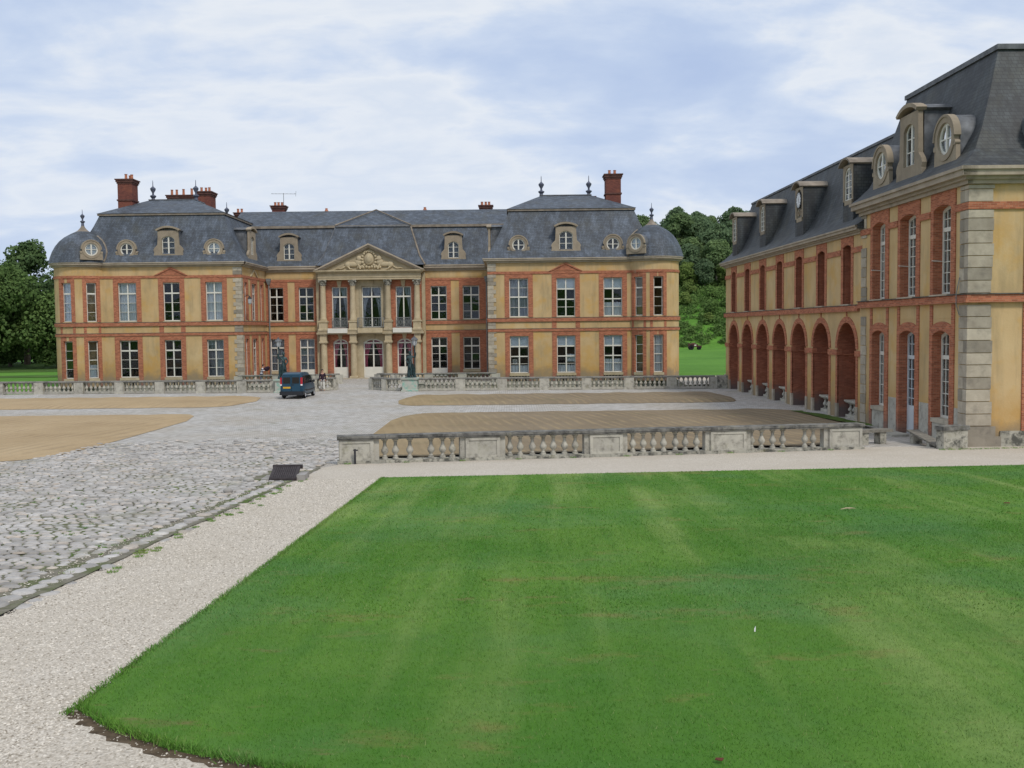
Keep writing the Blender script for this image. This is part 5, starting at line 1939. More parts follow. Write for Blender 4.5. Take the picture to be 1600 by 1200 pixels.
            hm.ring(c, 12.0, 0.43, 0.475, y - 0.05, y + 0.03, 0, 2 * pi, 28)
            for k in range(12):
                a = 2 * pi * k / 12
                hm.prism([(c + 0.30 * cos(a) - 0.018 * sin(a), 12 + 0.30 * sin(a) + 0.018 * cos(a)), (c + 0.39 * cos(a) - 0.018 * sin(a), 12 + 0.39 * sin(a) + 0.018 * cos(a)), (c + 0.39 * cos(a) + 0.018 * sin(a), 12 + 0.39 * sin(a) - 0.018 * cos(a)), (c + 0.30 * cos(a) + 0.018 * sin(a), 12 + 0.30 * sin(a) - 0.018 * cos(a))], y - 0.036, y - 0.031)
            for a, ln, w in ((radians(70), 0.22, 0.022), (radians(-60), 0.34, 0.014)):
                hm.prism([(c - w * sin(a), 12 + w * cos(a)), (c + ln * cos(a), 12 + ln * sin(a)), (c + w * sin(a), 12 - w * cos(a))], y - 0.045, y - 0.040)
            hm.build('clock_hands', 'iron', dm)
            # scrolls under the clock
            sc = MB(F)
            for s in (-1, 1):
                sc.ring(c + s * 0.24, 11.28, 0.10, 0.17, y + 0.04, y + 0.10, 0, 2 * pi, 12)
            sc.build('clock_scroll', 'dormer', dm)
    return th


def build_pavilion():
    F = FWG
    X0, X1 = 28.3, 39.0
    th = thing('corner_pavilion', 'tall corner pavilion with grey quoins and deep red window bays at the right edge', 'building', wpt(34, 0, 0))
    pj = -0.05                                        # stands a little forward of the arcade
    G = lambda x, y, z: F(x, y + pj, z)
    wins = [(29.68, 31.16), (32.82, 34.42), (36.08, 37.6)]
    tops = [4.5, 4.5, 4.5]
    mb = MB(G)
    ops = []
    bots = [1.02, 0.02, 1.02]
    for (a, b), z in zip(wins, bots):
        ops += [(a, b, 5.9, 9.4, 0.16), (a, b, z, 4.5, 0.2)]
    wall(mb, X0, X1, -0.3, 10.0, ops)
    mb.quad((X0, 0, -0.3), (X0, 9.5, -0.3), (X0, 9.5, 10), (X0, 0, 10))
    mb.quad((X0, 9.5, -0.3), (X1, 9.5, -0.3), (X1, 9.5, 10), (X0, 9.5, 10))
    mb.build('wall', 'ochre', th)
    MB(G).box(X0 + 0.2, X1 - 0.2, 0.6, 9.2, 5.0, 5.35).build('floor_slab', 'interior', th)
    MB(G).box(X0 + 0.2, X1 - 0.2, 5.0, 5.2, 0, 9.5).build('inner_wall', 'interior', th)
    rd = 0.5
    for i, (a, b) in enumerate(wins):
        A, B = a - 0.27, b + 0.37
        if i == 0:
            A, B = a - 0.28, b + 0.4
        for z0, zt, rise, Zt in ((5.9, 9.4, 0.16, 9.98), (bots[i], 4.5, 0.2, 4.86)):
            sb = MB(G)
            sb.box(A, a, -0.045, rd, z0 if z0 > 5 else -0.3, zt - rise)
            sb.box(b, B, -0.045, rd, z0 if z0 > 5 else -0.3, zt - rise)
            if z0 > 5:
                arch_block(sb, a, b, zt, rise, A, B, Zt, -0.047, rd)
            else:
                # segmental extrados, with thin strips running on up to the ledge
                arc = arc_pts(a, b, zt, rise)
                ext = arc_pts(A, B, Zt, 0.3)
                sb.prism(arc + [(B, zt - rise), (B, Zt - 0.3)] + ext[::-1] + [(A, zt - rise)], -0.047, rd)
            sb.build('brick_surround', 'brick', th)
        for s in (A, B - 0.26):
            MB(G).box(s, s + 0.26, -0.04, 0.02, 4.5, 5.52).build('brick_strip', 'brick', th)
        MB(G).box(A + 0.32, B - 0.32, -0.012, 0.02, 4.98, 5.42).build('render_panel', 'ochre', th)
        window(G, th, a, b, 5.92, 9.38, rd - 0.17, [(0.74, 0.16), (0.86, 0.03), (0.62, 0.03), (0.50, 0.03), (0.375, 0.03), (0.25, 0.03), (0.125, 0.03)], 2, 'net' if i == 1 else None, fw=0.1, mull=0.12, arch=0.14, thinv=1)
        window(G, th, a, b, bots[i], 4.48, rd - 0.17, [(0.70, 0.16), (0.85, 0.03), (0.56, 0.03), (0.42, 0.03), (0.28, 0.03), (0.14, 0.03)] if i != 1 else [(0.66, 0.16), (0.83, 0.03), (0.50, 0.03), (0.375, 0.03), (0.25, 0.03), (0.125, 0.03)], 2, None,
               'french_door' if i == 1 else 'window', fw=0.1, mull=0.12, panel=1.15 if i == 1 else 0, arch=0.18, thinv=1, mat='white_blue' if i == 1 else 'white')
        MB(G).box(a - 0.02, b + 0.02, -0.19, rd, 5.86, 5.92).build('window_sill', 'cornice', th)
        if i != 1:
            MB(G).box(a - 0.02, b + 0.02, -0.07, rd, bots[i] - 0.17, bots[i]).build('window_sill', 'quoin', th)
            MB(G).box(a, b, -0.012, 0.2, -0.3, bots[i] - 0.17).build('apron_wall', 'lichen_pale', th)
        # shutter stay sticking out
        st = MB(G)
        st.tube([(a + 0.02, 0.42, 7.25), (a + 0.06, -0.12, 7.28)], 0.018, 5)
        st.build('shutter_stay', 'white', th)
        # whitewashed foot of the piers
    for a, b in ((31.62, 32.5), (34.85, 35.75), (38.0, 38.35)):
        MB(G).box(a, b, -0.02, 0.02, -0.3, 1.55).build('pier_base', 'lichen_pale', th)
    # front face, towards the camera
    H = frame(*wpt(X1, pj, 0)[:2], WANG + pi / 2)
    mb = MB(H)
    ops2 = [(2.35, 4.0, 5.9, 9.4, 0.16), (2.35, 4.0, 1.0, 4.5, 0.2), (6.4, 8.0, 5.9, 9.4, 0.16), (6.4, 8.0, 1.0, 4.5, 0.2)]
    wall(mb, 0, 10.0, -0.3, 10.0, ops2)
    mb.build('wall', 'ochre', th)
    for a, b, z0, zt, rise in ops2:
        sb = MB(H)
        sb.box(a - 0.3, a, -0.045, rd, z0 - 0.2 if z0 > 5 else -0.3, zt - rise)
        sb.box(b, b + 0.3, -0.045, rd, z0 - 0.2 if z0 > 5 else -0.3, zt - rise)
        arch_block(sb, a, b, zt, rise, a - 0.3, b + 0.3, 9.98 if z0 > 5 else 5.5, -0.047, rd)
        sb.build('brick_surround', 'brick', th)
        window(H, th, a, b, z0, zt - 0.02, rd - 0.17, BARS, 2, None, fw=0.1, arch=0.14)
    cmnd = [(G, X0 - 0.25, X1 + 0.18), (H, -0.18, 10)]
    for k, (f, a, b) in enumerate(cmnd):
        e = 0.001 * k
        MB(f).box(a, b, -0.17 - e, 0.02, 5.55, 5.70 + e).build('string_course', 'brick', th)
        MB(f).box(a + 0.02, b - 0.02 * (1 - k), -0.13 - e, 0.02, 5.70, 5.84 + e).build('string_course', 'brick', th)
        MB(f).box(a, b, -0.18 - e, 0.02, 5.842, 5.888 + e).build('ledge_top', 'weather', th)
    cuts = [X0 - 0.08] + [v for a, b in wins for v in (a - 0.28, b + 0.37)] + [X1 + 0.075]
    for a, b in zip(cuts[::2], cuts[1::2]):
        MB(G).box(a, b, -0.08, 0.02, 8.98, 9.25).build('string_course', 'brick', th)
    MB(H).box(-0.076, 2.05, -0.081, 0.02, 8.981, 9.251).build('string_course', 'brick', th)
    cornice(G, th, X0, X1, 9.9, 10.5, 0.55, mitre0=0.6, mitre1=1.0)
    cornice(H, th, 0, 10, 9.901, 10.501, 0.55, mitre0=0.97)
    # quoins: each block is an L of two faces
    z, k = 0.95, 0
    rows = []
    while z < 9.85:
        h = 0.455 * random.uniform(0.96, 1.04)
        if 5.2 < z < 5.9:
            z = 5.9
        z1 = min(z + h, 5.53 if z < 5.5 else (8.97 if z < 8.9 else 9.88))
        if 8.9 < z < 9.25:
            z = 9.26
            continue
        if z1 - z > 0.1:
            rows.append((z, z1))
        z = z1 + 0.001
        if abs(z1 - 5.53) < 1e-6:
            z = 5.9
        if abs(z1 - 8.97) < 1e-6:
            z = 9.26
    for z, z1 in rows:
        w = 0.86 + random.uniform(-0.04, 0.06)
        d = random.uniform(0, 0.014)
        q = MB(H)
        q.box(-0.05 - d, w, -0.05 - d, 0.25, z + 0.014, z1 - 0.014)
        q.build('quoin_stone', 'quoin', th)
        q = MB(G)
        q.box(X1 - 0.62, X1 - 0.255, -0.048 - d, 0.25, z + 0.014, z1 - 0.014)
        q.build('quoin_stone', 'quoin', th)
    z = 0.1
    while z < 9.8:
        z1 = z + 0.46
        if not (5.3 < z1 < 5.98 or 8.8 < z1 < 9.3):
            MB(G).box(X0 - 0.045, X0 + 0.55 + random.uniform(0, .1), -0.045, 0.3, z + 0.014, z1 - 0.014).build('quoin_stone', 'quoin', th)
        z = z1
    # battered stone foot
    ft = MB(H)
    ft.box(-0.12, 1.25, -0.12, 0.2, -0.3, 0.55)
    ft.box(-0.09, 1.05, -0.09, 0.2, 0.55, 0.93)
    ft.build('pier_base', 'quoin', th)
    MB(H).box(1.25, 10, -0.06, 0.02, -0.3, 0.75).build('wall_foot', 'lichen', th)
    # thin cracked pipe at the corner
    MB(G).tube([(X1 - 0.5, -0.1, 5.1), (X1 - 0.5, -0.22, 5.5), (X1 - 0.5, -0.22, 5.9), (X1 - 0.5, -0.1, 6.5)], 0.018, 5).build('conductor_rod', 'iron_grey', th)
    # roof
    prof = [(-0.52, 10.5), (-0.15, 10.75), (0.35, 11.25), (0.85, 12.2), (1.4, 13.6), (2.0, 15.36)]
    rm = MB(G)
    roof = [(X0 - 0.3 + 0.2 * (d + .52), X1 - d, d, 9.9 - d, z) for d, z in prof]
    vs = [(x0, y0, z) for x0, x1, y0, y1, z in roof]
    for (a0, b0, c0, d0, z0), (a1, b1, c1, d1, z1) in zip(roof, roof[1:]):
        rm.quad((a0, c0, z0), (b0, c0, z0), (b1, c1, z1), (a1, c1, z1))
        rm.quad((b0, c0, z0), (b0, 10, z0), (b1, 10, z1), (b1, c1, z1))
        rm.quad((a0, c0, z0), (a1, c1, z1), (a1, 10, z1), (a0, 10, z0))
    rm.build('mansard_roof', 'slate_dark', th)
    x0, x1 = roof[-1][0], roof[-1][1]
    cb = MB(G)
    cb.box(x0 - 0.1, x1 + 0.12, 1.9, 2.05, 15.3, 15.5)
    cb.box(x1 - 0.03, x1 + 0.121, 2.05, 10, 15.301, 15.501)
    cb.build('roof_curb', 'lead', th)
    up = MB(G)
    up.quad((x0, 1.95, 15.5), (x1 + 0.1, 1.95, 15.5), (x1 - 4, 6.0, 16.6), (x0 + 3, 6.0, 16.6))
    up.quad((x1 + 0.1, 1.95, 15.5), (x1 + 0.1, 10, 15.5), (x1 - 4, 10, 16.6), (x1 - 4, 6.0, 16.6))
    up.build('upper_roof', 'slate_dark', th)
    stone_dormer(G, th, 33.4, 10.62, 2.7, 1.1, 11.45, 13.2, 14.05, 0.05, 2.0)
    for c in (30.2, 36.65):
        oculus_dormer(G, th, c, 10.85, 1.9, 11.98, 0.62, 0.12, 1.7, 'full')
    oculus_dormer(H, th, 3.2, 10.85, 1.9, 11.98, 0.62, 0.12, 1.7, 'full')
    return th


build_arcade()
build_pavilion()


# ------------------------------------------------------------------ balustrades
def baluster_mesh(h, r, n=10):
    p = [(0.8, 0.0), (0.8, 0.09), (0.55, 0.11), (0.62, 0.15), (0.42, 0.19), (0.40, 0.22), (0.85, 0.32), (1.0, 0.40), (0.95, 0.47), (0.62, 0.58), (0.44, 0.70), (0.42, 0.80), (0.62, 0.82), (0.45, 0.85), (0.6, 0.89), (0.85, 0.91), (0.85, 1.0)]
    m = MB()
    m.lathe((0, 0, 0), [(r * a, h * b) for a, b in p], n)
    return m


BAL_NEAR = baluster_mesh(0.70, 0.125, 12).mesh('baluster', MT['lichen_pale'], smooth=45)
BAL_FAR = baluster_mesh(0.66, 0.13, 8).mesh('baluster', MT['lichen_pale'], smooth=45)


def build_near_balustrade():
    ang = math.atan2(0.18539829, 0.98266346)
    ox, oy = -5.81, 33.07
    zf = lambda x: 0.285 - 0.0072 * x
    base = frame(ox, oy, ang)
    F = lambda x, y, z: (base(x, y, 0)[0], base(x, y, 0)[1], z + zf(x))
    th = thing('balustrade', 'near weathered stone balustrade with panelled piers and two missing balusters', 'balustrade', F(9.5, 0.2, 0))
    L = 19.08
    piers = [(0.0, 1.17, 'R'), (4.26, 5.49, 'B'), (8.65, 9.88, 'B'), (13.13, 14.52, 'B'), (17.73, 19.08, 'L')]
    spans = [(1.17, 4.26), (5.49, 8.65), (9.88, 13.13), (14.52, 17.73)]
    for a, b, k in piers:
        mb = MB(F)
        mb.box(a, b, 0.02, 0.40, -0.25, 0.84)
        p = mb.build('pier', 'lichen_pale', th)
        fr = MB(F)                                   # raised border leaves the panel recessed
        fr.box(a + 0.02, a + 0.13, -0.012, 0.02, 0.13, 0.82)
        fr.box(b - 0.13, b - 0.02, -0.012, 0.02, 0.13, 0.82)
        fr.box(a + 0.13, b - 0.13, -0.011, 0.02, 0.72, 0.82)
        fr.box(a + 0.13, b - 0.13, -0.011, 0.02, 0.13, 0.21)
        fr.build('panel_border', 'lichen_pale', p)
        for s, x in (('L', a), ('R', b)):
            if k in (s, 'B'):
                hb = MB(F)
                x0, x1 = (x - 0.17, x) if s == 'L' else (x, x + 0.17)
                hb.box(x0, x1, 0.06, 0.36, 0.13, 0.84)
                hb.build('half_pier', 'lichen_pale', th)
    # plinth and coping in separate stones
    x = -0.06
    while x < L:
        w = random.uniform(1.1, 1.9)
        x1 = min(L + 0.06, x + w)
        if L + 0.06 - x1 < 0.5:
            x1 = L + 0.06
        d = random.uniform(-0.012, 0.012)
        mb = MB(F)
        mb.box(x + 0.006, x1 - 0.006, -0.06 + d, 0.48 + d, 0.845 + d * .3, 0.895 + d * .3)
        mb.box(x + 0.006, x1 - 0.006, -0.085 + d, 0.505 + d, 0.895 + d * .3, 0.975 + d * .4)
        mb.build('coping_stone', 'coping', th)
        mb = MB(F)
        mb.box(x + 0.006, x1 - 0.006, -0.05 + d, 0.47, -0.3, 0.128)
        mb.build('plinth_stone', 'lichen', th)
        x = x1
    for x in (1.53, 1.9, 2.38, 3.11, 3.5, 3.85, 5.85, 6.22, 6.63, 7.03, 7.4, 7.78, 8.18, 10.28, 10.68, 11.05, 11.43, 11.87, 12.25, 12.66, 14.78, 15.17, 15.59, 16.02, 16.88, 17.21):
        inst('baluster', BAL_NEAR, th, F(x + random.uniform(-.02, .02), 0.21, 0.13), random.uniform(0, 6), (1, 1, 1.02))
    return F


NBF = build_near_balustrade()


def run_balustrade(th, pts, piers_every, zb=0.05, nb=7, h=0.98, first=True, last=True, pier_w=0.75, pier_at=None):
    """balustrade along a polyline; every corner and bay end gets a pier"""
    pts = [Vector((p[0], p[1], 0)) for p in pts]
    for a, b in zip(pts, pts[1:]):
        d = (b - a)
        L = d.length
        ang = math.atan2(d.y, d.x)
        fr = frame(a.x, a.y, ang, zb)
        n = max(1, round(L / piers_every))
        bay = L / n
        MB(fr).box(0, L, -0.17, 0.17, 0.0, 0.17).build('plinth', 'lichen_pale', th)
        mb = MB(fr)
        mb.box(-0.02, L + 0.02, -0.2, 0.2, h - 0.14, h - 0.09)
        mb.box(-0.04, L + 0.04, -0.24, 0.24, h - 0.09, h)
        mb.build('coping', 'coping_far', th)
        for k in range(n + 1):
            x = k * bay
            if (k == 0 and not first) or (k == n and not last):
                continue
            p = MB(fr)
            p.box(x - pier_w / 2, x + pier_w / 2, -0.22, 0.22, -0.05, h - 0.1)
            po = p.build('pier', 'lichen_pale', th)
            q = MB(fr)
            for s in (-1, 1):
                u0, u1 = sorted((x + s * (pier_w / 2 - 0.1), x + s * (pier_w / 2 - 0.01)))
                q.box(u0, u1, -0.235, -0.2, 0.2, h - 0.16)
            q.build('panel_border', 'lichen_pale', po)
        for k in range(n):
            x0, x1 = k * bay + pier_w / 2 + 0.02, (k + 1) * bay - pier_w / 2 - 0.02
            m = max(1, round((x1 - x0) / 0.345))
            for j in range(m):
                x = x0 + (x1 - x0) * (j + 0.5) / m
                P = fr(x, 0, 0.17)
                inst('baluster', BAL_FAR, th, P, random.uniform(0, 3))


t = thing('balustrade', 'far stone balustrade left of the gateway, running behind the blue van', 'balustrade', (-29, 77.5, 0.05))
run_balustrade(t, [(-60.4, 80.4), (-40.4, 78.4), (-20.9, 77.0), (-18.3, 77.0)], 3.3, zb=0.05)
run_balustrade(t, [(-17.0, 77.1), (-15.6, 77.9), (-14.2, 79.4)], 6, zb=0.05, first=False, pier_w=0.5)
t = thing('balustrade', 'far stone balustrade right of the gateway, curving to the verdigris pedestal', 'balustrade', (4, 76.4, 0.05))
run_balustrade(t, [(-11.1, 79.2), (-9.9, 77.8), (-8.55, 77.0)], 6, zb=0.05, last=False, pier_w=0.5)
run_balustrade(t, [(-7.2, 76.8), (15.4, 75.7)], 3.23, zb=0.05, first=False)
MB(frame(15.2, 75.72, -0.05, 0.05)).box(0.4, 1.25, -0.25, 0.25, -0.1, 0.98).build('end_wall', 'lichen', t)
t = thing('balustrade', 'inner terrace balustrade below the left windows, behind the striped visitor', 'balustrade', (-19, 86.9, 0.05))
run_balustrade(t, [(-23.9, 87.0), (-17.2, 87.0), (-15.4, 88.2)], 3.4, zb=0.0, h=0.95)
t = thing('balustrade', 'inner terrace balustrade below the right windows, behind the lantern statue', 'balustrade', (-6, 86.9, 0.05))
run_balustrade(t, [(-11.8, 88.2), (-10.2, 87.0), (-1.4, 87.0)], 3.0, zb=0.0, h=0.95)

# single pier by the pavilion, with its slumped coping
t = thing('gate_pier', 'mossy stone pier standing alone against the corner pavilion', 'pier', (16.2, 36.2, 0.1))
fr = frame(15.65, 35.95, 0.19, 0.1)
MB(fr).box(0, 0.98, 0, 0.45, -0.3, 0.80).build('pier_block', 'lichen', t)
mb = MB(fr)
mb.box(-0.05, 0.45, -0.06, 0.5, 0.80, 0.95)
mb.box(0.455, 1.03, -0.045, 0.5, 0.81, 0.955)
mb.build('coping_stone', 'coping', t)
# benches by the gateway
t = thing('bench', 'low stone bench beside the right end of the near balustrade', 'bench', (14.0, 38.6, 0.08))
fr = frame(13.35, 38.3, 0.28, 0.08)
MB(fr).box(0, 1.6, 0, 0.5, 0.50, 0.60).build('seat', 'wood', t)
for x in (0.25, 1.05):
    MB(fr).box(x, x + 0.28, 0.06, 0.44, -0.1, 0.50).build('leg', 'lichen', t)
t = thing('bench', 'tilted grey plank bench leaning between the white door and the lone pier', 'bench', (15.9, 37.6, 0.1))
fr = lambda x, y, z: (15.95 + 0.02 * x + y * 0.98, 39.1 - x * 0.99, 0.62 - 0.12 * x + z)
MB(fr).box(0, 2.6, -0.42, 0.05, -0.07, 0.0).build('seat', 'wood', t)
f2 = lambda x, y, z: (15.95 + y, 39.1 - x, z)
for x, zt in ((0.25, 0.5), (1.75, 0.33)):
    MB(f2).box(x, x + 0.3, -0.36, 0.0, -0.05, zt).build('leg', 'lichen', t)
# door step stone of the pavilion
o = MB(lambda x, y, z: FWG(x, y - 0.3, z)).box(32.7, 34.5, -0.75, 0.0, -0.2, 0.16).build('door_step', 'lichen_pale')
tag(o, 'worn stone step lying before the pale pavilion door', 'step')

# console benches standing in the niches
spots = [('far second', 1), ('third', 2), ('fourth', 3), ('sixth', 5), ('nearest', 6)]
proto = None
for nm, i in spots:
    c = 2.59 + 3.925 * i
    P = FWG(c, 0.6, g(WY - c))
    lab = 'pale stone console bench in the %s arch, counted from the far end' % {1: 'second', 2: 'third', 3: 'fourth', 5: 'sixth', 6: 'seventh and nearest'}[i]
    t = thing('console_bench', lab, 'bench', P, 'console benches in the arcade niches')
    t.rotation_euler = (0, 0, WANG)
    if proto is None:
        proto = t
        bpy.context.view_layer.update()
        s = MB()
        s.box(-1.15, 1.15, -0.32, 0.3, 0.80, 0.88)
        s.box(-1.08, 1.08, -0.27, 0.28, 0.74, 0.80)
        parts = [('slab', s.mesh('slab', MT['lichen_pale']), (0, 0, 0))]
        lg = baluster_mesh(0.60, 0.15, 10).mesh('leg', MT['lichen_pale'], smooth=45)
        for x in (-0.85, -0.3, 0.3, 0.85):
            parts.append(('leg', lg, (x, -0.05, 0.14)))
        parts.append(('foot_slab', MB().box(-1.1, 1.1, -0.25, 0.28, -0.1, 0.14).mesh('foot_slab', MT['lichen_pale']), (0, 0, 0)))
        PARTS = parts
    for n_, me, lc in PARTS:
        o = bpy.data.objects.new(n_, me)
        COL.objects.link(o)
        o.parent = t
        o.location = lc


# ------------------------------------------------------------------ vegetation
def leaf_cloud(C, R, n, size, rng, squash=0.85, inner=0.35):
    """n leaf clumps spread through the volumes of a set of blobs; returns (V, F)"""
    C = np.asarray(C, float)
    R = np.asarray(R, float)
    w = R ** 2
    i = rng.choice(len(C), n, p=w / w.sum())
    d = rng.normal(size=(n, 3))
    d /= np.linalg.norm(d, axis=1)[:, None]
    r = R[i] * (1 - inner * rng.random(n) ** 1.6) * rng.uniform(0.92, 1.08, n)
    P = C[i] + d * r[:, None] * np.array([1, 1, squash])
    # leaf plane roughly faces outwards and up
    nrm = d + rng.normal(0, 0.55, (n, 3)) + np.array([0, 0, 0.35])
    nrm /= np.linalg.norm(nrm, axis=1)[:, None]
    t = np.cross(nrm, rng.normal(size=(n, 3)))
    t /= np.linalg.norm(t, axis=1)[:, None]
    b = np.cross(nrm, t)
    s = size * rng.uniform(0.55, 1.25, n)
    a, c = (t * s[:, None]), (b * (s * rng.uniform(0.5, 0.9, n))[:, None])
    fold = nrm * (s * 0.25)[:, None]
    V = np.stack([P - a, P - c + fold, P + a, P + c + fold], 1).reshape(-1, 3)
    F = np.arange(4 * n).reshape(-1, 4)
    return V, F


def tree_meshes(seed, h, w, n, size, leafmat, trunk_h, bark='bark', kind='round'):
    rng = np.random.default_rng(seed)
    C, R = [], []
    m = 34
    for k in range(m):
        t = rng.random()
        a = rng.uniform(0, 2 * pi)
        if kind == 'round':
            prof = math.sqrt(max(0.05, 1 - (2 * t - 0.95) ** 2))
        elif kind == 'tall':
            prof = 0.55 + 0.45 * sin(pi * min(1, t * 1.1))
        else:
            prof = 1.05 - 0.75 * t
        q = w * 0.5 * prof * math.sqrt(rng.random()) * 0.85
        C.append((q * cos(a), q * sin(a), trunk_h + (h - trunk_h) * (0.08 + 0.84 * t)))
        R.append(rng.uniform(0.13, 0.215) * w * (0.8 + 0.4 * prof))
    V, F = leaf_cloud(C, R, n, size, rng)
    cm = np_mesh('crown', V, F, MT[leafmat])
    tb = MB()
    r0 = 0.024 * h
    top = h * 0.72
    pts = [(0.12 * sin(k * 1.3 + seed) * k, 0.1 * cos(k * 1.7 + seed) * k, -0.5 + (top + 0.5) * k / 5) for k in range(6)]
    tb.tube(pts, [r0 * 1.25, r0, r0 * 0.85, r0 * 0.65, r0 * 0.45, r0 * 0.2], 8)
    for k in range(7):
        c = C[int(rng.integers(m))]
        z0 = trunk_h * 0.9 + (top - trunk_h) * 0.1 * k
        f = min(1, (z0 + 0.5) / (top + 0.5)) * 5
        i0 = min(4, int(f))
        p0 = Vector(pts[i0]).lerp(Vector(pts[i0 + 1]), f - i0)
        p2 = Vector(c)
        p1 = p0.lerp(p2, 0.5) + Vector((0, 0, 0.06 * h))
        tb.tube([p0, p1, p2], [r0 * 0.45, r0 * 0.28, r0 * 0.1], 6)
    tm = tb.mesh('trunk', MT[bark], smooth=60)
    return cm, tm


def plant(name, label, cat, cm, tm, x, y, z, s, rz, group=None, sz=1.0):
    t = thing(name, label, cat, (x, y, z), group)
    t.rotation_euler = (0, 0, rz)
    t.scale = (s, s, s * sz)
    for nm, me in (('crown', cm), ('trunk', tm)):
        o = bpy.data.objects.new(nm, me)
        COL.objects.link(o)
        o.parent = t
    return t


# left of the house
LB = {
    'big': tree_meshes(1, 15, 13.5, 19000, 0.26, 'leaf_mid', 2.2),
    'dark': tree_meshes(2, 14, 12, 15000, 0.27, 'leaf_dark', 1.8),
    'tall': tree_meshes(3, 17, 8, 9000, 0.28, 'leaf_dark', 3.0, 'bark', 'tall'),
    'drop': tree_meshes(4, 11, 10, 11000, 0.24, 'leaf_mid', 1.0),
}
for k, lab, x, y, s, rz, sz in (
        ('big', 'broad mid green park tree at the left edge of the photo, its limb bare', -69.5, 131, 1.0, 0.4, 1.0),
        ('drop', 'low spreading tree with foliage almost to the grass beside the left tower', -61.0, 134, 1.0, 2.0, 0.95),
        ('dark', 'dark rounded tree standing between the broad park tree and the left tower', -60.5, 145, 1.12, 1.1, 1.0),
        ('tall', 'slim dark treetop rising above the left park trees', -74.0, 152, 1.0, 3.0, 1.13),
        ('dark', 'dark tree deep in shade behind the broad park tree', -77.0, 146, 1.05, 4.0, 1.0),
        ('big', 'tree mostly hidden behind the domed left tower', -52.5, 150, 0.82, 5.0, 1.0),
        ('drop', 'bushy tree filling the gap low between the left trunks', -72.0, 143, 0.95, 0.7, 0.9),
        ('dark', 'dark far tree low behind the lawn at far left', -88.0, 160, 1.1, 2.2, 1.0)):
    plant('park_tree', lab, 'tree', *LB[k], x, y, 0.0, s, rz, 'park trees left of the house', sz)
# hedge bank under the trees
rng = np.random.default_rng(5)
C = [(x, 158 + rng.uniform(-2, 2), rng.uniform(0.3, 2.2)) for x in np.linspace(-105, -44, 60)]
V, F = leaf_cloud(C, [1.7] * len(C), 14000, 0.3, rng)
o = link('undergrowth', np_mesh('undergrowth', V, F, MT['leaf_dark']), 'stuff')
tag(o, 'dark undergrowth in shade beneath the park trees', 'undergrowth')
patch('shaded_bank', [(-110, 122), (-44, 122), (-44, 170), (-110, 170)], 0.03, 'hill_soil', cuts=[])
patch('pond_edge', [(-90, 107), (-43, 107), (-43, 112), (-90, 112)], 0.04, 'hill_soil', cuts=[])

# wooded hillside on the right
HB = {
    'a': tree_meshes(11, 13, 11, 7000, 0.44, 'leaf_hill', 3.5, 'bark_pale'),
    'b': tree_meshes(12, 15, 10, 6600, 0.44, 'leaf_hill2', 4.5, 'bark_pale', 'tall'),
    'c': tree_meshes(13, 12, 8.5, 6000, 0.42, 'leaf_olive', 1.2, 'bark_pale', 'tall'),
    'd': tree_meshes(14, 12, 12, 7000, 0.46, 'leaf_hill', 2.5, 'bark', 'round'),
}
HL = {'a': 'dark broad woodland tree in the %s row of the hillside wood',
      'b': 'mid green upright woodland tree in the %s row of the hillside wood',
      'c': 'pale olive upright tree in the %s row of the hillside wood',
      'd': 'dense dark round tree in the %s row of the hillside wood'}
rnd = random.Random(5)
for y, xs, kinds, s0 in ((254, (32, 37.5, 43, 48.5, 54, 60, 67), 'cbcacbc', 0.62), (258, (33, 40, 47, 53.5, 61, 69, 78), 'bcabcab', 0.8), (266, (32, 41, 48, 56, 64, 73, 83), 'adbadab', 0.9),
                         (280, (30, 38.5, 46, 54, 63, 72, 82, 92), 'dabadada', 0.95), (293, (30, 39, 48, 56, 65, 74, 84, 95), 'adadabda', 0.95),
                         (306, (30, 40, 49, 58, 67, 77, 88, 99), 'abdaadad', 0.9), (318, (33, 43, 53, 62, 72, 82, 93, 104), 'dadbaada', 0.8)):
    for x, k in zip(xs, kinds):
        x += rnd.uniform(-1.6, 1.6)
        yy = y + rnd.uniform(-3, 3)
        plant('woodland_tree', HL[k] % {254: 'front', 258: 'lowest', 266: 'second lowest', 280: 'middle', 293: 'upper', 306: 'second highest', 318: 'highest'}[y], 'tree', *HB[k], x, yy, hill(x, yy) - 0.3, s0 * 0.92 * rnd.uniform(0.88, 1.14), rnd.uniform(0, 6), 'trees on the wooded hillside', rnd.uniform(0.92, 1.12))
# scrub over the lower slope
rng = np.random.default_rng(8)
C, R = [], []
for _ in range(2100):
    x, y = rng.uniform(24, 92), rng.uniform(203, 278)
    r = rng.uniform(0.5, 1.3) * (1.15 if y > 240 else 1.0)
    C.append((x, y, hill(x, y) + r * 0.35))
    R.append(r)
V, F = leaf_cloud(C, R, 105000, 0.30, rng, 0.8, 0.5)
o = link('scrub', np_mesh('scrub', V, F, MT['leaf_bush']), 'stuff')
tag(o, 'rough green scrub covering the lower hillside right of the house', 'scrub')
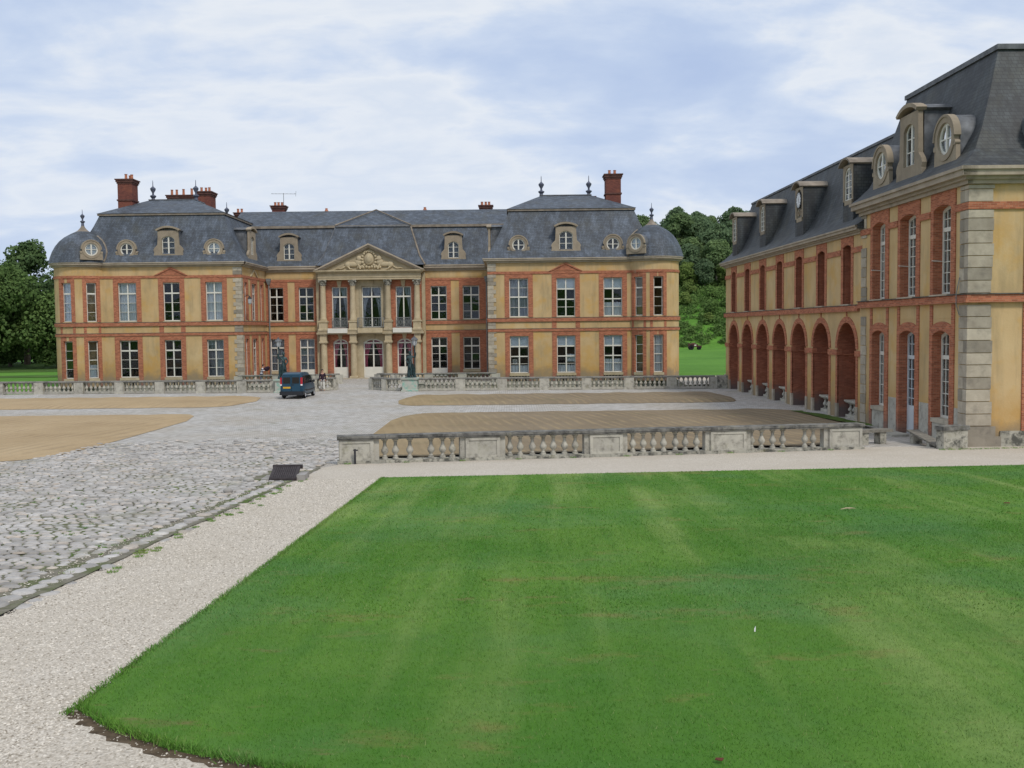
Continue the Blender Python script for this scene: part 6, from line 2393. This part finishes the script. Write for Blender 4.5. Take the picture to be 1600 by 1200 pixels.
# clumps that stand out of the scrub
sh = {}
for i, k in enumerate(('leaf_bush', 'leaf_olive')):
    rr = np.random.default_rng(70 + i)
    C = [(rr.uniform(-1, 1), rr.uniform(-1, 1), rr.uniform(0.6, 2.2)) for _ in range(12)]
    V, F = leaf_cloud(C, [0.8] * 12, 1500, 0.24, rr)
    st = MB()
    for q in C[:6]:
        st.tube([(0, 0, -0.2), (q[0] * 0.5, q[1] * 0.5, q[2] * 0.5), q], [0.06, 0.045, 0.015], 5)
    sh[k] = (np_mesh('crown', V, F, MT[k]), st.mesh('trunk', MT['bark']))
for x, y, s, k in ((35.5, 224, 1.1, 'leaf_bush'), (40, 231, 1.2, 'leaf_olive'), (44.5, 222, 1.0, 'leaf_bush'), (47.5, 236, 1.3, 'leaf_bush'), (42.5, 215, 0.8, 'leaf_olive'), (37.0, 240, 1.3, 'leaf_bush'), (43, 242, 1.2, 'leaf_olive'), (50, 228, 1.1, 'leaf_bush'), (47.5, 214.5, 0.9, 'leaf_bush'), (33.5, 214, 0.8, 'leaf_olive')):
    plant('hillside_bush', 'bright green rounded bush on the lower hillside' if k == 'leaf_bush' else 'olive green rounded bush on the lower hillside', 'bush', *sh[k], x, y, hill(x, y), s, x, 'bushes on the lower hillside')

# tufts of grass in the paving by the grate
rng = np.random.default_rng(3)


def tuft(name, label, cat, spots, n, h, mat):
    V = []
    for x, y, r in spots:
        for _ in range(n):
            a, q = rng.uniform(0, 6.28), r * math.sqrt(rng.random())
            px, py = x + q * cos(a), y + q * sin(a)
            z = g(py) + 0.02
            hh = h * rng.uniform(0.5, 1.3)
            w = 0.006
            lx, ly = rng.normal(0, 0.4, 2) * hh
            b = rng.uniform(0, 6.28)
            V += [(px - w * cos(b), py - w * sin(b), z), (px + w * cos(b), py + w * sin(b), z), (px + lx, py + ly, z + hh)]
    F = np.arange(len(V)).reshape(-1, 3)
    o = link(name, np_mesh(name, V, F, MT[mat]), 'stuff')
    return tag(o, label, cat)


sp = [(-6.3, 27.4, 0.22), (-5.95, 27.9, 0.1), (-9.2, 23.5, 0.5), (-8.6, 24.2, 0.35), (-9.0, 17.2, 0.2), (-6.5, 14.3, 0.12), (-6.6, 12.6, 0.12)]
sp += [(rng.uniform(-12, -6.4), rng.uniform(14, 27), rng.uniform(0.03, 0.12)) for _ in range(90)]
sp += [(-6.0 + rng.normal(0, 0.12), rng.uniform(12, 29), 0.08) for _ in range(40)]
sp = [s for s in sp if s[0] > -0.53 * s[1] - 1]
tuft('weeds', 'green weeds growing in the joints of the cobbles', 'weeds', sp, 60, 0.035, 'blade')
tuft('weeds', 'thin grass at the foot of the lone pier and pavilion wall', 'weeds', [(15.5 + 0.35 * k, 35.7 + 0.05 * k, 0.15) for k in range(10)] + [(-5.5 + 1.9 * k, 32.9 + 0.36 * k, 0.12) for k in range(10)], 50, 0.06, 'blade')


# ------------------------------------------------------------------ figures
def skin(name, pts, edges, mat, parent, M, sub=2, root=0):
    """grow a continuous body over a joint skeleton; pts are (x, y, z, radius_x[, radius_y])"""
    me = bpy.data.meshes.new(name)
    me.from_pydata([p[:3] for p in pts], edges, [])
    o = bpy.data.objects.new(name, me)
    COL.objects.link(o)
    md = o.modifiers.new('skin', 'SKIN')
    for i, p in enumerate(pts):
        sv = me.skin_vertices[0].data[i]
        sv.radius = (p[3], p[4] if len(p) > 4 else p[3])
        sv.use_root = i == root
    s = o.modifiers.new('subd', 'SUBSURF')
    s.levels = s.render_levels = sub
    dg = bpy.context.evaluated_depsgraph_get()
    nm = bpy.data.meshes.new_from_object(o.evaluated_get(dg))
    bpy.data.objects.remove(o)
    nm.name = name
    nm.transform(M)
    nm.materials.clear()
    nm.materials.append(MT[mat])
    nm.polygons.foreach_set('use_smooth', [True] * len(nm.polygons))
    ob = bpy.data.objects.new(name, nm)
    COL.objects.link(ob)
    ob.parent = parent
    return ob


def statue(label, x, y, rz, s, flip):
    """draped bronze woman on a plinth steadying a tall lamp post at her side"""
    t = thing('lantern_statue', label, 'statue', (x, y, 1.07), 'bronze lantern statues at the gateway')
    M = Matrix.Rotation(rz, 4, 'Z') @ Matrix.Diagonal((s * flip, s, s, 1))
    # pelvis, spine, neck, head / arm up to the pole / arm bent at the hip / drape down to the feet
    P = [(0, 0, 1.05, .17, .13), (0.01, 0, 1.28, .13, .11), (0.0, 0, 1.48, .17, .12), (0, 0, 1.60, .06), (0, -0.01, 1.70, .085, .10), (0, -0.01, 1.83, .085, .10), (0, 0, 1.90, .05),
         (0.17, 0, 1.50, .065), (0.36, -0.04, 1.42, .052), (0.40, -0.06, 1.72, .042), (0.36, -0.06, 1.82, .045),
         (-0.18, 0, 1.48, .062), (-0.30, -0.03, 1.22, .05), (-0.17, -0.16, 1.05, .042), (-0.13, -0.18, 1.02, .045),
         (0.02, 0, 0.80, .21, .17), (0.04, -0.02, 0.45, .22, .19), (0.06, -0.02, 0.08, .24, .22), (-0.08, -0.09, 0.7, .12), (-0.10, -0.13, 0.35, .10), (-0.12, -0.16, 0.05, .09)]
    E = [(0, 1), (1, 2), (2, 3), (3, 4), (4, 5), (5, 6), (2, 7), (7, 8), (8, 9), (9, 10), (2, 11), (11, 12), (12, 13), (13, 14), (0, 15), (15, 16), (16, 17), (15, 18), (18, 19), (19, 20)]
    skin('figure', P, E, 'bronze', t, M)
    # folds of the robe
    mb = MB()
    for k in range(11):
        a = 2 * pi * k / 11
        q = lambda r, z, da=0: tuple(M @ Vector((0.05 + r * cos(a + da), -0.02 + r * 0.85 * sin(a + da), z)))
        mb.tube([q(0.17, 1.0), q(0.21, 0.7, 0.1), q(0.24, 0.3, 0.2), q(0.27, 0.03, 0.22)], [0.02, 0.035, 0.045, 0.03], 6)
    mb.tube([tuple(M @ Vector(p)) for p in ((0.17, -0.05, 1.52), (0.05, -0.13, 1.32), (-0.12, -0.14, 1.12), (-0.2, 0.02, 1.0))], [0.03, 0.05, 0.05, 0.03], 6)
    mb.ell(tuple(M @ Vector((0, 0.03, 1.82))), .10 * s, .11 * s, .10 * s, 10, 7)
    mb.ell(tuple(M @ Vector((0, -0.095, 1.76))), .015, .02, .02, 6, 4)
    for sx in (-1, 1):
        mb.ell(tuple(M @ Vector((0.033 * sx, -0.085, 1.79))), .013, .012, .01, 6, 4)
    ob = mb.mesh('robe_folds', MT['bronze'], smooth=60)
    link('robe_folds', ob, None, t)
    b = MB()
    b.lathe((0, 0, -0.02), [(0.42, 0), (0.42, 0.05), (0.36, 0.09)], 16)
    link('base', b.mesh('base', MT['bronze'], smooth=40), None, t)
    c = M @ Vector((0.33, -0.06, 0))
    L = MB()
    L.tube([(c.x, c.y, 0.0), (c.x, c.y, 2.35)], 0.045, 8)
    L.lathe((c.x, c.y, 2.33), [(0.05, 0), (0.10, 0.05), (0.05, 0.1), (0.09, 0.14)], 8)
    L.lathe((c.x, c.y, 0.0), [(0.13, 0), (0.12, 0.12), (0.07, 0.25)], 10)
    link('lamp_post', L.mesh('lamp_post', MT['bronze'], smooth=40), None, t)
    hb = MB().lathe((c.x, c.y, 2.46), [(0.10, 0), (0.15, 0.06), (0.22, 0.42), (0.24, 0.45)], 6)
    lan = link('lantern', hb.mesh('lantern', MT['lamp_glass']), None, t)
    br = MB()
    for k in range(6):
        a = 2 * pi * k / 6
        br.tube([(c.x + 0.155 * cos(a), c.y + 0.155 * sin(a), 2.52), (c.x + 0.235 * cos(a), c.y + 0.235 * sin(a), 2.91)], 0.014, 4)
    link('lantern_bar', br.mesh('lantern_bar', MT['iron']), None, lan)
    cp = MB().lathe((c.x, c.y, 2.91), [(0.30, 0), (0.27, 0.05), (0.15, 0.16), (0.06, 0.22), (0.05, 0.27), (0.015, 0.33)], 8)
    link('lantern_cap', cp.mesh('lantern_cap', MT['lead']), None, lan)
    return t


def pedestal(label, x, y):
    t = thing('statue_pedestal', label, 'pedestal', (x, y, 0.05), 'statue pedestals at the gateway')
    mb = MB()
    mb.sqlathe(x, y, 0, [(0.66, -0.05), (0.66, 0.14), (0.58, 0.17), (0.58, 0.88)])
    mb.build('die', 'verdigris_stone', t)
    mb = MB()
    mb.sqlathe(x, y, 0, [(0.60, 0.88), (0.68, 0.94), (0.70, 1.06), (0.64, 1.07)])
    mb.build('cap_stone', 'verdigris_stone', t)


pedestal('copper stained stone pedestal right of the gateway', -7.85, 76.85)
pedestal('stone pedestal mostly hidden behind the blue van', -17.65, 77.0)
statue('green bronze woman holding a lamp post on the right-hand pedestal', -7.85, 76.85, 0.25, 1.08, 1)
statue('green bronze woman holding a lamp post behind the blue van', -17.65, 77.0, 0.1, 1.08, -1)


def person(label, x, y, z, rz, h, pose, clothes):
    t = thing('person', label, 'person', (x, y, z))
    k = h / 1.72
    M = Matrix.Rotation(rz, 4, 'Z') @ Matrix.Diagonal((k, k, k, 1))
    lean = pose.get('lean', 0.0)
    up = lambda zz: lean * max(0, zz - 0.95)
    L, R = pose['legs']
    al, ar = pose['arms']
    P = [(0, 0, 0.94, .125, .10), (0, up(1.12), 1.12, .115, .09), (0, up(1.36), 1.36, .145, .10), (0, up(1.47), 1.47, .055), (0, up(1.56) , 1.55, .07, .085), (0, up(1.65), 1.65, .075, .09), (0, up(1.7), 1.71, .04)]
    E = [(0, 1), (1, 2), (2, 3), (3, 4), (4, 5), (5, 6)]

    def chain(start, pts):
        i = start
        for p in pts:
            P.append(p)
            E.append((i, len(P) - 1))
            i = len(P) - 1
    legs, arms = [], []
    for s, (ky, fy) in ((-1, L), (1, R)):
        legs.append([(0.09 * s, 0, 0.86, .085), (0.095 * s, ky, 0.48, .058), (0.095 * s, fy, 0.09, .042), (0.10 * s, fy + 0.12, 0.035, .036, .03)])
        chain(0, legs[-1])
    for s, (el, ha) in ((-1, al), (1, ar)):
        sh_ = (0.185 * s, up(1.40), 1.40, .055)
        e_ = (el[0] * s, el[1] + up(1.1), el[2], .043)
        h_ = (ha[0] * s, ha[1] + up(1.0), ha[2], .032)
        f_ = (ha[0] * s * 1.02, ha[1] + up(1.0) + 0.05, ha[2] - 0.07, .030, .02)
        arms.append([sh_, e_, h_, f_])
        chain(2, arms[-1])
    skin('body', P, E, 'skin', t, M)
    g_ = 1.22
    TP = [(p[0], p[1], p[2], p[3] * g_ + .012, (p[4] if len(p) > 4 else p[3]) * g_ + .012) for p in P[0:3]]
    TE = [(0, 1), (1, 2)]
    for ch in arms:
        i = 2
        for p in ch[:3]:
            TP.append((p[0], p[1], p[2], p[3] * g_ + .012, p[3] * g_ + .012))
            TE.append((i, len(TP) - 1))
            i = len(TP) - 1
    TP.append((0, 0, 0.80, .15, .125))
    TE.append((0, len(TP) - 1))
    skin(clothes[0], TP, TE, clothes[1], t, M)
    TP, TE = [(0, 0, 0.93, .135, .115)], []
    for ch in legs:
        i = 0
        for p in ch[:3]:
            TP.append((p[0], p[1], p[2], p[3] * 1.15 + .02, p[3] * 1.15 + .02))
            TE.append((i, len(TP) - 1))
            i = len(TP) - 1
    skin('trousers', TP, TE, clothes[2], t, M)
    hb = MB()
    hd = M @ Vector((0, up(1.65) - 0.015, 1.655))
    hb.ell(tuple(hd + (M.to_3x3() @ Vector((0, -0.02, 0.03)))), .088 * k, .10 * k, .095 * k, 10, 8)
    link('hair', hb.mesh('hair', MT['hair'], smooth=60), None, t)
    fc = MB()
    for sx in (-1, 1):
        fc.ell(tuple(M @ Vector((0.03 * sx, up(1.64) + 0.083, 1.635))), .011, .008, .007, 6, 4)
        fc.ell(tuple(M @ Vector((0.078 * sx, up(1.62), 1.62))), .014, .02, .028, 6, 4)
    fc.ell(tuple(M @ Vector((0, up(1.62) + 0.098, 1.605))), .013, .017, .02, 6, 4)
    fc.ell(tuple(M @ Vector((0, up(1.6) + 0.085, 1.565))), .022, .007, .006, 6, 4)
    link('face', fc.mesh('face', MT['skin'], smooth=60), None, t)
    for s, ch in zip((-1, 1), arms):               # hands: palm with five fingers
        hm = MB()
        w = Vector(ch[2][:3])
        d = (Vector(ch[3][:3]) - w).normalized()
        side = Vector((1, 0, 0)) if abs(d.x) < 0.8 else Vector((0, 1, 0))
        b = w + d * 0.05
        for q, ln in enumerate((0.075, 0.085, 0.08, 0.062)):
            o_ = side * (-0.027 + 0.018 * q)
            p0, p1, p2 = b + o_, b + o_ + d * ln * 0.6, b + o_ + d * ln + Vector((0, 0.012, 0))
            hm.tube([tuple(M @ p0), tuple(M @ p1), tuple(M @ p2)], [0.009, 0.008, 0.006], 5)
        hm.tube([tuple(M @ (w + d * 0.02 + side * -0.03 * s)), tuple(M @ (w + d * 0.06 + side * -0.05 * s)), tuple(M @ (w + d * 0.09 + side * -0.045 * s))], [0.010, 0.009, 0.007], 5)
        link('hand', hm.mesh('hand', MT['skin'], smooth=60), None, t)
    return t


person('person in a dark plum jacket and pale trousers walking past the left end pier', -14.85, 77.9, 0.05, radians(200), 1.66,
       dict(lean=0.05, legs=((0.10, 0.20), (-0.02, -0.22)), arms=(((0.26), -0.08, 1.12), (0.24, 0.02, 0.88)) and (((0.24, -0.06, 1.13), (0.24, 0.06, 0.9)), ((0.24, 0.03, 1.13), (0.22, 0.14, 0.92)))), ('jacket', 'jacket', 'trousers'))
p2 = person('person in a striped top bending by the wall beyond the inner balustrade', -22.35, 88.7, 0.05, radians(-80), 1.72,
            dict(lean=0.28, legs=((0.04, 0.04), (-0.02, -0.08)), arms=(((0.24, 0.10, 1.2), (0.14, 0.34, 1.22)), ((0.24, 0.10, 1.2), (0.14, 0.34, 1.22)))), ('jersey', 'stripe', 'jeans'))
o = MB()
o.ell((-21.85, 88.65, 1.42), .26, .2, .2, 12, 8)
o.ell((-21.72, 88.6, 1.52), .16, .16, .14, 10, 6)
o = link('jacket_bundle', o.mesh('jacket_bundle', MT['jacket'], smooth=60))
tag(o, 'dark bundled coat held up by the person in the striped top', 'coat')


# ------------------------------------------------------------------ van
def build_van():
    t = thing('van', 'dark blue small van with yellow rear plate parked at the gateway', 'van', (-15.3, 71.0, 0.05))
    W = 0.83
    # side profile (y forward from the rear, z) sampled as stations: y, half width low, half width high, z sill, z belt, z roof
    st = [(0.00, 0.74, 0.66, 0.42, 0.98, 1.70), (0.08, 0.80, 0.70, 0.30, 1.00, 1.77), (0.6, 0.83, 0.72, 0.28, 1.0, 1.81), (1.5, 0.83, 0.73, 0.27, 1.0, 1.82), (2.3, 0.83, 0.71, 0.27, 0.99, 1.76), (2.75, 0.83, 0.66, 0.27, 0.98, 1.52), (3.15, 0.82, 0.70, 0.27, 0.97, 1.10), (3.6, 0.79, 0.68, 0.28, 0.86, 0.97), (3.95, 0.68, 0.60, 0.34, 0.72, 0.82)]
    vs, fs = [], []
    n = 12
    for y, a, b, z0, z1, z2 in st:
        sec = [(a * 0.9, z0), (a, z0 + 0.12), (a * 1.01, (z0 + z1) / 2), (a * 0.985, z1), (b * 0.985 + 0.015, z1 + (z2 - z1) * 0.75), (b * 0.86, z2 - 0.01)]
        for x, z in sec:
            vs.append((x, y, z))
        for x, z in sec[::-1]:
            vs.append((-x, y, z))
    for k in range(len(st) - 1):
        for i in range(n):
            j = (i + 1) % n
            fs.append((k * n + i, k * n + j, k * n + n + j, k * n + n + i))
    fs.append(tuple(range(n - 1, -1, -1)))
    fs.append(tuple(range((len(st) - 1) * n, len(st) * n)))
    m = MB(lambda x, y, z: (x, y - 1.8, z))
    m.add(vs, fs)
    body = link('body', m.mesh('body', MT['paint'], smooth=38), None, t)

    def part(nm, mb, mat, par=t, smooth=None):
        return link(nm, mb.mesh(nm, MT[mat], smooth=smooth), None, par)
    V = lambda: MB(lambda x, y, z: (x, y - 1.8, z))
    # twin rear doors with their windows
    for s in (-1, 1):
        d = V()
        a, b = sorted((s * 0.02, s * 0.64))
        d.box(a, b, -0.045, 0.05, 0.52, 1.62)
        do = part('rear_door', d, 'paint')
        w = V()
        a, b = sorted((s * 0.07, s * 0.56))
        w.box(a, b, -0.058, -0.045, 1.07, 1.50)
        part('rear_window', w, 'car_glass', do)
        lens = V()
        a, b = sorted((s * 0.655, s * 0.775))
        lens.box(a, b, -0.05, 0.14, 1.02, 1.48)
        lo = part('tail_light', lens, 'red_lens')
        c = V()
        c.box(a, b, -0.055, 0.10, 0.92, 1.02)
        part('reversing_lens', c, 'white_lens', lo)
    hnd = V()
    hnd.box(0.06, 0.2, -0.07, -0.045, 0.95, 1.0)
    part('door_handle', hnd, 'black_plastic')
    pl = V()
    pl.box(-0.58, -0.06, -0.062, -0.045, 0.72, 0.84)
    part('number_plate', pl, 'plate')
    bp = V()
    bp.box(-0.80, 0.80, -0.10, 0.16, 0.26, 0.52)
    bp.box(-0.835, -0.74, -0.05, 0.35, 0.27, 0.50)
    bp.box(0.74, 0.835, -0.05, 0.35, 0.27, 0.50)
    part('bumper', bp, 'black_plastic')
    ex = V()
    ex.box(-0.25, 0.35, -0.04, 0.1, 0.20, 0.255)
    part('exhaust_silencer', ex, 'alloy')
    un = V()
    un.box(-0.68, 0.68, 0.1, 3.8, 0.18, 0.30)
    part('underbody', un, 'black_plastic')
    for s in (-1, 1):
        # side glazing follows the leaning upper body
        for nm, y0, y1, y2, y3 in (('side_window', 0.22, 1.0, 0.26, 1.0), ('side_window', 1.1, 1.55, 1.1, 1.55), ('side_window', 1.62, 2.78, 1.62, 2.45)):
            w = V()
            xa, xb = s * 0.835, s * 0.765
            w.add([(xa, y0, 1.04), (xa, y1, 1.04), (xb, y3, 1.58), (xb, y2, 1.58), (xa - s * .03, y0, 1.04), (xa - s * .03, y1, 1.04), (xb - s * .03, y3, 1.58), (xb - s * .03, y2, 1.58)], [(0, 1, 2, 3), (4, 7, 6, 5), (0, 4, 5, 1), (1, 5, 6, 2), (2, 6, 7, 3), (3, 7, 4, 0)])
            part(nm, w, 'car_glass')
        mo = V()
        a, b = sorted((s * 0.835, s * 0.855))
        mo.box(a, b, 0.75, 3.0, 0.50, 0.60)
        part('side_moulding', mo, 'black_plastic')
        mi = V()
        mi.ell((s * 0.95, 2.62, 1.12), 0.10, 0.06, 0.10, 8, 6)
        part('door_mirror', mi, 'black_plastic', t, 60)
        hl = V()
        hl.ell((s * 0.58, 3.86, 0.70), 0.13, 0.12, 0.09, 10, 6)
        part('headlight', hl, 'white_lens', t, 60)
        for y in (0.72, 3.30):
            ar = V()
            ar.ring(0, 0, 0, 0, 0, 0, 0, 1, 1) if False else None
            wm = MB()
            xx = s * 0.72
            pr = [(0.19, -0.09), (0.285, -0.095), (0.30, -0.06), (0.30, 0.06), (0.285, 0.095), (0.19, 0.09)]
            vs2, fs2 = [], []
            for r, h in pr:
                for k in range(20):
                    a = 2 * pi * k / 20
                    vs2.append((xx + h, y - 1.8 + r * cos(a), 0.30 + r * sin(a)))
            for q in range(len(pr)):
                for k in range(20):
                    j = (k + 1) % 20
                    q2 = (q + 1) % len(pr)
                    fs2.append((q * 20 + k, q * 20 + j, q2 * 20 + j, q2 * 20 + k))
            wm.add(vs2, fs2)
            wo = part('wheel', wm, 'rubber', t, 40)
            rm = MB()
            vs3 = []
            hub = [(0.0, 0.07), (0.06, 0.08), (0.07, 0.05), (0.17, 0.06), (0.19, 0.09), (0.195, 0.0)]
            fs3 = []
            for r, h in hub:
                for k in range(16):
                    a = 2 * pi * k / 16
                    vs3.append((xx + s * h, y - 1.8 + r * cos(a), 0.30 + r * sin(a)))
            for q in range(len(hub) - 1):
                for k in range(16):
                    j = (k + 1) % 16
                    fs3.append((q * 16 + k, q * 16 + j, (q + 1) * 16 + j, (q + 1) * 16 + k))
            rm.add(vs3, fs3)
            part('rim', rm, 'alloy', wo, 40)
            al = V()
            al.box(min(s * 0.80, s * 0.845), max(s * 0.80, s * 0.845), y - 0.36, y + 0.36, 0.58, 0.63)
            part('wheel_arch', al, 'black_plastic')
    ws = V()
    ws.add([(-0.70, 3.12, 1.08), (0.70, 3.12, 1.08), (0.60, 2.40, 1.72), (-0.60, 2.40, 1.72), (-0.70, 3.16, 1.09), (0.70, 3.16, 1.09), (0.60, 2.44, 1.735), (-0.60, 2.44, 1.735)], [(0, 1, 2, 3), (4, 7, 6, 5), (0, 4, 5, 1), (1, 5, 6, 2), (2, 6, 7, 3), (3, 7, 4, 0)])
    part('windscreen', ws, 'car_glass')
    wi = V()
    wi.tube([(0.1, -0.06, 1.06), (0.42, -0.065, 1.2)], 0.012, 5)
    part('rear_wiper', wi, 'black_plastic')
    t.rotation_euler = (0, 0, radians(-2))
    return t


build_van()


# ------------------------------------------------------------------ small things
# drain box with its tilted iron lid at the end of the kerb
t = thing('drain_grate', 'dark tilted drain grate over the gutter at the end of the kerb', 'drain', (-6.5, 28.3, g(28.3)))
fr = lambda x, y, z: (-6.52 - 0.1 * y + x, 28.3 + y, g(28.3 + y) + 0.05 + 0.24 * (y + 0.5) + z)
mb = MB(fr)
for s in (-1, 1):
    mb.box(s * 0.36 - 0.03, s * 0.36 + 0.03, -0.5, 0.5, 0.0, 0.06)
mb.box(-0.42, 0.45, 0.48, 0.56, -0.02, 0.08)
mb.box(-0.39, 0.39, -0.56, -0.5, 0.0, 0.05)
mb.build('frame', 'grate', t)
for k in range(12):
    x = -0.31 + 0.0565 * k
    MB(fr).box(x - 0.021, x + 0.021, -0.5, 0.48, 0.01, 0.055).build('bar', 'grate', t)
MB(lambda x, y, z: (-6.52 + x, 28.3 + y, g(28.3 + y) + z)).box(-0.34, 0.34, -0.62, 0.5, 0.0, 0.035).build('drain_gap_dark', 'iron', t)  # black sheet standing in for the shade in the gap under the lid
for s in (-1, 1):
    MB(lambda x, y, z: (-6.52 - 0.1 * y + x, 28.3 + y, g(28.3 + y) + z)).box(s * 0.50 - 0.12, s * 0.50 + 0.12, -0.5, 0.62, -0.05, 0.12 + 0.05 * s).build('gully_stone', 'cobble', t)
for x, y, s in ((-7.3, 27.3, 0.16), (-8.3, 22.3, 0.14), (-7.1, 24.6, 0.13)):
    m = MB().ell((0, 0, 0), s, s * 0.8, s * 0.6, 8, 5)
    o = link('loose_stone', m.mesh('loose_stone', MT['cobble'], smooth=60))
    o.location = (x, y, g(y) + 0.09)
    tag(o, 'loose rounded stone lying on the cobbles ' + ('nearest the grate' if y > 26 else 'nearest the camera' if y < 23 else 'between two other loose stones'), 'stone', 'loose stones on the cobbles')

# iron post against the first pier
t = thing('iron_post', 'short dark iron post standing before the left pier of the near balustrade', 'post', (-5.3, 32.95, 0.25))
fr = frame(-5.27, 33.03, 0.186, 0.27)
mb = MB(fr)
mb.box(-0.035, 0.035, -0.07, -0.02, -0.1, 0.56)
mb.box(-0.05, 0.10, -0.072, -0.018, 0.50, 0.54)
mb.build('shaft', 'iron', t)

# rusty machine at the foot of the hill
t = thing('tractor', 'small rusty red machine parked at the foot of the hillside', 'tractor', (36.0, 198, 0.3))
z0 = ground_z(36.0, 198)
fr = lambda x, y, z: (36.4 + 0.66 * x, 198 + 0.66 * y, z0 + 0.66 * z)
mb = MB(fr)
mb.box(-1.6, 0.9, -0.6, 0.6, 0.9, 1.7)
mb.box(-1.9, -1.5, -0.8, 0.8, 0.7, 2.0)
mb.ell((-0.4, 0, 1.75), 0.9, 0.6, 0.35, 10, 6)
mb.build('body', 'rust_red', t, 30)
MB(fr).box(0.9, 2.0, -0.7, 0.7, 0.6, 1.3).build('hopper', 'rust_red', t)
for x, r in ((-1.1, 0.75), (1.3, 0.5)):
    for y in (-0.85, 0.85):
        MB(fr).ring(x, r, 0.25 * r, r, y - 0.15, y + 0.15, 0, 2 * pi, 16).build('wheel', 'rubber', t)
mb = MB(fr)
mb.tube([(0.2, 0, 1.7), (0.2, 0, 2.5)], 0.06, 6)
mb.build('exhaust', 'iron', t)
mb = MB(fr)
mb.box(-0.2, 0.4, -0.65, -0.60, 1.2, 1.6)
mb.build('number_panel', 'white', t)

# litter on the lawn
def lay(name, label, cat, x, y, pts, mat, z=0.05, thick=0.004, rz=0.0):
    m = MB()
    n = len(pts)
    vs = [(px, py, 0.0 + pz) for px, py, pz in pts] + [(px, py, pz + thick) for px, py, pz in pts]
    m.add(vs, [tuple(range(n - 1, -1, -1)), tuple(range(n, 2 * n))] + [(i, (i + 1) % n, (i + 1) % n + n, i + n) for i in range(n)])
    o = link(name, m.mesh(name, MT[mat]))
    o.location = (x, y, g(y) + z)
    o.rotation_euler = (0, 0, rz)
    return tag(o, label, cat)


lay('feather', 'small white feather standing in the grass of the lawn', 'feather', 2.55, 10.41, [(-0.007, 0, 0), (0.007, 0, 0), (0.012, 0.008, 0.03), (0.012, 0.014, 0.055), (-0.004, 0.009, 0.03)], 'feather', 0.04)
lay('fallen_leaf', 'dark red fallen leaf on the lawn at the bottom of the picture', 'leaf', 1.42, 6.81, [(-0.03, 0, 0), (-0.012, -0.022, 0.008), (0.018, -0.018, 0), (0.036, 0.006, 0.01), (0.012, 0.025, 0), (-0.018, 0.022, 0.006)], 'dead_leaf', 0.06)
lay('fallen_leaf', 'pale brown fallen leaf far out on the right of the lawn', 'leaf', 10.3, 20.6, [(-0.06, 0, 0), (-0.02, -0.05, 0.01), (0.05, -0.03, 0), (0.07, 0.02, 0.015), (0.02, 0.05, 0), (-0.04, 0.04, 0.01)], 'dead_leaf', 0.07)
m = MB().tube([(-0.16, -0.03, 0.01), (-0.04, 0.0, 0.025), (0.07, 0.03, 0.02), (0.17, 0.04, 0.01)], [0.006, 0.014, 0.013, 0.005], 6)
m.tube([(-0.02, 0.0, 0.025), (0.04, -0.05, 0.02)], [0.009, 0.004], 5)
o = link('twig', m.mesh('twig', MT['twig'], smooth=60))
o.location = (6.8, 20.05, g(20.05) + 0.055)
tag(o, 'short pale twig lying on the lawn', 'twig')
